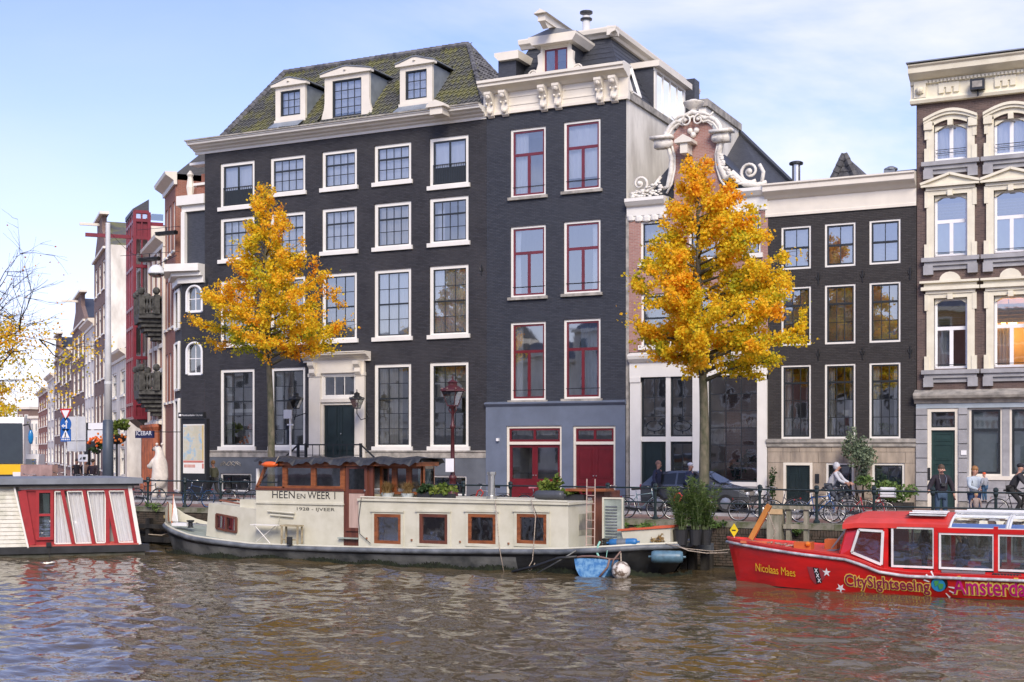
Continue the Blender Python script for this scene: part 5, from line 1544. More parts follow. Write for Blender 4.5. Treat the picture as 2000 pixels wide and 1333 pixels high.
def street_house(px0, px1, top_px, wallm, name='street_house', label='', depth=7, nx=3, rows=4, roofm='slate', corn='cream', wm='white', proud=0.0, gable=False, z_first=None, end=None, lo=0, lamps=False, sashm='sash_dark'):
 """a house on the right side of the side street, from photo column px0 (far) to px1 (near)"""
 t0, t1 = st_t(px1, proud), st_t(px0, proud)
 H = st_z(*top_px, proud)
 org = C0-SNV*proud+SD*t1
 Lx = t1-t0
 t = thing(name, label, 'house', (org.x, org.y, QZ), PHI, local=True)
 h = H-QZ
 n = nx; wins = []
 fh = (h-.9)/rows
 for r in range(rows):
  for i in range(n):
   w_ = Lx/n
   a = w_*(i+.24); b = w_*(i+.76)
   za = fh*r+fh*.24+(.0 if r else -.2); zb = fh*(r+.9)
   if r < lo: continue
   wins.append((a, b, max(za,.4), zb))
 wall_holes(MB(), 0, Lx, 0, h-.5, 0, wins, .2).build('wall', M[wallm], t)
 e = MB(); e.quad((Lx,0,0),(Lx,depth,0),(Lx,depth,h-.3),(Lx,0,h-.3)); e.quad((0,0,0),(0,depth,0),(0,depth,h-.3),(0,0,h-.3)); e.quad((0,depth,0),(Lx,depth,0),(Lx,depth,h),(0,depth,h))
 e.build('end_wall', M[end or wallm], t)
 for a in wins:
  w = MB().ring(*a, .06, .16, .12).build('window', M[wm], t)
  c = (a[0]+a[1])/2; s = MB(); s.box(c-.03,c+.03,.09,.13,a[2]+.1,a[3]-.1); s.box(a[0]+.1,a[1]-.1,.08,.13,(a[2]*.4+a[3]*.6)-.04,(a[2]*.4+a[3]*.6)+.04)
  s.build('sash', M[sashm], w)
  inst('pane', pane_mesh(M['glass']), w, (c, .14, (a[2]+a[3])/2), (a[1]-a[0]-.2, 1, a[3]-a[2]-.2))
  inst('room', _room['light_interior'] if R.random() < .5 else _room['dark_interior'], w, (c, .2, (a[2]+a[3])/2), (a[1]-a[0], 1, a[3]-a[2]))
  MB().box(a[0]-.1,a[1]+.1,-.1,.06,a[2]-.12,a[2]).build('sill', M[wm], w)
 if gable:
  MB().prism([(0,h-.5),(Lx,h-.5),(Lx*.72,h+1.2),(Lx*.72,h+2.3),(Lx*.28,h+2.3),(Lx*.28,h+1.2)], 0, .35).build('neck_gable', M[wallm], t)
  MB().box(Lx*.2, Lx*.8, -.25, .45, h+2.3, h+2.5).build('gable_cap', M[corn], t)
  MB().box(Lx/2-.1, Lx/2+.1, -1.5, .3, h+1.8, h+2.0).build('hoist_beam', M[corn], t)
  MB().add([(0,.3,h-.5),(Lx,.3,h-.5),(Lx/2,.3,h+2.2),(0,depth,h-.5),(Lx,depth,h-.5),(Lx/2,depth,h+2.2)],[(0,1,2),(3,5,4),(0,2,5,3),(1,4,5,2)]).build('roof', M[roofm], t)
  MB().box(-.1, Lx+.1, -.2, .02, h-.62, h-.45).build('string_course', M[corn], t)
 else:
  MB().prismx([(.05,h-.55),(-.1,h-.55),(-.12,h-.35),(-.35,h-.2),(-.5,h-.1),(-.55,h+.05),(.05,h+.08)], -.1, Lx+.15).build('cornice', M[corn], t)
  MB().add([(0,0,h),(Lx,0,h),(Lx,depth,h),(0,depth,h),(.2,2,h+1.8),(Lx-.2,2,h+1.8),(Lx-.2,depth-.5,h+1.8),(.2,depth-.5,h+1.8)],[(0,1,5,4),(1,2,6,5),(3,0,4,7),(4,5,6,7),(2,3,7,6)]).build('roof', M[roofm], t)
  if Lx > 4: MB().box(Lx*.55, Lx*.55+.8, 2.5, 3.3, h+1.2, h+3.2).build('chimney', M['dull_brick'], t)
 return t, Lx, h
M['dark_stone'] = mat('weathered_dark_stone', (.1,.1,.09), .85, var=.35, vs=5, bump=.4)
M['terracotta'] = mat('terracotta_column', (.42,.13,.06), .6, var=.2)
street_house(322, 343, (326, 362), 'red_brick', 'ornate_brick_house', 'ornate red brick house with pale stone bands just beyond the corner house', depth=3.5, nx=3, rows=4, corn='cream', wm='white', lo=1)
t, Lx, h = street_house(293, 322, (296, 490), 'red_brick', 'ornate_brick_house', 'red brick house with two dark stone balconies above its arched doorway', depth=4.5, nx=3, rows=3, corn='cream', wm='white', lo=1)
# stone bands, columns
mb = MB()
for z_ in (3.6, 6.3, 7.6, 9.0): mb.box(0, Lx, -.09, -.002, z_, z_+.22)
for i in range(4): mb.box(Lx*i/3-.1*(i>0), Lx*i/3+.2, -.14, -.003, 0, h-.6)
mb.build('stone_bands', M['cream'], t)
for i in range(5):
 x = Lx*(.12+.19*i); MB().lathe((x,-.35,0), [(.28,0),(.28,.4),(.2,.5),(.22,2.0),(.18,3.2),(.3,3.4),(.3,3.55)], 10).build('column', M['terracotta'] if 'terracotta' in M else M['red_brick'], t)
def balcony(t, Lx, z, lab=None):
 xa, xb = Lx*.45, Lx*.98; d = 1.25
 b = MB()
 b.prismz([(xa,0),(xa+.5,-d),(xb-.4,-d),(xb,0)], z, z+.22)
 b.prismz([(xa+.1,0),(xa+.55,-d+.1),(xb-.45,-d+.1),(xb-.1,0)], z+1.0, z+1.14)
 for k in range(5):
  f = k/5; e = d*(1-f)**.6; b.prismz([(xa+.3+f*.8,0),(xa+.7+f*.6,-e),(xb-.6-f*.6,-e),(xb-.3-f*.8,0)], z-.22*(k+1), z-.22*k)
 bl = b.build('balcony', M['dark_stone'], t)
 pts = [Vector((xa+.25,-.5)), Vector((xa+.5,-d+.12)), Vector(((xa+xb)/2,-d+.12)), Vector((xb-.45,-d+.12)), Vector((xb-.12,-.4))]
 for i in range(len(pts)):
  p = pts[i]; MB().box(p.x-.14,p.x+.14,p.y-.12,p.y+.16,z+.2,z+1.2).ball((p.x,p.y,z+1.4),.2,8,6).build('balcony_post', M['dark_stone'], bl)
  if i < len(pts)-1:
   for k in range(1, 5):
    q = p.lerp(pts[i+1], k/5); MB().lathe((q.x,q.y,z+.22), [(.09,0),(.05,.1),(.11,.3),(.05,.6),(.08,.78)], 6).build('baluster', M['dark_stone'] if i else M['cream'], bl)
M['dark_stone'] = mat('weathered_dark_stone', (.1,.1,.09), .85, var=.35, vs=5, bump=.4)
M['terracotta'] = mat('terracotta_column', (.42,.13,.06), .6, var=.2)
balcony(t, Lx, st_z(305, 632)-QZ); balcony(t, Lx, st_z(305, 775)-QZ)
mb = MB()
for k in range(7):
 mb.prismx([(-.02,3.5),(-.3,3.55),(-.3,3.7),(-.02,3.75)], Lx*k/7, Lx*(k+.8)/7)
mb.build('stone_brackets', M['cream'], t)
# red glazed bay
def red_bay():
 t0 = st_t(291, 0.0)
 o = .1
 while True:            # how far the bay juts out: its near end face reaches photo column 263
  q = C0-SNV*o+SD*t0; zc_ = -q.x*SN+q.y*CS; px_ = 1000+F*(q.x*CS+q.y*SN)/zc_
  if px_ < 263 or o > 4: break
  o += .05
 t1 = st_t(248, o)
 org = C0-SNV*o+SD*t1
 Lx = t1-t0
 z0, z1 = st_z(270, 815, o), st_z(266, 400, o)
 t = thing('red_bay_house', 'house with tall dark red glazed bay of many small panes', 'house', (org.x, org.y, QZ), PHI, local=True)
 h0, h1 = z0-QZ, z1-QZ
 MB().box(.1, Lx, o, 8, 0, h1-1.0).build('wall', M['cream'], t)
 b = MB().box(.15, Lx-.15, .16, o, h0, h1-.25); b.build('bay_core', M['room_mid'], t)
 MB().prismx([(0,h0),(.6,h0-.5),(o,h0-.6),(o,h0)], 0, Lx).build('bay_underside', M['black_metal'], t)
 MB().add([(0,-.1,h1-.25),(Lx,-.1,h1-.25),(Lx,o,h1-.25),(0,o,h1-.25),(0,-.1,h1),(Lx,-.1,h1-.1),(Lx,o,h1+.5),(0,o,h1+.5)],[(0,1,5,4),(1,2,6,5),(3,0,4,7),(4,5,6,7)]).build('bay_roof', M['slate'], t)
 # near end face (faces the canal): frames and panes
 lv = [h0, h0+.8, h0+3.4, h0+5.2, h0+6.3, h0+8.6, h0+10.2, h0+11.2, h0+13.6, h0+14.9, h1-.25]
 lv = [v for v in lv if v < h1-.6]+[h1-.25]
 f = MB()
 for z_ in lv: f.box(Lx-.02, Lx+.08, 0, o, z_-.09, z_+.09); f.box(0, Lx+.08, -.04, .04, z_-.08, z_+.08)
 for y_ in (0, o): f.box(Lx-.05, Lx+.09, y_-.09, y_+.09, h0, h1-.25)
 n = 4
 for i in range(n+1): x = Lx*i/n; f.box(x-.08, x+.08, -.05, .06, h0, h1-.25)
 f.box(Lx-.02, Lx+.06, (o)/2-.04, (o)/2+.04, h0, h1-.25)
 f.build('bay_frame', M['bay_red'], t)
 for k in range(len(lv)-1):
  solid = k in (0, 3, 6, 9)
  for j in range(2):
   ya = .05+j*(o+.8)/2; yb_ = ya+(o+.8)/2-.05
   MB().quad((Lx-.06,ya,lv[k]+.05),(Lx-.06,yb_,lv[k]+.05),(Lx-.06,yb_,lv[k+1]-.05),(Lx-.06,ya,lv[k+1]-.05)).build('panel' if solid else 'pane', M['bay_red'] if solid else M['glass_bay'], t)
  for i in range(n):
   MB().quad((Lx*i/n+.05,.05,lv[k]+.05),(Lx*(i+1)/n-.05,.05,lv[k]+.05),(Lx*(i+1)/n-.05,.05,lv[k+1]-.05),(Lx*i/n+.05,.05,lv[k+1]-.05)).build('panel' if solid else 'pane', M['bay_red'] if solid else M['glass_bay'], t)
 MB().bar((Lx*.8,-.1,h1-1.6),(Lx*.8,-2.6,h1-1.6),.2).build('hoist_beam', M['bay_red'], t)
 # ground floor shopfront
 g = MB()
 for x in (.1, Lx*.35, Lx*.7, Lx-.3): g.box(x, x+.35, o+.6, o, 0, h0-.5)
 g.build('shop_pier', M['cream'], t)
 MB().box(.1, Lx, o+.86, o+.89, 0, h0-.6).build('shop_window', M['glass_bay'], t)
M['bay_red'] = mat('dark_red_bay_paint', (.2,.015,.03), .4, var=.15)
M['glass_bay'] = glassmat('bay_glass', .5, tint=(.7,.75,.72))
red_bay()
street_house(216, 248, (236, 690), 'stucco', 'white_gable_house', 'white plastered house with flat top below a mossy tiled neighbour roof', depth=7, nx=2, rows=3, end='stucco', corn='cream', proud=.0)
street_house(184, 206, (186, 500), 'dull_brick', 'tall_street_house', 'tall brown house with white end wall, hoist beam and mossy tiled roof', depth=9, nx=3, rows=5, end='stucco', gable=True, roofm='tile')
street_house(166, 184, (168, 640), 'stucco', 'pale_street_house', 'pale plastered house beneath the brown gable house', depth=8, nx=3, rows=4)
street_house(141, 166, (143, 640), 'dull_brick', 'brown_street_house', 'brown brick house with lit window and steep end gable', depth=9, nx=3, rows=4, end='dull_brick', gable=True)
street_house(118, 141, (120, 700), 'dull_brick', 'distant_street_house', 'distant brick house with white cornice, fourth before the end of the street', depth=9, nx=3, rows=4)
street_house(106, 118, (107, 700), 'dull_brick', 'distant_street_house', 'distant brick house with narrow gable, third before the end of the street', depth=9, nx=2, rows=4, gable=True)
street_house(93, 106, (94, 740), 'stucco', 'distant_street_house', 'distant pale house, second before the end of the street', depth=9, nx=2, rows=4)
street_house(75, 93, (76, 770), 'red_brick', 'distant_street_house', 'farthest reddish house at the end of the row', depth=9, nx=4, rows=4)
# small houses closing the street at the very end
for px, w_, py, mm, lb in ((34, 24, 800, 'dull_brick', 'small brown house closing the far end of the street'), (58, 18, 818, 'stucco', 'small pale house with flat roof closing the far end of the street')):
 D = 150.0; a, b = XW(px, D), XW(px+w_, D); zt_ = ZW(px, py, D)
 t = thing('far_house', lb, 'house', (a, D, QZ))
 MB().box(a, b, D, D+8, QZ, zt_).build('wall', M[mm], t)
 MB().box(a-.2, b+.2, D-.3, D+8.2, zt_, zt_+.4).build('cornice', M['cream'], t)
 for r_ in range(3):
  for c_ in range(2):
   x = a+(b-a)*(.15+.45*c_); z_ = QZ+(zt_-QZ)*(.1+.3*r_); w = MB().ring(x, x+(b-a)*.28, z_, z_+(zt_-QZ)*.2, D-.06, D-.01, .12).build('window', M['white'], t)
   MB().box(x+.1, x+(b-a)*.28-.1, D-.03, D-.01, z_+.1, z_+(zt_-QZ)*.2-.1).build('pane', M['glass_dark'], w)
# street scene objects --------------------------------------------------
def at(px, py_base=None, D=None, z=QZ):
 p = W(px, HZ, D); p.z = z; return p
# tall grey mast with wires and hanging lamps
def mast():
 p = at(211, D=43.5)
 zt_ = ZW(211, 436, 43.5)
 t = thing('tall_mast', 'tall tapering pale grey street mast with dark blue base', 'pole', p)
 zb = ZW(211, 822, 43.5)
 MB().lathe(p, [(.17,zb-QZ),(.13,(zt_-QZ)*.6),(.125,(zt_-QZ)*.6+.05),(.1,zt_-QZ-.05),(.1,zt_-QZ)], 12).build('pole', M['grey_metal'], t, smooth=True)
 MB().lathe(p, [(.24,0),(.22,zb-QZ),(.17,zb-QZ+.03)], 12).build('base_sleeve', mat('blue_grey_sleeve', (.06,.08,.11), .5), t, smooth=True)
 MB().lathe(p+Vector((0,0,(zt_-QZ)*.42)), [(.155,0),(.16,.02),(.16,.1),(.15,.12)], 12).build('collar', M['grey_metal'], t)
 a = Vector((p.x, p.y, zt_-.3));
 w = MB()
 b = W(325, 528, 49.0); c = W(300, 508, 49.0); pts = []
 end = W(400, 590, 49.9)
 for i in range(9):
  f = i/8; q = a.lerp(c, f); q.z -= .35*math.sin(PI*f); pts.append(q)
 w.tube(pts, .012, 4)
 w2 = []
 w.build('span_wire', M['black_metal'], t)
mast()
M['bulb_white'] = mat('opal_lamp_glass', (.7,.72,.73), .25, var=.03)
def hang_lamps():
 for nm, lab, px, py, D in (('hanging_lamp', 'dark flat lamp box hanging high by the brick house cornice', 325, 457, 50.8), ('hanging_lamp', 'dark flat lamp box hanging lower left near the red bay', 292, 508, 51.0)):
  p = W(px, py, D)
  t = thing(nm, lab, 'lamp', p, group='dark lamp boxes over the street')
  MB().prismx([(-.12+D,p.z-.06),(D+.12,p.z-.06),(D+.16,p.z+.1),(D,p.z+.14),(D-.16,p.z+.1)], p.x-.6, p.x+.6).build('housing', M['black_metal'], t)
  MB().tube([(p.x,D,p.z+.1),(p.x,D,p.z+.3)],.03,5).tube([(p.x-1.9,D,p.z+.32),(p.x+1.9,D,p.z+.3)],.012,4).build('suspension', M['black_metal'], t)
 p = W(306, 530, 50.6)
 t = thing('dome_lamp', 'white half-dome street lamp hanging in front of the brick facade', 'lamp', p)
 MB().lathe(p+Vector((0,0,-.15)), [(.42,0),(.42,.08),(.36,.28),(.22,.42),(.05,.47)], 14).build('shade', M['bulb_white'], t, smooth=True)
 MB().lathe(p+Vector((0,0,-.3)), [(.2,0),(.36,.08),(.4,.15)], 14).build('bowl', M['glass_dark'], t)
 MB().tube([p+Vector((0,0,.3)), p+Vector((1.0,0.3,.75))], .02, 5).build('bracket', M['black_metal'], t)
hang_lamps()
def traffic_signs():
 D = 46.5; p = at(127, D=D)
 t = thing('traffic_sign_post', 'grey post with yield triangle, blue arrow disc and blue crossing square', 'traffic sign', p)
 MB().tube([p, p+Vector((0,0,ZW(135,795,D)-QZ))], .035, 8).build('post', M['grey_metal'], t)
 red = mat('sign_red', (.6,.02,.02), .4); blue = mat('sign_blue', (.01,.12,.45), .4)
 ang = TH
 def face(c, w, fn, nm):  # build in a plane facing the camera: local then rotate
  pass
 zc = ZW(135, 806, D)-QZ
 s = .37
 x, y = p.x+.12, p.y-.06
 MB().prism([(x-s,p.z+zc+.18),(x+s,p.z+zc+.18),(x,p.z+zc-.45)], y-.02, y).build('yield_sign', red, t)
 MB().prism([(x-s*.66,p.z+zc+.1),(x+s*.66,p.z+zc+.1),(x,p.z+zc-.3)], y-.03, y-.021).build('sign_face', M['purewhite'], t)
 zc = ZW(135, 829, D)
 MB().prism([(x+.34*math.cos(a*PI/12), zc+.34*math.sin(a*PI/12)) for a in range(24)], y-.02, y).build('direction_disc', blue, t)
 m = MB(); yy = y-.03
 m.prism([(x+.02,zc-.2),(x+.08,zc-.2),(x+.08,zc+.1),(x+.02,zc+.1)], yy, yy+.009); m.prism([(x-.04,zc+.08),(x+.14,zc+.08),(x+.05,zc+.22)], yy, yy+.0091)
 m.prism([(x+.0,zc-.05),(x+.0,zc-.11),(x-.14,zc-.11),(x-.14,zc-.05)], yy, yy+.0092); m.prism([(x-.12,zc+.01),(x-.12,zc-.17),(x-.26,zc-.08)], yy, yy+.0093)
 m.build('arrow_symbol', M['purewhite'], t)
 zc = ZW(135, 849, D)
 MB().box(x-.32, x+.32, y-.02, y, zc-.33, zc+.25).build('crossing_sign', blue, t)
 MB().prism([(x-.25,zc-.16),(x+.25,zc-.16),(x,zc+.22)], yy, yy+.009).build('crossing_triangle', M['purewhite'], t)
 m = MB(); m.ball((x,yy-.005,zc+.07),.035,6,4); m.bar((x,yy-.005,zc+.04),(x-.01,yy-.005,zc-.05),.05,.02); m.bar((x-.01,yy-.005,zc-.05),(x-.06,yy-.005,zc-.14),.03,.02); m.bar((x-.01,yy-.005,zc-.05),(x+.05,yy-.005,zc-.14),.03,.02)
 m.build('walker_symbol', M['black_metal'], t)
 m = MB()
 for k in range(5): m.box(x-.25+k*.11, x-.19+k*.11, yy, yy+.008, zc-.27, zc-.2)
 m.build('stripe_symbol', M['purewhite'], t)
 D = 48.5; p = at(150, D=D); zc = ZW(150, 848, D)
 t = thing('grey_sign_board', 'large grey back of a traffic board on two posts beside the blue signs', 'traffic sign', p)
 MB().box(p.x-.6, p.x+.6, D-.03, D, zc-.85, zc+.85).build('board', M['grey_metal'], t)
 MB().bar((p.x,D-.05,zc-.9),(p.x,D-.05,zc+.9),.05).bar((p.x-.6,D-.05,zc-.3),(p.x+.6,D-.05,zc-.3),.04).build('brace', M['grey_metal'], t)
 for dx in (-.4, .4): MB().tube([(p.x+dx,D+.03,QZ),(p.x+dx,D+.03,zc+.8)],.03,6).build('post', M['grey_metal'], t)
 MB().box(p.x+.1, p.x+.7, D-.02, D+.02, zc-1.35, zc-1.0).build('small_plate', M['purewhite'], t)
 MB().prism([(p.x+.2,zc-1.25),(p.x+.33,zc-1.12),(p.x+.33,zc-1.25)],D-.03,D-.021).box(p.x+.42,p.x+.6,D-.03,D-.021,zc-1.25,zc-1.12).build('plate_symbol', M['black_metal'], t)
traffic_signs()
def traffic_light():
 D = 52; p = at(171, D=D)
 t = thing('white_sign_box', 'black pole carrying white illuminated shop sign box left of the mast', 'sign', p)
 z1 = ZW(171, 826, D)
 MB().box(p.x-.12, p.x+.12, D-.1, D+.1, QZ, z1).build('pole', M['black_metal'], t)
 MB().box(p.x+.14, p.x+1.15, D-.1, D+.1, z1-.35, z1-.02).build('sign_box', M['purewhite'], t)
 MB().box(p.x+.14, p.x+1.15, D-.14, D+.14, z1-.95, z1-.4).build('lower_box', M['bulb_white'], t)
 MB().box(p.x+.14, p.x+1.15, D-.16, D+.16, z1-1.3, z1-.97).build('dark_base', M['black_metal'], t)
traffic_light()
# hanging flower basket by the mast
def flowers():
 p = W(228, 838, 46)
 t = thing('hanging_plants', 'bushy green plants with orange flowers hanging behind the mast', 'plant', p)
 leafy(t, p, (.55,.4,.5), 500, .16, M['leaf_lime'])
 MB().lathe(p+Vector((0,0,-.7)), [(.15,0),(.4,.15),(.45,.4)], 10).build('basket', M['black_metal'], t)
 m = MB()
 for i in range(40): m.ball(p+Vector((R.gauss(0,.4),R.gauss(-.3,.15),-.45+R.gauss(0,.12))), .06, 5, 4)
 m.build('blossoms', mat('orange_blossom', (.75,.2,.03), .6), t, kind='stuff')
 MB().tube([p+Vector((0,0,-.6)), Vector((p.x,p.y,QZ))], .05, 6).build('post', M['black_metal'], t)
 p = W(193, 866, 47); t = thing('red_flower_basket', 'small basket of orange red flowers left of the mast', 'plant', p)
 leafy(t, p+Vector((0,0,-.15)), (.35,.3,.25), 160, .13, M['leaf_dark'])
 m = MB()
 for i in range(30): m.ball(p+Vector((R.gauss(0,.25),R.gauss(-.15,.12),R.gauss(.1,.1))), .07, 5, 4)
 m.build('blossoms', mat('orange_red_blossom', (.75,.13,.02), .6), t, kind='stuff')
 MB().tube([p+Vector((0,0,-.3)), Vector((p.x,p.y,QZ))], .04, 6).build('post', M['black_metal'], t)
flowers()
# map kiosk
def kiosk():
 D = 45.2; x0, x1 = XW(355,D), XW(403,D); z1 = ZW(379,818,D)
 t = thing('city_map_board', 'black framed city map board with printed map and white name strip', 'information board', ((x0+x1)/2, D, QZ))
 MB().box(x0, x1, D, D+.22, QZ, z1).build('frame', M['black_metal'], t)
 a, b, c, d = x0+.1, x1-.1, ZW(379,925,D), ZW(379,829,D)
 mp = bpy.data.materials.new('printed_city_map'); mp.use_nodes = True
 nt = mp.node_tree; bs = nt.nodes['Principled BSDF']; bs.inputs['Roughness'].default_value = .3
 tcx = nt.nodes.new('ShaderNodeTexCoord')
 vo = nt.nodes.new('ShaderNodeTexVoronoi'); vo.inputs['Scale'].default_value = 9; vo.feature = 'DISTANCE_TO_EDGE'
 nz_ = nt.nodes.new('ShaderNodeTexNoise'); nz_.inputs['Scale'].default_value = 2.2; nz_.inputs['Detail'].default_value = 6
 r = nt.nodes.new('ShaderNodeValToRGB'); el = r.color_ramp.elements
 el[0].position = .42; el[0].color = (.5,.5,.38,1); el[1].position = .6; el[1].color = (.25,.45,.6,1); q = el.new(.5); q.color = (.55,.55,.45,1)
 nt.links.new(tcx.outputs['Object'], nz_.inputs[0]); nt.links.new(tcx.outputs['Object'], vo.inputs[0]); nt.links.new(nz_.outputs[0], r.inputs[0])
 mx_ = nt.nodes.new('ShaderNodeMix'); mx_.data_type = 'RGBA'; lt = nt.nodes.new('ShaderNodeMath'); lt.operation = 'LESS_THAN'; lt.inputs[1].default_value = .04
 nt.links.new(vo.outputs[0], lt.inputs[0]); nt.links.new(lt.outputs[0], mx_.inputs[0]); nt.links.new(r.outputs[0], mx_.inputs[6]); mx_.inputs[7].default_value = (.6,.5,.35,1)
 nt.links.new(mx_.outputs[2], bs.inputs['Base Color'])
 h = d-c
 MB().box(a, b, D-.03, D-.001, c, d).build('poster', M['white'], t)
 MB().box(a+.03, b-.1, D-.04, D-.031, c+h*.27, d-.05).build('city_map', mp, t)
 MB().box(b-.1, b-.02, D-.04, D-.031, c+h*.27, d-.05).build('map_margin', mat('map_yellow', (.65,.5,.2), .5), t)
 m = MB(); m.box(a+.02, b-.02, D-.04, D-.031, c+h*.22, c+h*.26); m.box(b-.1, b-.02, D-.04, D-.031, c+h*.1, c+h*.2)
 for k in range(9): m.box(a+.06+k*.07, a+.1+k*.07, D-.04, D-.031, c+h*.12, c+h*.18)
 m.build('red_print', mat('map_red', (.6,.2,.15), .5), t)
 xa, xb = XW(351,D), XW(400,D); za, zb = ZW(376,817,D), ZW(376,806,D)
 MB().box(xa, xb, D-.1, D+.1, za, zb).build('name_strip', M['black_metal'], t)
 w_ = xb-xa; hh = (zb-za)
 MB().lathe((xa+.12, D-.11, (za+zb)/2-.06), [(.001,0),(.06,.02),(.07,.06),(.06,.1),(.001,.12)], 8).build('compass_mark', M['purewhite'], t)
 text_on(t, 'place_name', 'Rembrandtplein', xa+.24, xa+w_*.66, za+hh*.28, D-.1, M['purewhite'], lift=.005)
 text_on(t, 'map_caption', 'City map', xa+w_*.7, xb-.04, za+hh*.28, D-.1, M['grey_metal'], lift=.005)
kiosk()
def bar_sign():
 D = 48.6; x0, x1 = XW(264,D), XW(299,D); z0, z1 = ZW(281,856,D), ZW(281,842,D)
 t = thing('bar_sign', 'dark blue hanging sign with white bar name', 'sign', ((x0+x1)/2, D, z0))
 MB().box(x0, x1, D, D+.1, z0, z1).build('panel', mat('navy_sign', (.015,.02,.08), .4), t)
 text_on(t, 'lettering', 'ICEBAR', x0+.08, x1-.08, z0+.13, D, M['purewhite'], lift=.006, bold=0.0)
 MB().tube([(x1,D+.05,z1-.05),(x1+.9,D+.9,z1-.05)],.02,5).build('bracket', M['black_metal'], t)
bar_sign()
# ---------------------------------------------------------------- skinned bodies
def skin(name, pts, edges, m, parent, sub=2, root=0, smooth=True):
 bm_ = bmesh.new(); sk = bm_.verts.layers.skin.verify()
 vv = []
 for i, p in enumerate(pts):
  v = bm_.verts.new(p[:3]); r = p[3]
  v[sk].radius = (r if not isinstance(r, tuple) else r[0], r if not isinstance(r, tuple) else r[1]); v[sk].use_root = (i == root); vv.append(v)
 for a, b in edges: bm_.edges.new((vv[a], vv[b]))
 me = bpy.data.meshes.new(name); bm_.to_mesh(me); bm_.free(); me.materials.append(m)
 o = bpy.data.objects.new(name, me); COL.objects.link(o); o.parent = parent
 s = o.modifiers.new('skin', 'SKIN'); s.use_smooth_shade = True; s.branch_smoothing = .6
 u = o.modifiers.new('sub', 'SUBSURF'); u.levels = sub; u.render_levels = sub
 return o
def chain(*idx): return [(idx[i], idx[i+1]) for i in range(len(idx)-1)]
def bear():
 D = 46.5; p = at(313, D=D)
 t = thing('polar_bear_statue', 'white standing polar bear statue in front of the brick house', 'statue', p, rz=rad(-12), local=True)
 s = (ZW(313,866,D)-QZ)/2.3
 fur = mat('white_bear_statue', (.72,.66,.58), .6, var=.08, vs=8, bump=.3, bs=30)
 P = [(0,0,1.1,.34),(.02,0,.75,.36),(0,0,1.5,.28),(-.03,0,1.85,.2),(-.12,0,2.1,.17),(-.3,0,2.08,.12),(-.45,0,2.02,.08),
   (-.1,-.2,.45,.19),(-.08,-.22,.12,.14),(-.25,-.22,.05,.1),(-.05,.22,.45,.19),(-.04,.22,.12,.14),(-.2,.22,.05,.1),
   (-.12,-.25,1.55,.14),(-.32,-.27,1.3,.12),(-.5,-.22,1.38,.1),(-.12,.25,1.55,.14),(-.3,.27,1.3,.12),(-.48,.22,1.35,.1),(.3,0,.7,.08)]
 P = [(a*s,b*s,c*s,r*s) for a,b,c,r in P]
 E = chain(1,0,2,3,4,5,6)+chain(1,7,8,9)+chain(1,10,11,12)+chain(2,13,14,15)+chain(2,16,17,18)+[(1,19)]
 skin('body', P, E, fur, t, root=1)
 MB().ball((-.5*s,0,2.03*s),.05*s,8,5).build('nose', M['black_metal'], t)
 MB().ball((-.05*s,-.13*s,2.26*s),.06*s,8,5).build('ear', fur, t); MB().ball((-.05*s,.13*s,2.26*s),.06*s,8,5).build('ear', fur, t)
 MB().ball((-.24*s,-.12*s,2.14*s),.02*s,6,4).build('eye', M['black_metal'], t)
 MB().box(-.45,.45,-.4,.4,0,.06).build('plinth', M['bluestone'], t)
bear()
def bus():
 D = 58.0
 x1 = XW(46, D); zt = ZW(20, 815, D);
 t = thing('yellow_bus', 'front of a yellow and white bus with wide dark windscreen at left edge', 'bus', (x1-1.25, D, QZ))
 OFF[t.name] = Vector((x1, D, QZ)); t.location = (x1, D, QZ); t.rotation_euler = (0, 0, rad(44))
 x0 = x1-2.5; zb = ZW(20,935,D)-.3; zy = ZW(20,907,D)
 yel = mat('bus_yellow', (.8,.5,.02), .3, coat=.5, var=.03)
 MB().prismx([(D,QZ+.3),(D-.05,zy),(D,zy),(D+10,zy),(D+10,QZ+.3)], x0, x1).build('lower_body', yel, t)
 MB().prismx([(D+.15,zy),(D+.35,zt-.35),(D+.6,zt),(D+10,zt),(D+10,zy)], x0, x1).build('upper_body', M['purewhite'], t)
 MB().add([(x0+.04,D-.02,zy+.05),(x1-.04,D-.02,zy+.05),(x1-.08,D+.22,zt-.38),(x0+.08,D+.22,zt-.38)],[(0,1,2,3)]).build('windscreen', mat('dark_windscreen',(.02,.03,.03),.08), t)
 MB().add([(x0+.05,D+.17,zy+.06),(x1-.05,D+.17,zy+.06),(x1-.09,D+.38,zt-.36),(x0+.09,D+.38,zt-.36)],[(0,1,2,3)]).build('cab_interior', M['room_dark'], t)
 m = MB(); m.tube([(x1,D+.1,zt-.5),(x1+.3,D-.25,zt-.45),(x1+.42,D-.3,zt-.8)],.05,6)
 mm = m.build('mirror_arm', M['black_metal'], t)
 MB().ball((x1+.42,D-.3,zt-1.2),.2,10,8,.8,.6,2.2).build('mirror', mat('mirror_blue', (.01,.2,.5), .2, coat=.5), t, smooth=True)
 m = MB().box(x0+.15,x0+.6,D-.1,D-.05,QZ+.6,QZ+.85); m.build('headlight', M['bulb_white'], t); MB().box(x1-.6,x1-.15,D-.1,D-.05,QZ+.6,QZ+.85).build('headlight', M['bulb_white'], t)
 MB().box(x0+.4,x1-.4,D-.02,D+.0,QZ+.5,QZ+.75).build('bumper_strip', M['black_metal'], t)
 for dx in (x0+.15, x1-.4):
  MB().lathe((0,0,0),[(.48,-.14),(.5,-.1),(.5,.1),(.48,.14)],16).move(Matrix.Translation((dx+.12,D+2.2,QZ+.5)) @ Matrix.Rotation(PI/2,4,'Y')).build('wheel', M['black_metal'], t)
bus()
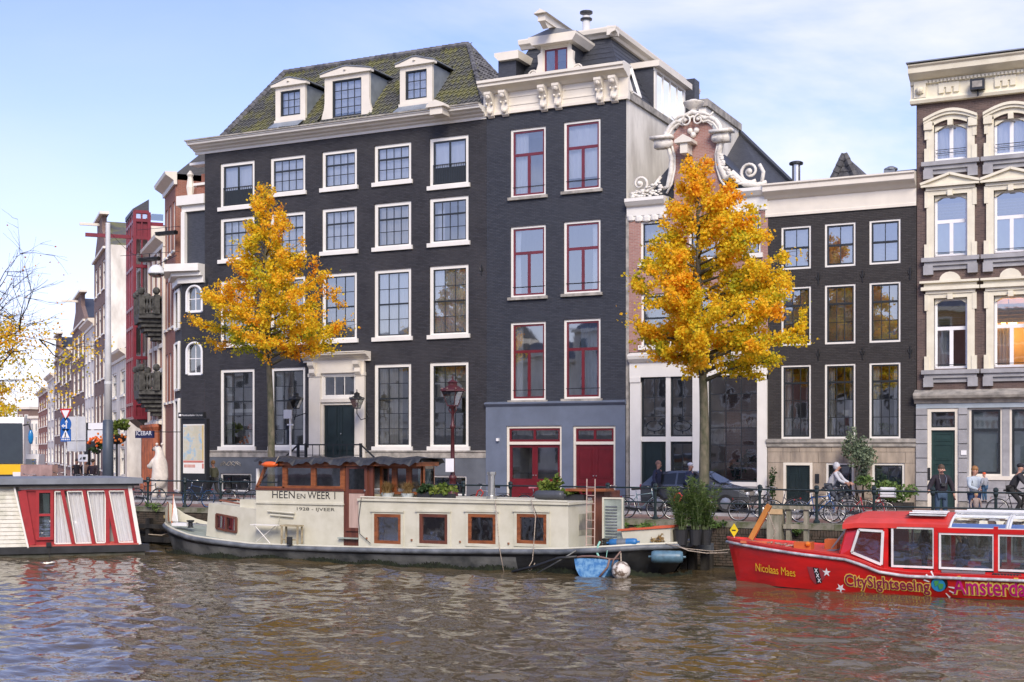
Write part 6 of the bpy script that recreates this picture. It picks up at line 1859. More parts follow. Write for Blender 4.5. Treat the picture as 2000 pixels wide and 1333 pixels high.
# cobbled wall and road barrier behind the left houseboat
solo(MB().box(XW(40,52), XW(102,52), 52, 52.4, QZ, ZW(70,908,52)), 'pink_barrier', mat('pinkish_concrete', (.42,.28,.25), .8, var=.2), 'low pinkish concrete barrier right of the bus', 'barrier', (XW(70,52),52,QZ))
def van():
 D = 60; x0, x1 = XW(45,D), XW(73,D)
 t = thing('white_van', 'white van partly hidden between bus and houses', 'van', ((x0+x1)/2, D, QZ))
 zt = ZW(60,888,D); OFF[t.name] = Vector((x1, D, QZ)); t.location = (x1, D, QZ); t.rotation_euler = (0, 0, rad(40))
 MB().prismx([(D,QZ+.35),(D-.05,QZ+.9),(D+.4,QZ+1.2),(D+.9,zt),(D+4.5,zt),(D+4.6,QZ+.35)], x0, x1).build('body', M['purewhite'], t)
 MB().add([(x0+.1,D+.4,QZ+1.22),(x1-.1,D+.4,QZ+1.22),(x1-.15,D+.85,zt-.08),(x0+.15,D+.85,zt-.08)],[(0,1,2,3)]).build('windscreen', M['glass_dark'], t)
 for x in (x0+.02, x1-.22): MB().box(x, x+.2, D+.7, D+1.3, QZ, QZ+.6).build('wheel', M['black_metal'], t)
 for x in (x0+.1,x1-.35): MB().box(x,x+.25,D-.08,D-.02,QZ+.75,QZ+.9).build('headlight', M['bulb_white'], t)
van()
# ================================================================ street trees
def branch_tree(name, label, base, ztop, zfork, rtrunk, crown, n_leaf, leafm, lsize, tonefn, seed, lean=0.0, density=1.0, blabel=None):
 """crown(z) -> (radius, centre x offset) between zfork and ztop"""
 rr = random.Random(seed)
 t = thing(name, label, 'tree', base)
 b = Vector(base)
 tr = MB()
 H = ztop-b.z
 pts = []; rad_ = []
 for i in range(15):
  f = i/14
  pts.append(b+Vector((lean*f+.05*math.sin(f*9+seed)*(1-f), .03*math.sin(f*7), H*f*.98)))
  rad_.append(rtrunk*(1.25 if i == 0 else 1)*(1-f)**.75+.012)
 tr.tube(pts, rad_, 10)
 tips = []
 def tp(z):
  f = (z-b.z)/(H*.98); k = min(13, max(0, int(f*14))); g = f*14-k
  return pts[k].lerp(pts[k+1], g)
 nb = 60
 for i in range(nb):
  f = (i+.5)/nb
  z0 = zfork-.1+(ztop-zfork)*f**1.05*.93
  az = i*2.39996+rr.uniform(-.4,.4)
  s = tp(z0)
  reach_z = min(ztop-.1, z0+(.55 if f < .25 else 1.05)*(1-.45*f)*rr.uniform(.7,1.3)*1.2)
  r, cx = crown(reach_z)
  L_ = r*rr.uniform(.8,1.05)
  e = Vector((b.x+cx+math.cos(az)*L_, b.y+math.sin(az)*L_*.9, reach_z))
  mid = s.lerp(e, .5)+Vector((rr.gauss(0,.1), rr.gauss(0,.1), -.12 if f > .2 else .12))
  q1 = s.lerp(mid, .5)+Vector((0,0,.04)); q2 = mid.lerp(e, .5)+Vector((0,0,.02))
  br = rtrunk*.36*(1-f)+.02
  bp_ = [s, q1, mid, q2, e]
  tr.tube(bp_, [br, br*.75, br*.55, br*.35, .008], 5)
  for k in range(9):
   g = rr.uniform(.25, 1); j = min(3, int(g*4)); o = bp_[j].lerp(bp_[j+1], g*4-j)
   d = Vector((math.cos(az)+rr.gauss(0,.9), math.sin(az)+rr.gauss(0,.9), rr.gauss(.35,.5))).normalized()
   l = L_*rr.uniform(.18,.42)*(1.15-f*.4)
   e2 = o+d*l
   tr.tube([o, o.lerp(e2,.5)+Vector((0,0,.03)), e2], [.013,.009,.004], 3, cap=False)
   tips.append((o, e2))
 tr.build('trunk', M['bark'], t, smooth=True)
 pts_ = []; tn = {}
 wts = [(e-o).length for o, e in tips]
 tg = [rr.gauss(0,.12) for _ in tips]
 dens = [rr.choice((.4,.8,1,1.2,1.4)) for _ in tips]
 idx = rr.choices(range(len(tips)), [w*d for w, d in zip(wts, dens)], k=n_leaf)
 for i in idx:
  o, e = tips[i]
  p = o.lerp(e, rr.uniform(.1,1.12))+Vector((rr.gauss(0,.09), rr.gauss(0,.09), rr.gauss(-.03,.09)))
  r, cx = crown(p.z)
  d = math.hypot(p.x-b.x-cx, p.y-b.y)
  if d > r*1.03+.05 and rr.random() < .9: continue
  pts_.append(p); tn[tuple(p)] = min(1, max(0, tonefn(p, d/(r+.01), rr)+tg[i]+rr.gauss(0,.12)))
 global R
 sv = R; R = rr
 leaves_obj('crown', leaf_cloud(pts_, lsize, lambda p: tn[tuple(p)]), leafm, t)
 R = sv
 return t
M['leaf_autumn'] = leafmat('autumn_leaves', [(.42,.45,.03),(.85,.66,.03),(.95,.64,.03),(.95,.5,.025),(.85,.33,.03),(.55,.17,.03)], .5)
def interp(tab, z):
 if z <= tab[0][0]: return tab[0][1:]
 for a, b in zip(tab, tab[1:]):
  if z <= b[0]:
   f = (z-a[0])/(b[0]-a[0]); return tuple(a[i]+(b[i]-a[i])*f for i in range(1, len(a)))
 return tab[-1][1:]
def crown_tab(rows, D, px0):
 """rows of (py, left px, right px) read off the photo, turned into metres at depth D"""
 x0 = XW(px0, D); out = []
 for py, a, b in rows:
  xa, xb = XW(a, D), XW(b, D); out.append((ZW((a+b)/2, py, D), (xb-xa)/2*.9, (xa+xb)/2-x0))
 out.sort(); return out
D1 = 42.2
c1 = crown_tab([(350,512,522),(385,488,548),(440,482,572),(490,476,606),(540,440,645),(590,398,660),(640,392,660),(690,405,640),(722,430,590)], D1, 531)
b1 = W(531, HZ, D1); b1.z = QZ
branch_tree('autumn_tree', 'orange and yellow autumn tree with grey trunk in front of the wide black house', b1, ZW(520,350,D1), ZW(531,712,D1), .155,
 lambda z: interp(c1, z), 36000, M['leaf_autumn'], .095, lambda p, d, r: .35+.12*math.sin(p.x*2.1+p.z*1.3)-(.28 if abs(p.x-b1.x+1.1) < .8 and 6.2 < p.z < 8.6 else 0), 5, lean=-.35)
D2 = 41.1
c2 = crown_tab([(302,1345,1375),(340,1318,1432),(400,1300,1470),(450,1275,1515),(500,1262,1545),(560,1228,1568),(620,1240,1590),(680,1265,1585),(730,1290,1520),(758,1330,1450)], D2, 1380)
b2 = W(1378, HZ, D2); b2.z = QZ
branch_tree('autumn_tree', 'golden yellow autumn tree with mossy trunk in front of the ornate gable house', b2, ZW(1360,302,D2), ZW(1380,742,D2), .17,
 lambda z: interp(c2, z), 60000, M['leaf_autumn'], .1, lambda p, d, r: .24+.14*d*(.5+.5*math.sin(p.x*1.7))+.07*max(0,(p.z-10)), 11, lean=-.3)
# bare-topped tree on the left
def left_tree():
 D = 60.0; p = W(-70, HZ, D); p.z = QZ
 t = thing('bare_tree', 'half bare tree with thin black twigs and yellow lower leaves at left edge', 'tree', p)
 rr = random.Random(3); tr = MB()
 zt = ZW(0, 480, D)
 tr.tube([p, p+Vector((.2,0,4)), p+Vector((.1,0,8)), p+Vector((.3,0,zt-QZ-2))], [.4,.33,.25,.08], 8)
 tips = []
 def grow(o, d, l, r, lev):
  k = 4; pts = [o]; q = o
  for i in range(k):
   d = (d+Vector((rr.gauss(0,.16), rr.gauss(0,.16), rr.gauss(.02,.14)))).normalized(); q = q+d*l/k; pts.append(q)
  tr.tube(pts, [max(.006, r*(1-i/(k+.6))) for i in range(k+1)], 4 if lev > 1 else 6, cap=False)
  tips.append(q)
  if lev < 4:
   for j in range(4 if lev < 3 else 3):
    i = rr.randint(1, k); dd = (d+Vector((rr.gauss(.1,.6), rr.gauss(0,.6), rr.gauss(-.12,.45)))).normalized()
    grow(pts[i], dd, l*rr.uniform(.5,.7), r*.5, lev+1)
 for px, py, l in ((55,505,6.5),(70,560,6.5),(95,590,6),(60,620,5),(30,520,6),(80,530,6),(90,640,4),(60,700,4.5),(30,560,5.5)):
  e = W(px, py, D+rr.uniform(-2,1)); s = p+Vector((.2, 0, max(3.5, (e.z-QZ)*.62)))
  grow(s, (e-s).normalized(), (e-s).length*.62, .1, 1)
 tr.build('trunk', M['twig'], t)
 pts = [];
 for i in range(5200):
  q = rr.choice(tips)
  pz = ZW(0, 640, D)
  if q.z > pz and rr.random() < .96: continue
  pts.append(q+Vector((rr.gauss(0,.4), rr.gauss(0,.4), rr.gauss(0,.4))))
 for i in range(13000):
  z_ = rr.uniform(ZW(0,835,D), ZW(0,650,D)); f = (z_-ZW(0,835,D))/(ZW(0,650,D)-ZW(0,835,D))
  w_ = 3.5*(1-.65*f**1.5)*(.6+.4*math.sin(z_*2.3)**2)
  c = p+Vector((0,0,z_-QZ)); a = rr.uniform(-1.3,1.3); r_ = w_*rr.random()**.6
  pts.append(c+Vector((math.cos(a)*r_, math.sin(a)*r_, rr.gauss(0,.2))))
 global R
 sv = R; R = rr
 leaves_obj('crown', leaf_cloud(pts, .17, lambda q: min(1, max(0, .25+.1*math.sin(q.z*2)+.4*max(0,(q.z-9)/4)+rr.gauss(0,.15)))), M['leaf_autumn'], t)
 R = sv
left_tree()
# ================================================================ railing along the quay
def railing():
 xs = [XW(p, 39.95) for p in (289, 361, 431, 499)]
 step = xs[1]-xs[0]
 t = thing('quay_railing', 'long dark green iron railing with capped posts along the quay', 'railing', (-20, 39.95, QZ))
 px = [XW(p, 39.95) for p in (-120,-50,20,90,160,225,289,361,431,530,620,710,905,990,1002,1190,1283,1484,1595,1707,1822,1945,2075)]
 px = [px[6]-step*k for k in range(8,0,-1)]+[XW(p, 39.95) for p in (289,361,431,504,578,655,733,815,905,997,1090,1187,1280,1382,1484,1595,1707,1822,1945,2075,2210)]
 y = 39.95
 prof = [(.1,0),(.1,.08),(.055,.14),(.045,.2),(.045,.9),(.06,.93),(.075,.98),(.06,1.05),(.08,1.08),(.07,1.14),(.02,1.17)]
 me = MB().lathe((0,0,0), prof, 8).mesh('post', M['rail_green'])
 for x in px: inst('post', me, t, (x, y, QZ))
 for z in (1.02, .56):
  a, b = px[0], px[-1]
  MB().tube([(a,y,QZ+z),(b,y,QZ+z)], .026, 8).build('rail', M['rail_green'], t)
railing()
# ================================================================ lamps
def lantern(parent, c, s, m, glass):
 """four-sided tapering lantern with its bottom centre at c"""
 c = Vector(c); f = MB()
 def sq(r, z): return [c+Vector((x*r, y*r, z)) for x, y in ((-1,-1),(1,-1),(1,1),(-1,1))]
 a, b = sq(.13*s, .0), sq(.27*s, .5*s)
 for i in range(4):
  f.bar(a[i], b[i], .025*s); f.bar(a[i], a[(i+1)%4], .04*s); f.bar(b[i], b[(i+1)%4], .045*s)
 f.build('lantern_frame', m, parent)
 g = MB()
 for i in range(4): g.add([a[i], a[(i+1)%4], b[(i+1)%4], b[i]], [(0,1,2,3)])
 g.build('lantern_glass', glass, parent)
 k = MB(); k.lathe(c+Vector((0,0,.5*s)), [(.46*s,0),(.44*s,.04*s),(.16*s,.2*s),(.16*s,.27*s),(.19*s,.3*s),(.08*s,.37*s),(.03*s,.4*s),(.03*s,.5*s),(.005,.56*s)], 4 if False else 10)
 for i in range(8):
  an = i*PI/4; k.ball(c+Vector((math.cos(an)*.38*s, math.sin(an)*.38*s, .57*s)), .05*s, 6, 4)
 k.build('lantern_roof', m, parent)
 MB().ball(c+Vector((0,0,.22*s)), .07*s, 8, 6, 1, 1, 1.6).build('bulb', M['bulb_white'], parent)
def red_lamp():
 D = 42.0; p = at(884, D=D); zl = ZW(884, 793, D)
 m = mat('dark_red_iron', (.085,.016,.02), .45, var=.25, vs=10)
 t = thing('street_lamp', 'dark red cast-iron street lamp with glass lantern beside the slate-blue house', 'street lamp', p)
 h = zl-QZ
 MB().lathe(p, [(.26,0),(.26,.25),(.2,.3),(.2,.75),(.15,.8),(.12,1.15),(.17,1.2),(.12,1.28),(.085,1.35),(.065,h*.78),(.1,h*.79),(.1,h*.81),(.06,h*.83),(.055,h-.12),(.11,h-.08),(.13,h)], 10).build('post', m, t, smooth=True)
 MB().tube([p+Vector((0,0,h-.35)),p+Vector((.16,0,h-.15)),p+Vector((.12,0,h))],.02,5).tube([p+Vector((0,0,h-.35)),p+Vector((-.16,0,h-.15)),p+Vector((-.12,0,h))],.02,5).build('fork', m, t)
 lantern(t, p+Vector((0,0,h)), 1.05, m, M['glass'])
 MB().box(p.x-.16, p.x+.18, p.y-.24, p.y-.22, ZW(884,922,D), ZW(884,896,D)).build('white_notice', M['purewhite'], t)
red_lamp()
def wall_lamp(px, side, lab, pxw, D=49.0):
 zl = ZW(px, 798, D); p = Vector((XW(px,D), D, zl))
 t = thing('wall_lantern', lab, 'wall lamp', p, group='lanterns either side of the front door')
 w = Vector((XW(pxw,49.98), 49.97, zl-.05))
 MB().tube([p, p+Vector((0,0,-.22)), p+Vector((side*.15,.1,-.5)), p+Vector((side*.4,.35,-.4)), w+Vector((0,0,-.1))], .022, 6).tube([w+Vector((0,0,-.5)),w+Vector((0,0,.35))],.03,5).build('scroll_arm', M['black_metal'], t)
 lantern(t, p, .8, M['black_metal'], M['glass'])
wall_lamp(697, 1, 'black wall lantern on a curled arm right of the dark green front door', 716)
wall_lamp(578, -1, 'black wall lantern on a curled arm left of the dark green front door', 603)
def small_sign():
 D = 47.0; p = at(567, D=D)
 t = thing('white_signpost', 'slim white signpost with blank white board by the stoop', 'sign', p)
 z1 = ZW(567, 812, D)
 MB().tube([p, Vector((p.x,p.y,z1))], .05, 8).build('post', M['white'], t)
 MB().box(p.x-.3, p.x+.12, D-.08, D-.05, ZW(567,818,D), ZW(567,803,D)+.05).build('board', M['white'], t)
 MB().box(p.x-.16, p.x+.16, D-.03, D+.03, ZW(567,830,D)-.03, ZW(567,830,D)+.03).build('crossbar', M['white'], t)
small_sign()
# ================================================================ bicycles
SPK = {}
tyre_m = mat('tyre_rubber', (.02,.02,.02), .8, var=.1)
def wheel_meshes(rimm):
 if rimm.name in SPK: return SPK[rimm.name]
 r = .34
 ty = MB().tube([(r*math.cos(a*PI/14), 0, r*math.sin(a*PI/14)) for a in range(28)], .019, 6, closed=True).mesh('tyre', tyre_m, smooth=True)
 rm = MB().tube([((r-.025)*math.cos(a*PI/14), 0, (r-.025)*math.sin(a*PI/14)) for a in range(28)], .011, 5, closed=True).mesh('rim', rimm, smooth=True)
 sp = MB()
 for i in range(18):
  a = i*PI/9; sp.tube([(0,.03*(-1)**i,0), ((r-.03)*math.cos(a), 0, (r-.03)*math.sin(a))], .003, 3, cap=False)
 sp.lathe((0,0,0), [(.02,-.05),(.03,-.03),(.03,.03),(.02,.05)], 6)
 sp = sp.mesh('spokes', M['steel'])
 SPK[rimm.name] = (ty, rm, sp); return SPK[rimm.name]
def bicycle(px, D, label, col, face=1, yaw=0, lean=0.0, step=False, rack=True, guard=True, rim=None, crate=None, lock=None, saddle=(.02,.02,.02), group='bicycles parked against the railing', bag=None, steer=.15, bars='city', basket=False, loc=None):
 p = Vector((XW(px, D), D, QZ)) if loc is None else Vector(loc)
 t = thing('bicycle', label, 'bicycle', p, 0, group, local=True)
 t.rotation_euler = (rad(lean), 0, rad(yaw)+(0 if face > 0 else PI))
 fm = mat('bicycle_paint', col, .3, var=.05, coat=.4); rimm = rim or M['steel']
 wb = .53; r = .34
 ty, rm, sp = wheel_meshes(rimm)
 for k, x in enumerate((-wb, wb)):
  w = bpy.data.objects.new('wheel', rm); COL.objects.link(w); w.parent = t; w.location = (x, 0, r+.005)
  if k: w.rotation_euler = (0, 0, steer)
  inst('tyre', ty, w, (0,0,0)); inst('spokes', sp, w, (0,0,0), rot=(0, R.random(), 0))
 B = Vector((-.07,0,.29)); S_ = Vector((-.2,0,.82)); Hd = Vector((.36,0,.84)); Hl = Vector((.39,0,.7)); Rw = Vector((-wb,0,r)); Fw = Vector((wb,0,r))
 f = MB()
 f.tube([B, S_], .016, 6)
 if step: f.tube([B+Vector((.02,0,.08)), Vector((.12,0,.32)), Hl], .02, 6); f.tube([B+Vector((-.04,0,.24)), Vector((.12,0,.47)), Hd], .014, 6)
 else: f.tube([B, Hl], .019, 6); f.tube([S_+Vector((.01,0,-.06)), Hd], .016, 6)
 f.tube([Hl, Hd+Vector((-.015,0,.08))], .02, 6)
 for s in (-1, 1):
  f.tube([Rw+Vector((0,.05*s,0)), B+Vector((0,.03*s,0))], .009, 5); f.tube([Rw+Vector((0,.05*s,0)), S_+Vector((.02,.02*s,-.1))], .008, 5)
  f.tube([Fw+Vector((0,.05*s,0)), Fw+Vector((-.06,.05*s,.3)), Hl+Vector((.0,.02*s,-.02))], .011, 5)
 f.build('frame', fm, t, smooth=True)
 h = MB(); T_ = Hd+Vector((-.03,0,.16))
 h.tube([Hd, T_], .012, 5)
 if bars == 'city':
  for s in (-1, 1): h.tube([T_, T_+Vector((.08,.12*s,.05)), T_+Vector((.02,.27*s,.06)), T_+Vector((-.14,.29*s,.02))], .011, 5)
 else: h.tube([T_+Vector((0,-.29,.02)), T_+Vector((.02,0,0)), T_+Vector((0,.29,.02))], .012, 5)
 hb = h.build('handlebar', M['steel'], t, smooth=True)
 g = MB()
 for s in (-1, 1): g.tube([T_+Vector((-.03,.29*s,.04)), T_+Vector((-.15,.29*s,.02))], .017, 6)
 g.build('grips', M['black_metal'], hb)
 s = MB(); top = S_+Vector((-.03,0,.14)); s.tube([S_, top], .012, 5)
 s.build('seat_post', M['steel'], t)
 MB().add([top+Vector(v) for v in ((-.12,-.08,.02),(-.12,.08,.02),(.02,.05,.03),(.15,.02,.02),(.15,-.02,.02),(.02,-.05,.03),(-.12,-.07,-.04),(-.12,.07,-.04),(.15,0,-.02))],
  [(0,1,2,5),(5,2,3,4),(0,6,7,1),(1,7,8,3,2),(0,5,4,8,6)]).build('saddle', mat('saddle_cover', saddle, .6), t)
 if guard:
  g = MB()
  for x in (-wb, wb):
   a0, a1 = (.15, 1.02) if x < 0 else (.25, 1.0)
   n = 10; vs = []
   for i in range(n+1):
    a = PI*(a0+(a1-a0)*i/n) if x < 0 else PI*(.12+.75*i/n)
    for q in (-.027, .027): vs.append((x+(r+.035)*math.cos(a), q, r+(r+.035)*math.sin(a)))
   g.add(vs, [(2*i, 2*i+1, 2*i+3, 2*i+2) for i in range(n)])
  g.build('mudguard', fm, t)
 c = MB()
 c.lathe((0,0,0), [(.09,-.006),(.09,.006)], 14).move(Matrix.Translation((B.x,-.045,B.z)) @ Matrix.Rotation(PI/2,4,'X'))
 c.tube([B+Vector((0,-.07,0)), B+Vector((.1,-.08,-.13))], .01, 4); c.tube([B+Vector((0,.07,0)), B+Vector((-.1,.08,.13))], .01, 4)
 c.box(B.x+.05,B.x+.15,-.16,-.08,B.z-.145,B.z-.12); c.box(B.x-.15,B.x-.05,.08,.16,B.z+.12,B.z+.145)
 c.build('crank', M['steel'], t)
 MB().prism([(B.x+.1,B.z+.04),(B.x+.1,B.z-.06),(Rw.x+.02,Rw.z-.04),(Rw.x-.05,Rw.z),(Rw.x+.02,Rw.z+.04)], -.06, -.035).build('chain_guard', M['black_metal'], t)
 if rack:
  k = MB(); z_ = .74
  for q in (-.06, 0, .06): k.tube([(-.28,q,z_),(-.72,q,z_)], .006, 4)
  for q in (-.06, .06): k.tube([(-.62,q,z_),(-wb,q,r)], .006, 4)
  k.bar((-.72,-.07,z_),(-.72,.07,z_),.01); k.build('rack', M['black_metal'], t)
 MB().ball((wb-.06,0,.74), .04, 8, 5).build('headlamp', M['steel'], t)
 MB().box(-.74,-.72,-.03,.03,.68,.72).build('rear_light', mat('rear_red', (.4,.01,.01), .3), t)
 if lock: MB().tube([(.2,.1,.75),(.3,.12,.55),(.42,.1,.5),(.48,.08,.62),(.42,.08,.8),(.3,.1,.85)], .025, 6, closed=True).build('chain_lock', mat('lock_sleeve', lock, .6), t)
 if crate:
  c_ = MB(); x0, x1, y0, y1, z0, z1 = .4, .82, -.2, .2, .82, 1.1
  for k in range(4):
   z_ = z0+.02+k*.075
   c_.box(x0,x1,y0,y0+.015,z_,z_+.045); c_.box(x0,x1,y1-.015,y1,z_,z_+.045); c_.box(x0,x0+.015,y0,y1,z_,z_+.045); c_.box(x1-.015,x1,y0,y1,z_,z_+.045)
  c_.box(x0,x1,y0,y1,z0,z0+.015); c_.build('crate', mat('crate_plastic', crate, .5), t)
 if bag:
  skin('pannier_bag', [(-.45,-.16,.75,.13),(-.45,-.16,.5,.14),(-.3,-.15,.62,.12),(-.6,-.15,.62,.12)], [(0,1),(0,2),(0,3)], mat('bag_fabric', bag, .7, var=.2), t, sub=1)
 return t
bk = (.018,.019,.022)
bicycle(287, 40.5, 'black city bicycle leaning at the railing right of the left houseboat', bk, 1, yaw=3, lean=-5)
bicycle(385, 40.45, 'dark blue city bicycle with bright blue rear wheel behind the boat stern', (.02,.05,.12), -1, yaw=-4, lean=5, rim=mat('blue_rim', (.04,.16,.4), .4), steer=-.2)
bicycle(468, 40.5, 'black bicycle with black chain case left of the barge wheelhouse', bk, 1, yaw=2, lean=-6, step=True, bag=(.02,.02,.02))
bicycle(955, 40.5, 'silver bicycle with red wheel reflector right of the red street lamp', (.35,.36,.38), -1, yaw=3, lean=5, saddle=(.02,.02,.02), bag=(.3,.31,.33), lock=(.5,.03,.02))
bicycle(1050, 40.5, 'black bicycle with pink saddle behind the roof plants', bk, 1, yaw=-3, lean=-5, step=True, saddle=(.55,.2,.25))
bicycle(1178, 40.4, 'dark purple bicycle standing at the ladder before the red front door', (.07,.03,.09), 1, yaw=5, lean=-4, step=True)
bicycle(1252, 40.4, 'pale green-grey sports bicycle with diamond frame before the dark shop door', (.16,.24,.26), 1, yaw=-3, lean=-5, rack=True, guard=False, bars='flat', saddle=(.03,.03,.03))
bicycle(1345, 40.5, 'black bicycle with red chain lock behind the potted green plants', bk, -1, yaw=4, lean=4, lock=(.6,.03,.04), step=True)
bicycle(1475, 40.4, 'black upright city bicycle with chain case left of the wooden mooring posts', bk, 1, yaw=2, lean=-5, bag=None, lock=(.02,.02,.02))
bicycle(1596, 40.4, 'blue mountain bicycle with silver fork', (.02,.1,.3), 1, yaw=-3, lean=-5, guard=False, rack=False, bars='flat', rim=M['steel'])
bicycle(1693, 40.45, 'red step-through bicycle with white bag on its front carrier', (.45,.03,.04), 1, yaw=3, lean=-5, step=True, crate=(.7,.7,.72))
bicycle(1655, 41.6, 'black bicycle standing half hidden behind the blue and red ones', bk, -1, yaw=10, lean=4)
bicycle(1520, 41.7, 'grey step-through bicycle half hidden behind the black city bicycle', (.1,.1,.11), -1, yaw=-8, lean=4, step=True)
for px, D, lb in ((158, 47, 'black bicycle in the cluster left of the mast, nearest the traffic sign post'), (178, 46.5, 'black bicycle in the middle of the cluster left of the mast'), (192, 45.8, 'black bicycle of the cluster standing right beside the mast'), (60, 46, 'black bicycle leaning at the pink barrier right of the bus'), (118, 50, 'black bicycle further back by the house doors left of the signs')):
 bicycle(px, D, lb, bk, R.choice((1,-1)), yaw=R.uniform(-30,30), lean=4, group='bicycles parked near the mast')
# ================================================================ the old ferry converted to a houseboat
M['hull_black'] = mat('black_hull_paint', (.022,.024,.026), .45, var=.3, vs=2.5, bump=.1)
M['hull_grey'] = mat('worn_grey_hull', (.17,.175,.165), .6, vs=1.3, bump=.1, bs=8, col2=(.05,.055,.055), lo=.35, hi=.6)
M['boat_cream'] = mat('boat_cream_paint', (.6,.58,.47), .5, vs=1.8, bump=.06, bs=9, col2=(.5,.48,.37), lo=.3, hi=.6)
M['boat_deck'] = mat('pale_green_deck', (.33,.38,.33), .7, var=.2, vs=3)
M['varnish'] = mat('varnished_wood', (.3,.1,.035), .35, vs=3, coat=.4, col2=(.16,.05,.02), stretch=(1,1,4))
M['teak'] = mat('brown_teak', (.15,.05,.03), .4, vs=3, coat=.3, col2=(.09,.03,.02), stretch=(4,1,.5))
M['tarp'] = mat('dark_tarpaulin', (.04,.042,.045), .5, var=.3, vs=3)
M['rope'] = mat('pale_rope', (.5,.42,.33), .9, var=.3, vs=30)
M['glass_cab'] = glassmat('cabin_glass', .4, tint=(.8,.8,.8), wob=.3)
M['ink'] = mat('black_lettering', (.015,.015,.018), .4)
M['rub'] = mat('grey_rubbing_strake', (.18,.195,.21), .5, vs=2, col2=(.07,.08,.09), bump=.15)
def hull_mesh(x0, x1, yc, hb, sheer, rake0, rake1, n, mats, levels, parent, name='hull', top_in=.0, flare=.12):
 """hb(u) half breadth, sheer(u) top height; levels: list of (z share of sheer down to -.6, material index)"""
 mb = MB(); rows = []
 zs = [1, .86, .7, .5, .3, .12, 0, -.25, -.6]
 for i in range(n+1):
  u = i/n; x = x0+(x1-x0)*u; b = hb(u); zt = sheer(u); ring = []
  for s in (1, -1):
   col = []
   for q in zs:
    z = zt*q if q >= 0 else q
    k = 1-flare*(1-q)**1.5*(1+2.2*(1-min(1, b*1.2)))
    bx = x+(rake0*(1-q)*(max(0, 1-u*6))**1 if rake0 else 0)-(rake1*(1-q)*(max(0, 1-(1-u)*6)) if rake1 else 0)
    col.append((bx, yc-s*b*max(0,k), z))
   ring.append(col)
  rows.append(ring)
 vs = []; idx = {}
 for i in range(n+1):
  for s in (0, 1):
   for j in range(len(zs)): idx[i,s,j] = len(vs); vs.append(rows[i][s][j])
 fs = []; ms = []
 for i in range(n):
  for s in (0, 1):
   for j in range(len(zs)-1):
    f = (idx[i,s,j], idx[i+1,s,j], idx[i+1,s,j+1], idx[i,s,j+1]); fs.append(f if s else f[::-1]); ms.append(levels(zs[j], i/n))
  fs.append((idx[i,0,0], idx[i+1,0,0], idx[i+1,1,0], idx[i,1,0])); ms.append(len(mats)-1)
 o = len(mb.v); mb.v = vs; mb.f = [list(f) for f in fs]; mb.m = ms
 return mb.build(name, mats, parent, smooth=False)
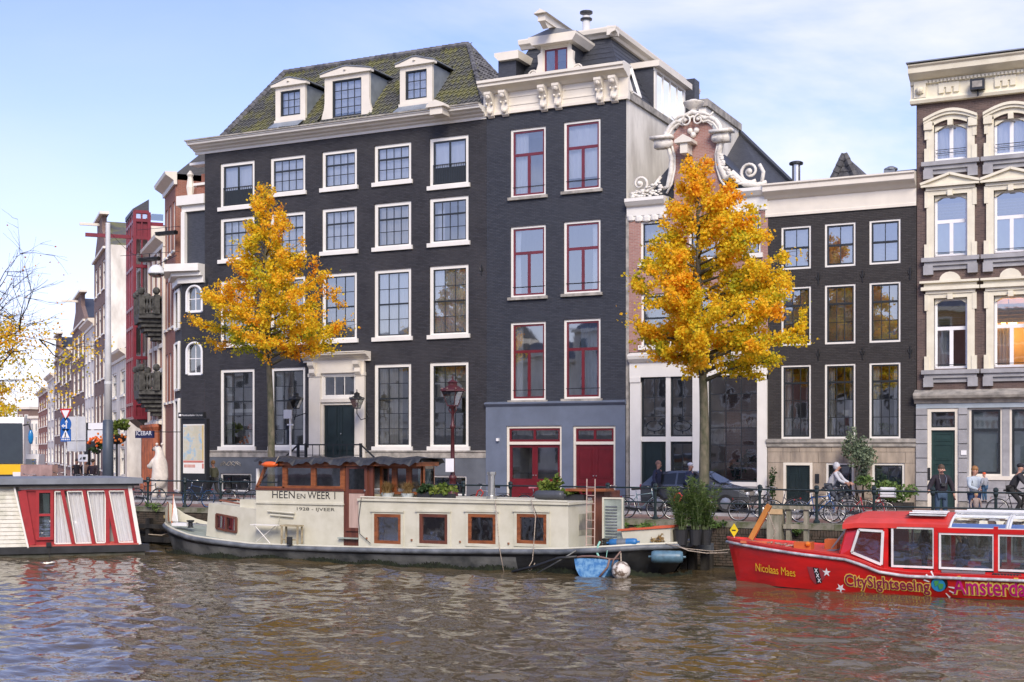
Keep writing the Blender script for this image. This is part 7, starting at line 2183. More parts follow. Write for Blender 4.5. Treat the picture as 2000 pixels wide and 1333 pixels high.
def ferry():
 x0, x1 = XW(331, 37.4), XW(1352, 37.2)
 yn = 35.5; yc = 37.35; Lb = x1-x0
 t = thing('houseboat', 'long cream and black former ferry houseboat with wooden wheelhouse', 'houseboat', ((x0+x1)/2, yc, 0))
 tab = [(XW(331,37.4), .98), (XW(395,36.3), ZW(395,1048,36.3)), (XW(495,35.6), ZW(495,1066,35.6)), (XW(640,35.5), ZW(640,1072,35.5)), (XW(820,35.5), ZW(820,1076,35.5)), (XW(1100,35.5), ZW(1100,1077,35.5)), (XW(1250,35.7), ZW(1250,1069,35.7)), (XW(1352,37.2), ZW(1352,1063,37.2))]
 def sheer(u): return interp([(a, b) for a, b in tab], x0+Lb*u)[0]
 def hb(u):
  m = 1.85
  if u < .2: return m*(math.sin(PI/2*(u/.2)))**.62+.03
  if u > .86: return m*(math.cos(PI/2*(u-.86)/.14))**.45*.98+.12
  return m
 def hull_y(x): return yc-hb((x-x0)/Lb)
 h = hull_mesh(x0, x1, yc, hb, sheer, .35, .6, 60, [M['hull_black'], M['hull_grey'], M['boat_deck']], lambda q, u: 1 if (.1 < q <= .72 and u < .75) else 0, t)
 # stern part of the near side black over the last third
 rb = MB()
 for s in (1, -1):
  pts = [(x0+Lb*i/70, yc-s*(hb(i/70)+.03), sheer(i/70)-.02) for i in range(71)]
  rb.tube(pts, .085, 8)
 rb.build('rubbing_strake', M['rub'], t, smooth=True)
 rb = MB(); rb.tube([(x0+Lb*i/70, yc-(hb(i/70)+.0), sheer(i/70)+.07) for i in range(71)], .04, 6); rb.build('toe_rail', M['boat_cream'], t, smooth=True)
 # weed fringe along the waterline
 wd_ = MB(); n = 500
 for i in range(n):
  u = i/n; x = x0+Lb*u; z_ = .1+.05*math.sin(x*3)+R.uniform(-.02,.04); yy = yc-hb(u)*.9-.02
  wd_.add([(x,yy-.02,-.1),(x+Lb/n,yc-hb(u+1/n)*.9-.04,-.1),(x+Lb/n,yc-hb(u+1/n)*.92-.04,z_),(x,yc-hb(u)*.92-.04,z_+R.uniform(-.03,.03))],[(0,1,2,3)])
 wd_.build('weed_fringe', mat('dark_weed', (.02,.03,.012), .9, var=.4, vs=10), t, kind='stuff')
 # bow detail: raised bulwark at the far left
 bw = MB()
 pts = [(x0+Lb*u_, yc-hb(u_)) for u_ in (0,.006,.015,.03,.05)]
 for (a, b), (c, d), k in zip(pts, pts[1:], range(4)):
  za, zb = .98+.75*(1-k/4)**1.2, .98+.75*(1-(k+1)/4)**1.2
  bw.add([(a,b,sheer(k*.015)),(c,d,sheer(.05)),(c,d,zb),(a,b,za)],[(0,1,2,3)]); bw.add([(a,2*yc-b,sheer(0)),(c,2*yc-d,sheer(.05)),(c,2*yc-d,zb),(a,2*yc-b,za)],[(0,1,2,3)])
 bw.build('bow_bulwark', M['boat_cream'], t)
 D = 35.95
 X = lambda px, d=D: XW(px, d); Z = lambda px, py, d=D: ZW(px, py, d)
 MB().tube([(x0+.02,yc,.9),(x0-.05,yc,1.75)],.03,6).build('stem_post', M['varnish'], t)
 # fore cabin
 a, b = X(381), X(503)
 zt0, zt1 = Z(381,985), Z(503,1004)
 zt0, zt1 = 1.78, 1.62
 fy = 36.15
 c = MB(); xl = a
 c.add([(a,fy+.35,.4),(b,fy-.15,.4),(b,38.7,.4),(a,38.2,.4),(a+.1,fy+.4,zt0),(b,fy-.1,zt1),(b,38.7,zt1),(a+.1,38.2,zt0)],[(0,1,5,4),(1,2,6,5),(3,0,4,7),(4,5,6,7),(2,3,7,6)])
 fc = c.build('fore_cabin', M['boat_cream'], t)
 wx0, wx1 = X(408), X(453); zz = Z(430,1040), Z(430,1009)
 def fyx(x): return fy+.37-(x-a)/(b-a)*.5
 f = MB();
 for p, q in (((wx0,zz[0]+.1),(wx1,zz[0])), ((wx0,zz[1]+.05),(wx1,zz[1]-.05)), ((wx0,zz[0]+.1),(wx0,zz[1]+.05)), ((wx1,zz[0]),(wx1,zz[1]-.05)), (((wx0+wx1)/2,zz[0]),((wx0+wx1)/2,zz[1]))):
  f.bar((p[0],fyx(p[0])-.05,p[1]),(q[0],fyx(q[0])-.05,q[1]),.07,.07)
 w = f.build('window', M['teak'], fc)
 MB().quad((wx0,fyx(wx0)-.03,zz[0]+.1),(wx1,fyx(wx1)-.03,zz[0]),(wx1,fyx(wx1)-.03,zz[1]-.05),(wx0,fyx(wx0)-.03,zz[1]+.05)).build('pane', M['glass_dark'], w)
 MB().ring(a+.9, a+2.3, fy+.6, fy+.61, 0, 0, 0) if False else None
 MB().tube([(a+.5,fy+.5,zt0+.1),(a+1.9,fy+.3,zt1+.12),(a+1.9,fy+1.5,zt1+.12),(a+.5,fy+1.4,zt0+.1)],.03,6,closed=True).build('hand_rail', M['varnish'], fc)
 MB().box(a+1.6,a+2.3,fy+.2,fy+.7,zt1,zt1+.32).build('vent_box', M['boat_cream'], fc)
 MB().tube([(X(497),fy,1.5),(X(497),fy,3.0)],.07,8).build('mast_post', M['white'], t)
 MB().lathe((X(372,36.6),36.6,.9),[(.12,0),(.08,.05),(.08,.18),(.14,.22),(.14,.26)],8).build('bollard', M['hull_black'], t)
 MB().box(X(350,36.9),X(379,36.9),36.5,36.9,.95,1.05).build('hatch', M['purewhite'], t)
 # wheelhouse block
 a, b = X(500), X(671); zb, zt = .45, Z(600,959)
 by = 38.9
 wall = MB().box(a, b, D, by, zb, zt).build('wheelhouse_wall', M['boat_cream'], t)
 MB().box(a-.06, b+.03, D-.05, D-.001, Z(600,984)-.03, Z(600,984)+.03).build('moulding', M['boat_cream'], wall)
 sz = Z(600,984)+.16; cap = Z(600,967)-Z(600,981)
 yy = D-.0
 text_on(t, 'name_lettering', 'HEEN', X(532), X(576), sz, yy, M['ink'], height=cap, lift=.008)
 text_on(t, 'name_lettering', 'EN', X(580), X(596.5), sz, yy, M['ink'], height=cap*.68, lift=.008)
 text_on(t, 'name_lettering', 'WEER 1', X(601), X(655), sz, yy, M['ink'], height=cap, lift=.008)
 text_on(t, 'year_lettering', '1928 - IJVEER', X(580), X(654), Z(617,1000), yy, M['ink'], height=(Z(617,992)-Z(617,1000)), lift=.008)
 # wheelhouse glazed upper part
 zt2 = Z(650,907); by2 = 37.1
 xr = X(812)
 def glazed(xa, xb, za, zb_, y, parts, m, slant=0, nm='wheelhouse_window'):
  for i in range(parts):
   p, q = xa+(xb-xa)*i/parts, xa+(xb-xa)*(i+1)/parts
   f = MB()
   if i == 0 and slant:
    for A, B in (((p,za),(q,za)),((p+slant,zb_),(q,zb_)),((p,za),(p+slant,zb_)),((q-.04,za),(q-.04,zb_))): f.bar((A[0],y,A[1]),(B[0],y,B[1]),.09,.09)
    fr = f.build(nm, m, t)
    MB().add([(p,y,za),(q,y,za),(q,y,zb_),(p+slant,y,zb_)],[(0,1,2,3)]).build('pane', M['glass'], fr)
   else:
    f.ring(p+.003, q-.003, za, zb_, y-.05, y+.05, .085); fr = f.build(nm, m, t)
    inst('pane', pane_mesh(M['glass']), fr, ((p+q)/2, y, (za+zb_)/2), (q-p-.12,1,zb_-za-.12))
 zw0 = zt+.08
 MB().box(a-.02, b+.02, D-.03, by2, zt+.0, zw0).build('wheelhouse_sill', M['teak'], t)
 glazed(a+.02, b-.04, zw0, zt2-.05, D+.04, 3, M['varnish'], slant=.38)
 glazed(X(727), xr, Z(780,967), zt2-.05, D+.5, 3, M['varnish'])
 m_ = MB()
 for q in (a+.45, b-.1, xr-.05, X(727)):
  m_.box(q-.04,q+.04,by2-.04,by2+.04,zt,zt2)
 m_.box(xr-.06,xr+.02,D+.45,D+.55,zt-.1,zt2); m_.box(b-.05,b+.06,D-.02,D+.06,zt,zt2)
 m_.build('corner_post', M['varnish'], t)
 m_ = MB(); m_.ring(a+.4, xr, zw0, zt2-.05, by2-.03, by2+.03, .09); m_.box(a+2,a+2.08,by2-.03,by2+.03,zw0,zt2-.06); m_.box(xr-2,xr-1.92,by2-.03,by2+.03,zw0,zt2-.06); m_.build('rear_window_frame', M['varnish'], t)
 MB().quad((a+.4,by2,zw0),(xr,by2,zw0),(xr,by2,zt2-.05),(a+.4,by2,zt2-.05)).build('rear_pane', M['glass_boat'], t)
 MB().quad((xr,D+.5,zt-.2),(xr,by2,zt-.2),(xr,by2,zt2-.05),(xr,D+.5,zt2-.05)).build('side_pane', M['glass_dark'], t)
 MB().box(b+.1,xr,D+.6,by2,.5,Z(780,968)).build('wheelhouse_base', M['boat_cream'], t)
 MB().quad((a+.4,by2-.5,zt+.1),(xr-.3,by2-.5,zt+.1),(xr-.3,by2-.5,zt+.75),(a+.4,by2-.5,zt+.75)).build('seat_back', mat('grey_cushion', (.25,.25,.25), .8, var=.3, vs=3), t)
 sl_ = MB()
 for xx, s_ in ((a+1.2,.35),(a+2.0,.3),(a+2.9,.4)):
  sl_.add([(xx,D+.7,zw0),(xx+.7,D+.8,zw0),(xx+.45,D+.75,zw0+s_+.25)],[(0,1,2)])
 sl_.build('white_papers', M['purewhite'], t)
 # roof with tarpaulin
 r = MB(); r.box(a+.2, xr+.1, D-.12, by2+.15, zt2-.05, zt2+.08); r.build('wheelhouse_roof', M['varnish'], t)
 n = 60; m = 10; vs = []
 for i in range(n+1):
  for j in range(m+1):
   u, v = i/n, j/m
   x = a+.1+(xr-a+.15)*u; y_ = D-.28+(by2-D+.55)*v
   z_ = zt2+.16+.07*math.sin(PI*v)+.03*math.sin(x*5+y_*3)+R.uniform(-.012,.012)
   if j in (0, m): z_ -= .14+.05*math.sin(x*7)+.03*math.sin(x*17)
   vs.append((x, y_, z_))
 MB().add(vs, [(i*(m+1)+j, (i+1)*(m+1)+j, (i+1)*(m+1)+j+1, i*(m+1)+j+1) for i in range(n) for j in range(m)]).build('tarpaulin', M['tarp'], t)
 # orange buoy and Christmas-red cloth under the roof
 o = thing('orange_buoy', 'orange inflatable hanging under the front of the wheelhouse roof', 'buoy', (X(532), D-.2, zt2))
 MB().ball((X(534),D-.2,zt2-.02),.1,10,8,3.4,1.2,1).build('buoy', mat('orange_rubber', (.8,.13,.02), .4), o, smooth=True)
 MB().tube([(X(545),D-.2,zt2+.05),(X(548),D-.1,zt2+.25)],.012,5).build('rope', M['rope'], o)
 # door
 dx0, dx1 = X(673), X(724); dz0, dz1 = Z(697,1038), Z(697,908)
 MB().box(b+.003, X(727)+.02, D+.01, D+.1, .5, dz1).build('door_surround', M['teak'], t)
 d_ = MB().ring(dx0+.08, dx1-.1, dz0, dz1-.02, D-.05, D-.001, .11).box(dx0+.19, dx1-.21, D-.05, D-.001, Z(697,960)-.06, Z(697,960)+.06)
 dr = d_.build('door', M['teak'], t)
 MB().box(dx0+.19, dx1-.21, D-.03, D-.001, dz0+.11, Z(697,960)-.06).build('door_panel', mat('pinkish_worn_panel', (.5,.36,.3), .6, var=.12, stretch=(6,1,.5)), dr)
 MB().box(dx0+.19, dx1-.21, D-.03, D-.001, Z(697,960)+.06, dz1-.13).build('door_pane', M['glass_dark'], dr)
 MB().ball((dx1-.17, D-.09, Z(697,958)), .035, 8, 5).build('knob', M['steel'], dr)
 # bench, lockers under the door
 s = MB(); s.box(X(664),X(703),D-.15,D+.02,Z(680,1050)-.04,Z(680,1050)+.0); s.build('step', M['boat_deck'], t)
 # folding table, stool, rolled chairs in front
 tb = thing('folding_table', 'white folding garden table on the ferry side deck', 'table', (X(527), D-.35, .52))
 m_ = MB(); ztb = Z(527,1025,D-.35); xa, xb = X(506), X(558)
 m_.box(xa, xb, D-.5, D-.2, ztb-.03, ztb); m_.build('tabletop', M['white'], tb)
 for (p, q) in (((xa+.15,D-.45),(xb-.2,D-.45)),((xb-.2,D-.25),(xa+.15,D-.25))):
  MB().tube([(p[0],p[1],ztb-.03),(q[0]-.1,q[1],.56)],.015,5).build('leg', M['white'], tb)
 st = thing('wooden_stool', 'pale wooden stool with square seat on the ferry side deck', 'stool', (X(582), D-.35, .52))
 xa, xb = X(564), X(600); zs_ = Z(582,1029,D-.35)
 wood = mat('pale_weathered_wood', (.45,.38,.24), .7, var=.25, vs=6)
 MB().box(xa, xb, D-.5, D-.18, zs_, zs_+.05).build('seat', wood, st)
 for xx in (xa+.03, xb-.08):
  for yy_ in (D-.49, D-.24): MB().box(xx, xx+.05, yy_, yy_+.05, .56, zs_).build('leg', wood, st)
 MB().box(xa+.08, xb-.08, D-.48, D-.45, .68, .72).build('stretcher', wood, st)
 MB().lathe((X(585),D-.55,.55),[(.1,0),(.1,.24),(.09,.25)],10).build('deck_bollard', M['hull_black'], t)
 fd = MB();
 for k, (zz_, xa_, xb_) in enumerate(((Z(545,999),X(525),X(577)),(Z(545,1006),X(530),X(575)))):
  fd.tube([(xa_,D-.06,zz_),(xb_,D-.06,zz_-.05)],.035,6)
 fd.tube([(X(548),D-.05,Z(545,1004)),(X(545),D-.05,Z(545,1024)),(X(543),D-.1,Z(545,1032))],.012,4)
 fd.build('folded_rail', M['boat_cream'], t)
 # long cabin
 D = 35.84
 a, b = X(704), XW(1110, D); zt = Z(900,982); zb = .5
 ey = XW(1157, 38.2)
 wz = [(735,787),(823,878),(918,972),(1013,1071)]
 hs = [(X(p), X(q), Z((p+q)/2, 1062), Z((p+q)/2, 1004)) for p, q in wz]
 mb = wall_holes(MB(), a, b, zb, zt, D, hs, .12)
 mb.quad((a,D,zb),(a,D,zt),(a,38.9,zt),(a,38.9,zb)); mb.quad((b,D,zb),(b,38.9,zb),(b,38.9,zt),(b,D,zt)); mb.quad((a,38.9,zb),(b,38.9,zb),(b,38.9,zt),(a,38.9,zt))
 cb = mb.build('long_cabin', M['boat_cream'], t)
 MB().box(a-.02, b+.05, D-.06, 38.95, zt, zt+.07).build('cabin_roof', M['boat_cream'], cb)
 MB().tube([(a+.1,D-.05,zt+.12),(b,D-.05,zt+.1)],.03,6).build('roof_rail', M['boat_cream'], cb)
 MB().tube([(a+.15,D-.07,zt+.1),(a+.05,D-.08,1.4),(a+.1,D-.08,.95),(hs[0][0]-.1,D-.08,.66)],.012,5).build('cable', M['black_metal'], cb)
 for k, h in enumerate(hs):
  w = MB().ring(h[0]-.09, h[1]+.09, h[2]-.09, h[3]+.09, D-.03, D+.02, .09)
  w = w.build('window_moulding', M['boat_cream'], cb)
  MB().box(h[0]-.12,h[1]+.12,D-.07,D-.031,h[3]+.06,h[3]+.11).build('drip_ledge', M['boat_cream'], w)
  MB().ring(h[0], h[1], h[2], h[3], D-.02, D+.07, .1).build('window_frame', M['varnish'] if k != 1 else M['teak'], w)
  inst('pane', pane_mesh(M['glass_cab']), w, ((h[0]+h[1])/2, D+.03, (h[2]+h[3])/2), (h[1]-h[0]-.1,1,h[3]-h[2]-.1), (R.gauss(0,.02),0,R.gauss(0,.02)))
  room(w, h[0], h[1], h[2], h[3], D+.14, M['room_dark'], 1)
  for xx in (h[0]-.28,): MB().lathe((xx,D-.02,Z(900,1058)),[(.03,-.03),(.03,.03)],6).build('vent', M['varnish'], w)
 # end face picture print
 ym = 37.2
 pt = MB(); pt.box(b+.004, b+.012, 36.6, 38.1, zb+.55, zb+1.2); pt.build('old_photo_print', mat('faded_sepia_print', (.42,.4,.3), .7, var=.2, vs=3), cb)
 sl_ = MB();
 for k in range(9): sl_.add([(b+.016,36.65+k*.15,zb+.85),(b+.016,36.82+k*.15,zb+.85),(b+.016,36.73+k*.15,zb+.98+R.uniform(.02,.2))],[(0,1,2)])
 sl_.quad((b+.017,36.6,zb+.72),(b+.017,38.1,zb+.72),(b+.017,38.1,zb+.86),(b+.017,36.6,zb+.86))
 sl_.build('print_silhouette', M['room_dark'], cb)
 # rear deckhouse frame with doorway, ladder and open hatch door
 xl, xr2 = XW(1157,37.0), XW(1218,37.0)
 zt3 = ZW(1180, 968, 37.0)
 dh = MB(); dh.box(b+.01, XW(1180,37.6), 37.6, 38.9, .5, zt3+.1)
 dh.build('doorway_back', M['teak'], t)
 MB().box(XW(1112,37.6), XW(1190,37.6), 37.3, 38.0, zt3+.1, zt3+.18).build('doorway_roof', M['varnish'], t)
 hd = MB(); ha, hb_ = XW(1178,36.6), XW(1219,36.6); z0_, z1_ = .7, ZW(1200,972,36.6)
 hd.box(ha, hb_, 36.55, 36.62, z0_, z1_)
 ho = hd.build('louvre_door', M['boat_deck'], t)
 lv_ = MB()
 for k in range(12): z_ = z0_+.25+(z1_-z0_-.45)*k/12; lv_.box(ha+.1, hb_-.2, 36.53, 36.548, z_, z_+.035)
 lv_.build('louvres', M['rub'], ho)
 MB().ring(ha, hb_, z0_, z1_, 36.52, 36.549, .05).build('door_edge', M['boat_cream'], ho)
 l = MB(); xa, xb = XW(1145,36.2), XW(1161,36.2); za, zb_ = .62, ZW(1152,936,36.2)
 l.tube([(xa,36.2,za),(xa,36.25,zb_)],.017,6).tube([(xb,36.2,za),(xb,36.25,zb_)],.017,6)
 for k in range(8): z_ = za+.2+(zb_-za-.2)*k/8; l.tube([(xa,36.21,z_),(xb,36.21,z_)],.011,5)
 tag(l.build('boat_ladder', mat('pinkish_pole_wood', (.55,.4,.33), .6, var=.15), None, loc=(xa,36.2,za)), 'pinkish metal ladder standing at the rear end of the long cabin', 'ladder')
 # flue
 fx = XW(960,37.3); z_ = zt+.07
 MB().lathe((fx,37.3,z_),[(.17,0),(.17,.1),(.11,.12),(.11,ZW(960,922,37.3)-z_-.1),(.15,ZW(960,922,37.3)-z_-.09),(.15,ZW(960,922,37.3)-z_)],12).build('flue', M['steel'], cb, smooth=False)
 # stern bits
 MB().bar((XW(1218,36.2),36.1,.98),(XW(1310,36.2),36.1,1.2),.0001,.0001) if False else None
 for px in (1100, 1290): pass
 MB().lathe((XW(1320,36.9),36.9,.9),[(.1,0),(.07,.05),(.07,.22),(.12,.26),(.12,.3)],8).build('stern_bollard', M['hull_black'], t)
 for (p, q) in (((1030,Z(1030,1062)),(1066,.05)),):
  pass
 return t, zt, sheer
fb, ZCAB, fsheer = ferry()
def ropes():
 D = 35.35
 def rope(label, pts, r=.014, m='rope'):
  p = Vector(pts[0]); mb = MB().tube(pts, r, 5)
  o = mb.build('mooring_rope', M[m], None, smooth=True, loc=p); tag(o, label, 'rope')
 w = lambda px, py, d=D: tuple(W(px, py, d))
 rope('pale rope hanging from the cabin roof down past the second ferry window from the right', [w(967,979,35.7), w(972,1030), w(976,1075), w(985,1122)])
 rope('pinkish rope with a loop hanging before the rightmost cabin window', [w(1037,977,35.7), w(1046,1010), w(1042,1070), w(1040,1095), w(1030,1112), w(1036,1116), w(1045,1100)])
 rope('dark line crossing before the rightmost cabin window', [w(1040,985,35.7), w(1058,1030), w(1066,1056)], .01, 'black_metal')
 rope('thin hawser slanting from the strake into the water left of the blue dinghy', [w(1125,1076), w(1085,1100), w(1042,1124)], .022, 'hull_grey')
 rope('long mooring line from ferry stern toward the red boat bow', [w(1320,1066,36.2), w(1345,1076,36.2), w(1380,1081,36.3), w(1422,1080,36.4)], .016)
 rope('second lower mooring line at ferry stern', [w(1300,1062,36.2), w(1340,1072,36.3), w(1390,1077,36.8), w(1460,1070,38.5)], .013)
 rope('mooring line from the ferry bow to the left houseboat', [w(333,1041,37.3), w(315,1046,37), w(290,1044,36.6)], .02)
ropes()
def solo_thing(name, label, cat, loc, parts, group=None):
 t = thing(name, label, cat, loc, 0, group)
 for nm, mb, m in parts: mb.build(nm, m, t, smooth=nm.endswith('_s'))
 return t
# things on the cabin roof
def pot_plant(px, py0, py1, D, wpx, label, lm, potm, n=220, size=.12, name='potted_plant', box=False, up=1.0):
 z0 = ZCAB+.07; x = XW(px, D); zp = ZW(px, py0, D); ztop = ZW(px, py1, D); r = (XW(px+wpx, D)-XW(px-wpx, D))/2
 zp = max(zp, z0+.18)
 t = thing(name, label, 'plant', (x, D, z0))
 if box: MB().box(x-r, x+r, D-.15, D+.15, z0, zp).build('pot', potm, t)
 else: MB().lathe((x,D,z0),[(r*.6,0),(r*.85,(zp-z0)*.9),(r*.92,zp-z0),(r*.8,zp-z0)],12).build('pot', potm, t)
 leafy(t, (x, D, (zp+ztop)/2+.02), (r*1.1, .25, (ztop-zp)*.75), n, size, lm)
 return t
tub = mat('galvanised_tub', (.5,.55,.55), .5, var=.1); blk = mat('black_plastic_pot', (.025,.026,.028), .5)
for px, lb in ((757, 'left of two tubs of straw-coloured grass on the cabin roof'), (796, 'right of two tubs of straw-coloured grass on the cabin roof')):
 t = pot_plant(px, 972, 955, 36.2, 13, lb, M['leaf_straw'], tub, n=10)
 g = MB(); x = XW(px, 36.2); z = ZCAB+.22
 vs = []; fs = []; tn = []
 for i in range(420):
  a = R.uniform(0, 2*PI); l = R.uniform(.25,.5); s = R.uniform(.25,1)*.35
  b0 = Vector((x+R.gauss(0,.05), 36.2+R.gauss(0,.05), z)); e = b0+Vector((math.cos(a)*s, math.sin(a)*s, l*(1-s))); mdl = b0.lerp(e, .55)+Vector((0,0,.12))
  q = Vector((-math.sin(a), math.cos(a), 0))*.006; o = len(vs)
  vs += [b0-q, b0+q, mdl+q, mdl-q, e]; fs += [(o,o+1,o+2,o+3),(o+3,o+2,o+4)]; v = min(1,max(0,R.gauss(.5,.25))); tn += [v, v]
 leaves_obj('grass_blades', (vs, fs, tn), M['leaf_straw'], t)
pot_plant(832, 972, 952, 36.3, 13, 'black pot with withered plant on the cabin roof', M['leaf_dark'], blk, box=True)
pot_plant(866, 972, 948, 36.3, 20, 'wide black trough with lime-green plant on the cabin roof', M['leaf_lime'], blk, box=True, n=260)
pot_plant(1073, 975, 938, 37.6, 17, 'bushy lime-green plant on the cabin roof before the red door', M['leaf_lime'], blk, n=300, size=.15)
pot_plant(1118, 975, 958, 37.6, 26, 'low yellowish green planter right of the lime bush on the roof', M['leaf_lime'], blk, n=260, box=True)
def capsule(c, l, r, m, name, label, cat, axis=(1,0,0), bands=None, loc=None):
 c = Vector(c); ax = Vector(axis).normalized()
 t = thing(name, label, cat, c)
 n = 9; pts = []; rs = []
 for i in range(n):
  f = i/(n-1)*2-1; pts.append(c+ax*l/2*math.copysign(1-(1-abs(f))**2.2, f)); rs.append(r*max(.12, (1-abs(f)**5)**.6))
 MB().tube(pts, rs, 12).build('body', m, t, smooth=True)
 for s in (-1, 1): MB().tube([c+ax*(l/2)*s, c+ax*(l/2+.07)*s], [.035,.03], 6).build('eyelet', m, t)
 if bands:
  MB().tube([c+ax*l*bands[0], c+ax*l*bands[1]], r*1.015, 12).build('band', bands[2], t)
 return t
blf = mat('grey_blue_fender', (.1,.2,.27), .4, var=.2, vs=6)
capsule(W(1303,1088,35.9), .92, .18, blf, 'long_fender', 'grey-blue fender hanging from the black stern of the ferry', 'fender', (1,.3,0))
bright = mat('blue_fender_vinyl', (.03,.17,.42), .4, var=.15)
capsule(W(1217,1061,35.75)+Vector((0,0,.02)), .85, .11, bright, 'blue_fender', 'bright blue fender with grey band lying on the ferry deck edge', 'fender', (1,.1,.06), (-.2,.12,M['rub']))
capsule(W(1073,966,36.6)+Vector((0,0,-.02)), .95, .14, mat('dark_canister', (.06,.065,.075), .45), 'dark_canister', 'dark grey rounded canister lying on the cabin roof', 'canister', (1,0,0))
# round worn buoy
c = W(1213, 1115, 35.2)
t = thing('round_buoy', 'round worn white and brown buoy floating beside the blue dinghy', 'buoy', c)
MB().ball(c, .27, 20, 14).build('sphere', mat('scuffed_white_buoy', (.62,.58,.52), .6, vs=6, col2=(.14,.1,.07), bump=.2, lo=.42, hi=.52), t, smooth=True)
MB().tube([c+Vector((0,0,.25)), c+Vector((-.05,.1,.5))], .02, 6).build('lanyard', M['rope'], t)
# blue dinghy
def dinghy():
 D = 35.15; x0, x1 = XW(1121,D), XW(1192,D); zt = ZW(1155,1090,D)
 t = thing('blue_dinghy', 'small blue dinghy nosing up beside the ferry stern', 'dinghy', ((x0+x1)/2, D, 0))
 m = mat('scratched_blue_hull', (.06,.2,.45), .45, vs=7, col2=(.2,.4,.62), bump=.1, lo=.42, hi=.58)
 vs = []; n = 10; cx = (x0+x1)/2;
 secs = []
 for k, (yy, w, zz, zb) in enumerate(((D, (x1-x0)/2, zt-.02, -.2), (D+.5, (x1-x0)/2*1.08, zt-.04, -.25), (D+1.3, (x1-x0)/2*1.02, zt-.06, -.25), (D+2.0, (x1-x0)/2*.6, zt, -.1), (D+2.4, .04, zt+.08, .0))):
  ring = []
  for i in range(n+1):
   a = PI*i/n; ring.append((cx-w*math.cos(a)*(1-.18*math.sin(a)), yy, zz-(zz-zb)*math.sin(a)**.7))
  secs.append(ring)
 for r in secs: vs += r
 fs = [(k*(n+1)+i, (k+1)*(n+1)+i, (k+1)*(n+1)+i+1, k*(n+1)+i+1) for k in range(4) for i in range(n)]
 fs.append(tuple(range(n+1)))
 MB().add(vs, fs).build('hull', m, t)
 g = MB(); g.tube([secs[k][0] for k in range(4,-1,-1)]+[(x0+(x1-x0)*q, D-.02, zt+.05*math.sin(PI*q)) for q in (.25,.5,.75)]+[secs[k][n] for k in range(5)], .03, 6)
 g.build('gunwale', mat('brown_rubber_rim', (.2,.12,.1), .6), t, smooth=True)
 g = MB().tube([(x0+.1,D-.03,zt+.02),(x0-.5,D+.0,zt-.05),(x0-1.2,D,zt-.3),(x0-2.0,D,.02)],.045,8); g.build('tow_bar', M['hull_black'], t, smooth=True)
 MB().box(x0+.05,x1-.05,D+.7,D+.95,zt-.15,zt-.11).build('thwart', m, t)
 g = MB().tube([(x1-.0,D-.05,zt),(x1-.05,D-.08,.3),(x1-.3,D-.1,.0)],.03,6); g.tube([(x1+.28,D+.1,fsheer(.8)+.1),(x1+.1,D,.5),(x1+.05,D,.3)],.025,6); g.build('painter_line', mat('brown_rope', (.25,.16,.13), .8), t, smooth=True)
dinghy()
# rope heap, planter box, black pots with tall green plants
def planter():
 D = 36.4; x0, x1 = XW(1213,D), XW(1309,D); z0 = .86; za, zb = ZW(1215,1036,D), ZW(1305,1029,D)
 t = thing('deck_planter', 'cream box planter with orange-red rim on the ferry stern', 'planter', ((x0+x1)/2, D, z0))
 MB().add([(x0+.1,D,z0),(x1,D,z0),(x1+.0,D,zb),(x0,D,za),(x0+.1,D+.7,z0),(x1,D+.7,z0),(x1,D+.7,zb),(x0,D+.7,za)],[(0,1,2,3),(1,5,6,2),(5,4,7,6),(4,0,3,7),(3,2,6,7)]).build('box', M['boat_cream'], t)
 r = MB().bar((x0-.1,D-.02,za),(x1+.02,D-.02,zb),.06).bar((x1,D,zb),(x1,D+.7,zb),.06).bar((x0,D+.7,za),(x1,D+.7,zb),.06)
 r.build('rim', mat('orange_red_rim', (.62,.12,.05), .5), t)
 leafy(t, ((x0+.5), D+.35, za+.1), (.5,.25,.14), 200, .1, M['leaf_green'])
 leafy(t, (x1-.35, D-.05, z0+.12), (.2,.08,.2), 60, .1, M['leaf_straw'], 'weeds')
planter()
def rope_heap():
 c = W(1188,1058,35.9)
 mb = MB()
 for k in range(6):
  a0 = R.uniform(0,6); mb.tube([(c.x+.2*math.cos(a0+i*.7)*(1-.03*i)+R.gauss(0,.015), c.y+.14*math.sin(a0+i*.7), c.z-.12+.035*k+R.uniform(0,.02)) for i in range(12)], .018, 5)
 o = mb.build('rope_heap', mat('dark_olive_net', (.06,.06,.045), .9, var=.4, vs=20), None, loc=c); tag(o, 'dark heap of coiled rope beside the bright blue fender', 'rope')
 o = MB().tube([tuple(W(1172,1058,35.45)), tuple(W(1168,1066,35.4)), tuple(W(1166,1080,35.4)), tuple(W(1171,1090,35.3))], .028, 5).tube([tuple(W(1186,1075,35.4)), tuple(W(1184,1090,35.3)), tuple(W(1190,1100,35.2))], .01, 4)
 o = o.build('mint_rope', mat('mint_green_cord', (.3,.62,.5), .7), None, loc=W(1172,1058,35.45)); tag(o, 'mint green cord dangling over the strake above the dinghy', 'rope')
rope_heap()
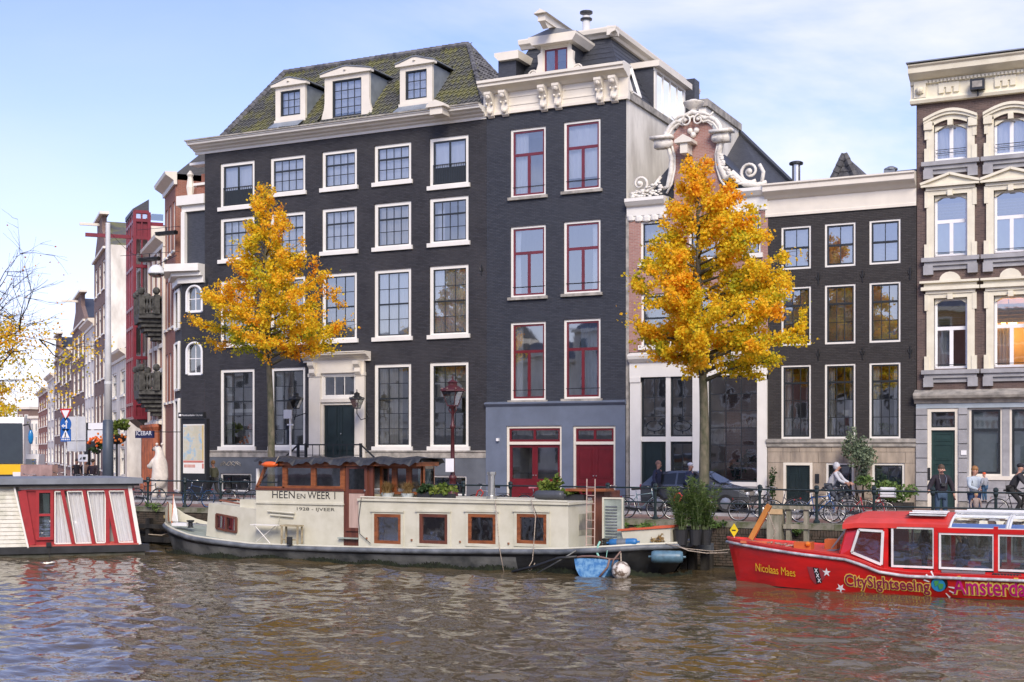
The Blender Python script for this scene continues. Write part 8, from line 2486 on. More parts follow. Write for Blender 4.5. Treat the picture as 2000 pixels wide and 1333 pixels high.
def tall_pots():
 for i, (px, lb, D) in enumerate(((1330, 'leftmost black pot of tall leafy green plants on the ferry stern', 36.7), (1358, 'middle black pot of tall leafy green plants on the ferry stern', 36.8), (1378, 'rightmost black pot of tall leafy green plants on the ferry stern', 37.3))):
  x = XW(px, D); z0 = ZW(px, 1063, D)-.02; zt = ZW(px, 1034, D)
  r = .24 if i == 0 else .2
  t = thing('potted_plant', lb, 'plant', (x, D, z0), group='tall potted plants on the stern')
  MB().lathe((x,D,z0),[(r*.75,0),(r*.95,(zt-z0)*.95),(r,zt-z0),(r*.85,zt-z0-.03)],14).build('pot', blk, t, smooth=False)
  vs = []; fs = []; tn = []; stm = MB()
  for s_ in range(26):
   a = R.uniform(0,2*PI); h = R.uniform(.75,1.5)*(1.06 if i == 1 else .95); sp_ = R.uniform(.1,.5)
   b0 = Vector((x+R.gauss(0,.07), D+R.gauss(0,.07), zt-.03)); e = b0+Vector((math.cos(a)*sp_, math.sin(a)*sp_*.7, h)); md = b0.lerp(e, .5)+Vector((R.gauss(0,.04),0,.05))
   stm.tube([b0, md, e], [.012,.009,.004], 4)
   for k in range(44):
    f = R.uniform(.12,1); p = b0.lerp(md, f*2) if f < .5 else md.lerp(e, f*2-1)
    an = R.uniform(0,2*PI); d = Vector((math.cos(an), math.sin(an), R.uniform(.1,.8))).normalized(); l = R.uniform(.12,.22); q = d.cross(Vector((0,0,1))).normalized()*.02; o = len(vs)
    vs += [p, p+d*l*.5+q, p+d*l+Vector((0,0,-.03)), p+d*l*.5-q]; fs += [(o,o+1,o+2,o+3)]; tn.append(min(1,max(0,R.gauss(.65+.4*(f-.5),.2))))
  stm.build('stems', M['leaf_stem'], t)
  leaves_obj('foliage', (vs, fs, tn), M['leaf_green'], t)
M['leaf_stem'] = mat('green_stem', (.1,.14,.05), .7)
tall_pots()
# mooring posts
def mooring():
 m = mat('weathered_grey_timber', (.34,.31,.24), .85, vs=2.5, bump=.6, bs=18, col2=(.15,.15,.1), stretch=(3,3,.5))
 D = 38.4
 t = thing('timber_mooring', 'weathered wooden mooring frame with thick post beside the red boat bow', 'mooring post', (XW(1520,D), D, 0))
 MB().box(XW(1502,D), XW(1530,D), D-.25, D+.2, -1.5, ZW(1516,992,D)).build('thick_post', m, t)
 MB().box(XW(1506,D), XW(1533,D), D-.28, D-.251, ZW(1516,1004,D), ZW(1516,994,D)).build('cap_board', mat('fresh_split_wood', (.6,.42,.22), .7, var=.2), t)
 for p in (1541, 1575): MB().box(XW(p-4,D), XW(p+4,D), D-.1, D+.1, -1.5, ZW(p,990,D)).build('post', m, t)
 MB().box(XW(1503,D), XW(1586,D), D-.16, D-.101, ZW(1545,995,D), ZW(1545,988,D)).build('top_rail', m, t)
 MB().box(XW(1532,D), XW(1586,D), D-.16, D-.101, ZW(1555,1033,D), ZW(1555,1024,D)).build('lower_rail', m, t)
 t = thing('mooring_bollard', 'dark timber mooring piles standing in the water under the ferry stern', 'mooring post', (XW(1345,37.5), 38.3, 0))
 for p in (1338, 1352, 1376): MB().box(XW(p-6,38.3), XW(p+6,38.3), 38.2, 38.5, -1.5, .72).build('pile', M['wet_wood'], t)
 MB().box(XW(1330,38.1), XW(1392,38.1), 37.9, 38.2, .62, .85).build('beam', M['rub'], t)
mooring()
# ================================================================ red canal tour boat
def tour_boat():
 x0 = XW(1421, 35.6); x1 = 5.0; yc = 35.6; Lb = x1-x0
 t = thing('red_tour_boat', 'bright red canal tour boat with glass roof and yellow pink lettering', 'tour boat', ((x0+x1)/2, yc, 0))
 red = mat('glossy_red_paint', (.62,.014,.012), .3, vs=1.6, coat=.4, col2=(.42,.012,.012), bump=.05, bs=3, stretch=(.5,1,2)); redd = mat('red_deck_paint', (.66,.05,.04), .4, var=.1, vs=3)
 tab = [(x0, 1.2), (XW(1460,35), ZW(1460,1060,35)), (XW(1550,34.4), ZW(1550,1074,34.4)), (XW(1649,34), ZW(1649,1086,34)), (XW(1680,33.9), ZW(1680,1096,33.9)), (XW(1715,33.9), ZW(1715,1110,33.9)), (XW(1770,33.9), ZW(1770,1118,33.9)), (XW(2000,33.9), ZW(2000,1127,33.9)), (x1, .55)]
 sheer = lambda u: interp(tab, x0+Lb*u)[0]
 def hb(u):
  x = u*Lb
  return .02+1.68*math.sin(PI/2*min(1, x/5.2))**.8
 boot = mat('black_boot_stripe', (.03,.02,.02), .4)
 h = hull_mesh(x0, x1, yc, hb, sheer, .28, 0, 90, [boot, red, redd], lambda q, u: 1 if q > .1 else 0, t, flare=.16)
 me = h.data
 def hy(x, z):
  u = (x-x0)/Lb; b = hb(u); q = z/sheer(u)
  k = 1-.16*max(0, 1-q)**1.5*(1+2.2*(1-min(1, b*1.2)))
  return yc-b*k
 s = MB(); n = 90
 s.tube([(x0+Lb*i/n-(.02 if i == 0 else 0), yc-(hb(i/n)+.01), sheer(i/n)-.1) for i in range(n+1)], .042, 6)
 s.tube([(x0+Lb*i/n, yc+(hb(i/n)+.01), sheer(i/n)-.1) for i in range(n+1)], .042, 6)
 s.build('white_rubbing_strake', mat('grey_white_strake', (.6,.6,.6), .35, vs=4, col2=(.25,.25,.26)), t, smooth=True)
 # bulwark at bow
 b = MB()
 for i in range(24):
  for sg in (1, -1):
   u0, u1 = i/90, (i+1)/90; p0 = (x0+Lb*u0, yc-sg*hb(u0)); p1 = (x0+Lb*u1, yc-sg*hb(u1)); h0, h1 = sheer(u0)+.02*(1-i/24), sheer(u1)+.02*(1-(i+1)/24)
   b.bar((p0[0],p0[1]+sg*.02,h0), (p1[0],p1[1]+sg*.02,h1), .05, .05)
 b.build('toe_rail', redd, t)
 # name and decals, laid on the hull
 ye = mat('yellow_lettering', (.85,.55,.03), .4); yb = mat('yellow_outline', (.9,.62,.12), .4); pk = mat('magenta_lettering', (.55,.01,.2), .4); dkr = mat('maroon_lettering', (.3,.02,.08), .4); wt = M['purewhite']
 D = 34.0
 X = lambda px: XW(px, 34.3); Z = lambda px, py: ZW(px, py, 34.3)
 za, zb_ = Z(1465,1117), Z(1548,1128)
 text_on(t, 'boat_name', 'Nicolaas Maes', X(1461), X(1549), Z(1461,1120), 0, ye, height=Z(1505,1105)-Z(1505,1121), fn=hy, slope=(Z(1549,1129)-Z(1461,1120))/(X(1549)-X(1461)), lift=.012)
 X = lambda px: XW(px, 34.0); Z = lambda px, py: ZW(px, py, 34.0)
 hh = Z(1735,1128)-Z(1735,1163)
 sl_ = (Z(1823,1170)-Z(1646,1158))/(X(1823)-X(1646))
 text_on(t, 'city_lettering_outline', 'CitySightseeing', X(1645), X(1818), Z(1646,1158)+.04, 0, yb, bold=.075, height=hh, fn=hy, slope=sl_, lift=.012)
 text_on(t, 'city_lettering', 'CitySightseeing', X(1647), X(1816), Z(1646,1158)+.06, 0, dkr, bold=.015, height=hh*.9, fn=hy, slope=sl_, lift=.022)
 xe = X(1860)+(X(2000)-X(1860))*9/7.3
 sl_ = (Z(1995,1172)-Z(1862,1167))/(X(1995)-X(1862))
 hh = Z(1930,1132)-Z(1930,1172)
 text_on(t, 'city_lettering_outline', 'Amsterdam', X(1859), xe, Z(1862,1167)+.04, 0, yb, bold=.075, height=hh, fn=hy, slope=sl_, lift=.012)
 text_on(t, 'city_lettering', 'Amsterdam', X(1861), xe-.03, Z(1862,1167)+.06, 0, pk, bold=.015, height=hh*.9, fn=hy, slope=sl_, lift=.022)
 def star(px, py, r, rot):
  cx, cz = X(px), Z(px, py); pts = []
  for k in range(10):
   a = rot+k*PI/5; q = r if k % 2 == 0 else r*.4; x, z = cx+q*math.cos(a), cz+q*math.sin(a); pts.append((x, hy(x, z)-.015, z))
  MB().add(pts+[(cx, hy(cx,cz)-.015, cz)], [(k, (k+1)%10, 10) for k in range(10)]).build('star', wt, t)
 star(1610, 1120, .12, .3); star(1637, 1151, .13, .9)
 # shield with three crosses
 cx, cz = X(1588), Z(1588, 1125)
 def flat(poly, lift, m, nm):
  v = [(x, hy(x, z)-lift, z) for x, z in poly]; return MB().add(v, [tuple(range(len(v)))]).build(nm, m, t)
 flat([(cx-.25,cz+.2),(cx+.2,cz+.17),(cx+.25,cz-.05),(cx+.12,cz-.2),(cx-.05,cz-.26),(cx-.17,cz-.1)], .012, mat('shield_grey_red', (.35,.05,.06), .4), 'shield')
 flat([(cx-.08,cz+.19),(cx+.07,cz+.18),(cx+.15,cz-.2),(cx-.0,cz-.24)], .018, M['ink'], 'shield_pale')
 for k in range(3): text_on(t, 'cross', 'X', cx-.045+k*.035, cx+.055+k*.035, cz+.06-k*.13, 0, wt, bold=.05, height=.1, fn=hy, lift=.025)
 # globe
 cx, cz = X(1833), Z(1833, 1143)
 circ = lambda r, n=20, dx=0, dz=0: [(cx+dx+r*math.cos(2*PI*k/n), cz+dz+r*math.sin(2*PI*k/n)) for k in range(n)]
 flat(circ(.2, 20, .03, .05), .014, M['ink'], 'globe_shadow'); flat(circ(.17), .02, mat('globe_blue', (.03,.3,.6), .4), 'globe')
 gr = mat('globe_green', (.08,.4,.12), .4)
 flat([(cx-.1,cz+.1),(cx+.02,cz+.12),(cx+.0,cz+.02),(cx-.08,cz-.05)], .026, gr, 'globe_land'); flat([(cx+.03,cz+.05),(cx+.13,cz+.03),(cx+.1,cz-.08),(cx+.02,cz-.12),(cx-.01,cz-.02)], .026, gr, 'globe_land')
 for a, r in ((2.0,.3),(2.4,.3),(2.8,.28),(-.9,.32),(-.5,.34),(-.15,.3)):
  c_, s_ = math.cos(a), math.sin(a)
  flat([(cx+c_*(r-.06)-s_*.012,cz+s_*(r-.06)+c_*.012),(cx+c_*(r-.06)+s_*.012,cz+s_*(r-.06)-c_*.012),(cx+c_*(r+.08)+s_*.022,cz+s_*(r+.08)-c_*.022),(cx+c_*(r+.08)-s_*.022,cz+s_*(r+.08)+c_*.022)], .016, wt, 'ray_mark')
 # cabin
 D = 34.15; Y2 = 37.05
 X = lambda px, d=D: XW(px, d); Z = lambda px, py, d=D: ZW(px, py, d)
 zr = 1.74
 alu = mat('white_window_frame', (.75,.75,.74), .35)
 xs = [X(1651), X(1735), X(1830), X(1948)]
 wdt = xs[3]-xs[2]
 # side wall pieces
 zf = lambda x: sheer((x-x0)/Lb)-.02
 # slanted windscreen section
 xa, xb = X(1636), X(1735)
 c = MB()
 c.add([(X(1640),D,zf(X(1640))),(xb,D,zf(xb)),(xb,D,zr),(X(1655),D+.15,zr)], [(0,1,2,3)])
 c.build('cabin_front_side', red, t); c = MB()
 c.add([(X(1640),Y2,zf(X(1640))),(xb,Y2,zf(xb)),(xb,Y2,zr),(X(1655),Y2-.15,zr)], [(0,1,2,3)])
 cab = c.build('cabin_front_side', red, t)
 ws = [(X(1664),Z(1664,1079)),(X(1722),Z(1722,1103)),(X(1725),Z(1725,1038)),(X(1678),Z(1678,1035))]
 f = MB()
 for k in range(4): f.bar((ws[k][0],D-.02,ws[k][1]),(ws[(k+1)%4][0],D-.02,ws[(k+1)%4][1]),.07,.06)
 fw_ = f.build('window_frame', alu, t)
 MB().add([(x,D-.015,z) for x,z in ws],[(0,1,2,3)]).build('pane', M['glass_tint'], fw_)
 # windscreen
 f = MB(); A0, A1 = Vector((X(1640),D+.1,zf(X(1640))+.05)), Vector((X(1640)-.25,35.6,zf(X(1640))+.12)); A2 = Vector((X(1640),Y2-.1,zf(X(1640))+.05))
 B0, B1, B2 = Vector((X(1655),D+.2,zr)), Vector((X(1655)-.2,35.6,zr+.06)), Vector((X(1655),Y2-.2,zr))
 for p, q in ((A0,A1),(A1,A2),(B0,B1),(B1,B2),(A0,B0),(A1,B1),(A2,B2)): f.bar(p, q, .08)
 w_ = f.build('windscreen_frame', red, t)
 MB().add([A0,A1,B1,B0],[(0,1,2,3)]).build('windscreen_pane', M['glass_dark'], w_); MB().add([A1,A2,B2,B1],[(0,1,2,3)]).build('windscreen_pane', M['glass_dark'], w_)
 MB().bar(A0+Vector((-.3,.3,.1)), A0.lerp(B0,.9)+Vector((-.05,.2,0)), .03).bar(A0+Vector((-.35,.7,.1)), A0.lerp(B0,.9)+Vector((-.08,.5,0)), .03).build('wipers', M['steel'], w_)
 # side windows: posts + frames
 wx = [(1741,1826,1031,1106),(1834,1943,1041,1113)]
 spans = [(X(a), X(b)) for a, b, _, _ in wx]
 nx = spans[-1][1]+.06
 while nx < 4.2: spans.append((nx, nx+wdt*.95)); nx += wdt*.95+.07
 low = MB()
 n = 30; xs_ = [xb+(4.6-xb)*i/n for i in range(n+1)]
 for i in range(n): low.add([(xs_[i],D,zf(xs_[i])),(xs_[i+1],D,zf(xs_[i+1])),(xs_[i+1],D,.66 if xs_[i]>xb+.3 else .7),(xs_[i],D,.66 if xs_[i]>xb+.3 else .7)],[(0,1,2,3)]); low.add([(xs_[i],Y2,zf(xs_[i])),(xs_[i+1],Y2,zf(xs_[i+1])),(xs_[i+1],Y2,.68),(xs_[i],Y2,.68)],[(0,1,2,3)])
 low.build('cabin_lower_side', red, t)
 for k, (a, b) in enumerate(spans):
  z0_ = .7; z1_ = 1.72 if k == 0 else 1.6
  for yy in (D, Y2):
   fr = MB().ring(a, b, z0_, z1_, yy-.03, yy+.03, .05).build('window_frame', alu, t)
   inst('pane', pane_mesh(M['glass_tint']), fr, ((a+b)/2, yy, (z0_+z1_)/2), (b-a-.08,1,z1_-z0_-.08))
 p = MB()
 for x_ in [xb-.06]+[s_[1]+.03 for s_ in spans]:
  for yy in (D, Y2): p.box(x_-.05, x_+.05, yy-.045, yy+.045, .5, 1.78)
 p.box(xb, spans[0][1]+.04, D-.04, D+.04, 1.72, 1.8); p.box(spans[1][0]-.04, 4.6, D-.05, D+.05, 1.6, 1.72); p.box(spans[1][0]-.04, 4.6, Y2-.05, Y2+.05, 1.6, 1.72)
 p.build('cabin_posts', red, t)
 # floor/inside
 MB().box(xb, 4.5, D+.1, Y2-.1, .3, .34).build('cabin_floor', M['room_light'], t)
 # wheelhouse roof: curved red
 def roof(xa, xb_, zs, crown, m, nm, y0=D-.05, y1=Y2+.05, thick=.06, n=10, front=0):
  vs = []
  for q in (0, 1):
   for x_ in (xa, (xa*.75+xb_*.25), xb_):
    fr_ = front if x_ == xa else (front*.25 if x_ < xb_-.01 else 0)
    for i in range(n+1):
     v = i/n; vs.append((x_-(front*.4*math.sin(PI*v) if x_ == xa else 0), y0+(y1-y0)*v, zs+crown*math.sin(PI*v)**.7*(1-(.35 if fr_ == front and front else 0))-fr_*.3-q*thick))
  m1 = n+1; fs = []
  for q in (0, 1):
   for a_ in range(2):
    for i in range(n): o = q*3*m1+a_*m1; fs.append((o+i, o+i+1, o+m1+i+1, o+m1+i))
  for i in range(n): fs.append((i, i+1, 3*m1+i+1, 3*m1+i)); o = 2*m1; fs.append((o+i, o+i+1, o+3*m1+i+1, o+3*m1+i))
  for i in (0, n):
   for a_ in range(2): o = a_*m1+i; fs.append((o, o+m1, o+m1+3*m1, o+3*m1))
  return MB().add(vs, fs).build(nm, m, t, smooth=False)
 roof(X(1650)-.05, X(1752), 1.8, .24, redd, 'wheelhouse_roof', front=.2, thick=.12)
 roof(X(1752), X(1852), 1.8, .24, redd, 'hatch_roof', thick=.08)
 hf = MB()
 for q in (.2, .55): hf.box(X(1768), X(1842), D+.35+q*1.2, D+.43+q*1.2, 2.02+q*.08, 2.05+q*.08)
 hf.build('hatch_bars', alu, t)
 MB().add([(X(1765),D+.2,1.99),(X(1845),D+.2,1.99),(X(1840),D+1.1,2.07),(X(1770),D+1.1,2.07)],[(0,1,2,3)]).build('hatch_pane', M['glass_dark'], t)
 # glass roof over the saloon
 n = 12; y0_, y1_ = D, Y2;
 def rz(v): return 1.72+.3*math.sin(PI*v)**.75
 k = 0; xx = X(1852)
 while xx < 4.2:
  xn = xx+wdt*.98
  f = MB()
  for x_ in (xx+.03, xn-.03): f.tube([(x_, y0_+(y1_-y0_)*i/n, rz(i/n)) for i in range(n+1)], .035, 4)
  for v in (.0, .33, .66, 1.0): f.bar((xx, y0_+(y1_-y0_)*v, rz(v)), (xn, y0_+(y1_-y0_)*v, rz(v)), .05, .04)
  rf = f.build('roof_frame', M['grey_metal'], t)
  vs = []
  for x_ in (xx+.03, xn-.03): vs += [(x_, y0_+(y1_-y0_)*i/n, rz(i/n)-.005) for i in range(n+1)]
  MB().add(vs, [(i, i+1, n+2+i, n+1+i) for i in range(n)]).build('roof_pane', M['glass_roof'], rf)
  xx = xn; k += 1
 MB().tube([(X(1852),35.3,2.08),(4.2,35.3,2.08)],.04,6).tube([(X(1870),35.9,2.08),(4.2,35.9,2.08)],.04,6).build('roof_rails', M['grey_metal'], t)
 MB().box(X(1840), X(1925), D-.1, D-.04, .62, .68).build('slide_rail', M['steel'], t)
 # seats inside
 for i in range(6):
  x_ = X(1895)+i*.95
  for yy in (34.6, 36.2):
   MB().box(x_, x_+.45, yy, yy+.5, .34, .72).box(x_+.38, x_+.46, yy, yy+.5, .72, 1.12).build('seat', mat('dark_blue_seat', (.03,.06,.08), .7), t)
 MB().box(X(1745)-.1, X(1762), 34.5, 35.2, .34, 1.05).build('dashboard', M['room_dark'], t)
 # deck fittings
 o = thing('wooden_mast', 'varnished wooden mast stub slanting over the red bow', 'mast', W(1467,1051,35.4))
 MB().bar(W(1467,1053,35.4), W(1503,987,35.4), .14, .14).build('spar', mat('orange_varnish', (.55,.22,.05), .4, var=.15, vs=5, stretch=(1,1,.3)), o)
 MB().tube([W(1500,1000,35.3), W(1515,1040,35.3), W(1508,1053,35.3)], .012, 5).build('stay', M['rope'], o)
 MB().box(XW(1460,35.4), XW(1474,35.4), 35.3, 35.5, 1.02, 1.16).build('mast_foot', M['steel'], t)
 MB().box(XW(1448,35.2), XW(1508,35.2), 35.1, 35.25, 1.1, 1.17).build('bow_board', mat('orange_red_board', (.6,.16,.07), .5), t)
 b_ = MB().box(XW(1552,34.9), XW(1586,34.9), 34.8, 35.15, 1.0, ZW(1570,1059,34.9)); bb = b_.build('orange_deck_box', mat('orange_box', (.55,.13,.03), .45, var=.1), t)
 MB().ball((XW(1578,34.8),34.78,1.16),.07,8,6).build('box_lamp', mat('amber', (.7,.2,.02), .3), bb)
 m_ = MB().tube([W(1544,1078,34.5), W(1553,1076,34.5)], .012, 5); m_.bar((XW(1556,34.8),34.78,.97),(XW(1584,34.8),34.78,.97),.03); m_.build('box_bracket', M['steel'], bb)
 MB().box(XW(1612,35.6), XW(1636,35.6), 35.5, 35.9, .95, 1.25).build('orange_deck_box', mat('orange_box', (.55,.13,.03), .45), t)
 m_ = MB()
 for k in range(5):
  m_.tube([(XW(1500,35.0)+k*.18+R.uniform(-.1,.1), 34.95+R.uniform(0,.4), 1.12-.02*k+R.uniform(0,.04)) for _ in range(6)], .014, 5)
 m_.build('mooring_line', M['rope'], t, smooth=True)
 MB().box(XW(1580,35.6),XW(1640,35.6),35.0,36.4,.93,.99).build('anti_slip_mat', M['lead'], t)
 m_ = MB()
 for k in range(9): m_.tube([(X(1943)+.07*k+.05*math.cos(a), D-.1+.02*math.sin(a*2), .62+.03*math.sin(a)) for a in range(8)], .014, 5)
 m_.build('black_rope_coil', M['tarp'], t)
 # yellow diamond
 p = W(1434,1036,35.5)
 o = thing('yellow_diamond_sign', 'yellow diamond sign on a short stick at the red bow', 'sign', p)
 MB().prism([(p.x-.12,p.z),(p.x,p.z-.19),(p.x+.12,p.z),(p.x,p.z+.19)], p.y-.02, p.y).build('plate', mat('sign_yellow', (.8,.6,.02), .4), o)
 MB().box(p.x-.06,p.x+.05,p.y-.03,p.y-.021,p.z-.015,p.z+.015).build('symbol', M['ink'], o)
 MB().tube([(p.x,p.y+.01,p.z-.15),(p.x,p.y+.01,1.05)],.014,5).build('stick', M['white'], o)
 return t
M['glass_clear'] = glassmat('clear_pane', .08, tint=(.93,.93,.93), wob=.1)
M['glass_tint'] = glassmat('green_tinted_glass', .3, tint=(.82,.95,.9), wob=.1)
M['glass_roof'] = glassmat('dark_roof_glass', .25, tint=(.4,.5,.5), wob=.1)
tour_boat()
# ================================================================ left houseboat
def houseboat():
 m_ = (-.386, 44.3);
 def PT(px, zc, z): a = (px-1000)/F; return Vector(((a*CS-SN)*zc, (a*SN+CS)*zc, z))
 fl = PT(-70, 44.2, 0); fr = PT(277, 46.0, 0)
 ang = math.atan2(fr.y-fl.y, fr.x-fl.x); Lw = (fr-fl).length
 t = thing('wooden_houseboat', 'houseboat with white clapboards, red slanted window posts and flat grey roof', 'houseboat', fl, ang, local=True)
 k = Lw/347.0
 X = lambda px: (px+70)*k
 def Z(px, py): zc = 44.2+(46.0-44.2)*(px+70)/347; return CAMZ+(HZ-py)*zc/F
 red = mat('red_window_paint', (.34,.02,.025), .4, var=.1, vs=4); redl = mat('faded_red_sill', (.5,.09,.07), .5, var=.15, vs=5)
 # pontoon
 zd = Z(150,1066);
 dk = 3.6
 h = MB().prismz([(-1,-.12),(Lw+.25,-.12),(Lw-.9,dk),(-1,dk)], zd-.24, zd).build('deck_edge', M['hull_black'], t)
 MB().prismz([(-1,-.04),(Lw+.1,-.04),(Lw-1,dk),(-1,dk)], -.6, zd-.24).build('pontoon', mat('mossy_concrete_hull', (.1,.095,.075), .85, vs=3, col2=(.035,.04,.025), bump=.3), t)
 # roof
 zr0, zr1 = Z(150,951)+.02, Z(150,934)
 MB().prismz([(-1,-.35),(Lw+.02,-.35),(Lw-1.1,dk),(-1,dk)], zr0+.08, zr1).build('roof', mat('grey_felt_roof', (.2,.22,.25), .7, var=.12), t)
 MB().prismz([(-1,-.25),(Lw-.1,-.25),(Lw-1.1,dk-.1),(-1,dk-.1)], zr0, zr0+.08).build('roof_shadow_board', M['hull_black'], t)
 zt, zb = zr0, zd
 # clapboard wall
 n = 15; zt_ = Z(10,951)
 zlow = Z(10,1070)
 for i in range(n):
  za, zb_ = zlow+(zt-zlow)*i/n, zlow+(zt-zlow)*(i+1)/n
  xr = X(24)+(X(51)-X(24))*(1-(i+.5)/n)
  MB().add([(-.9,-.03,za),(xr,-.03,za),(xr,.0,zb_+.01),(-.9,.0,zb_+.01),(-.9,.06,za),(xr,.06,za)],[(0,1,2,3),(0,4,5,1)]).build('clapboard', M['clap'], t)
 MB().bar((X(25),-.05,zt),(X(52),-.05,zlow-.02),.14,.06).build('corner_trim', M['white'], t)
 MB().bar((X(252),-.05,zt),(X(272),-.05,zd),.13,.06).build('corner_trim', M['white'], t)
 MB().box(X(34),X(258),-.06,-.01,zt-.1,zt).build('fascia_board', mat('pale_greyish_trim', (.62,.57,.52), .6), t)
 # window wall: red frames
 zs = Z(150,1060); zw = zt-.14
 r = MB()
 r.box(X(38),X(262),-.04,.06,zw-.02,zw+.06)
 r.build('red_head_rail', red, t)
 MB().add([(X(52),-.12,zs-.12),(X(268),-.12,zd+.01),(X(268),.1,zd+.12),(X(52),.1,zs-.02)],[(0,1,2,3)]).box(X(55),X(270),-.12,.02,zd-.0,zd+.05).build('red_sill', redl, t)
 # posts: (top px, bottom px, width px)
 for a, b, w in ((40,58,16),(118,140,7),(161,180,7),(205,226,8),(245,264,8)):
  MB().bar((X(a),-.03,zw),(X(b),-.03,zs-.05),w*k,.1).build('slanted_post', red, t)
 MB().box(X(203),X(212),-.03,.05,zs-.1,zw).build('upright_post', red, t)
 # red panel left of the door
 MB().add([(X(36),.02,zw),(X(103),.02,zw),(X(103),.02,zs-.1),(X(56),.02,zs-.1)],[(0,1,2,3)]).build('red_panel', red, t)
 # door
 a, b = X(67), X(101); z0_, z1_ = Z(85,1055), Z(85,957)
 d = MB().ring(a, b, z0_, z1_, -.07, .0, .1); d.box(a+.1,b-.1,-.07,-.01,(z0_+z1_)/2-.04,(z0_+z1_)/2+.04)
 dd = d.build('door', red, t)
 for za, zb_ in ((z0_+.1,(z0_+z1_)/2-.04),((z0_+z1_)/2+.04,z1_-.1)):
  inst('pane', pane_mesh(M['glass_dark']), dd, ((a+b)/2,-.03,(za+zb_)/2), (b-a-.2,1,zb_-za))
  inst('pane', pane_mesh(M['room_dark']), dd, ((a+b)/2,-.005,(za+zb_)/2), (b-a-.2,1,zb_-za))
 MB().add([(X(84),-.012,z0_+.1),(X(92),-.012,z0_+.1),(X(93),-.012,z1_-.15),(X(80),-.012,z1_-.12)],[(0,1,2,3)]).build('door_curtain', M['curtain'], dd)
 # panes with white curtains
 for (t0, t1, b0, b1) in ((104,118,104,137),(128,157,145,179),(168,203,186,203),(211,241,231,262)):
  zb_ = zs-.02
  q = [(X(t0),zw-.04),(X(t1),zw-.04),(X(b1),zb_),(X(b0),zb_)]
  f = MB()
  for i in range(4): f.bar((q[i][0],-.02,q[i][1]),(q[(i+1)%4][0],-.02,q[(i+1)%4][1]),.04,.04)
  fr_ = f.build('window_frame', M['white'], t)
  MB().add([(x,-.01,z) for x,z in q],[(0,1,2,3)]).build('pane', M['glass_clear'], fr_)
  n_ = 24; vs = []
  for j in range(2):
   for i in range(n_+1):
    u = i/n_; x_ = q[0][0]+(q[1][0]-q[0][0])*u if j == 0 else q[3][0]+(q[2][0]-q[3][0])*u
    vs.append((x_, .1+.03*math.sin(u*22+t0), q[0][1] if j == 0 else q[3][1]))
  MB().add(vs, [(i, i+1, n_+2+i, n_+1+i) for i in range(n_)]).build('curtain', M['curtain'], fr_, smooth=True)
 MB().prismz([(X(55),.25),(X(262),.25),(X(230),dk-.3),(X(0),dk-.3),(-.9,dk-.3),(-.9,.08),(X(50),.08)], zd, zt).build('inner_walls', M['room_mid'], t)
 MB().box(X(87),X(97),-.2,-.1,zd,zd+.14).build('mooring_cleat', M['black_metal'], t)
 MB().box(X(92),X(94),-.16,-.13,-.2,zd).build('fender_board', M['wet_wood'], t)
M['clap'] = mat('weathered_white_clapboard', (.66,.64,.56), .7, vs=3, bump=.3, bs=14, col2=(.45,.45,.36), lo=.3, hi=.55)
houseboat()
# flag on the ferry bow
p = W(337, 1020, 37.3)
t = thing('small_flag', 'small white and blue flag furled on an orange staff at the ferry bow', 'flag', p)
MB().tube([p+Vector((-.05,0,-.3)), p+Vector((.05,0,1.0))], .02, 6).build('staff', mat('orange_staff', (.7,.2,.05), .5), t)
MB().add([(p.x+.05,p.y-.02,p.z+.98),(p.x+.14,p.y+.05,p.z+.5),(p.x+.3,p.y-.05,p.z+.02),(p.x+.1,p.y+.06,p.z-.1),(p.x-.02,p.y-.02,p.z+.05),(p.x+.02,p.y,p.z+.5)],[(0,1,5),(1,2,3,4,5)]).build('cloth', M['purewhite'], t)
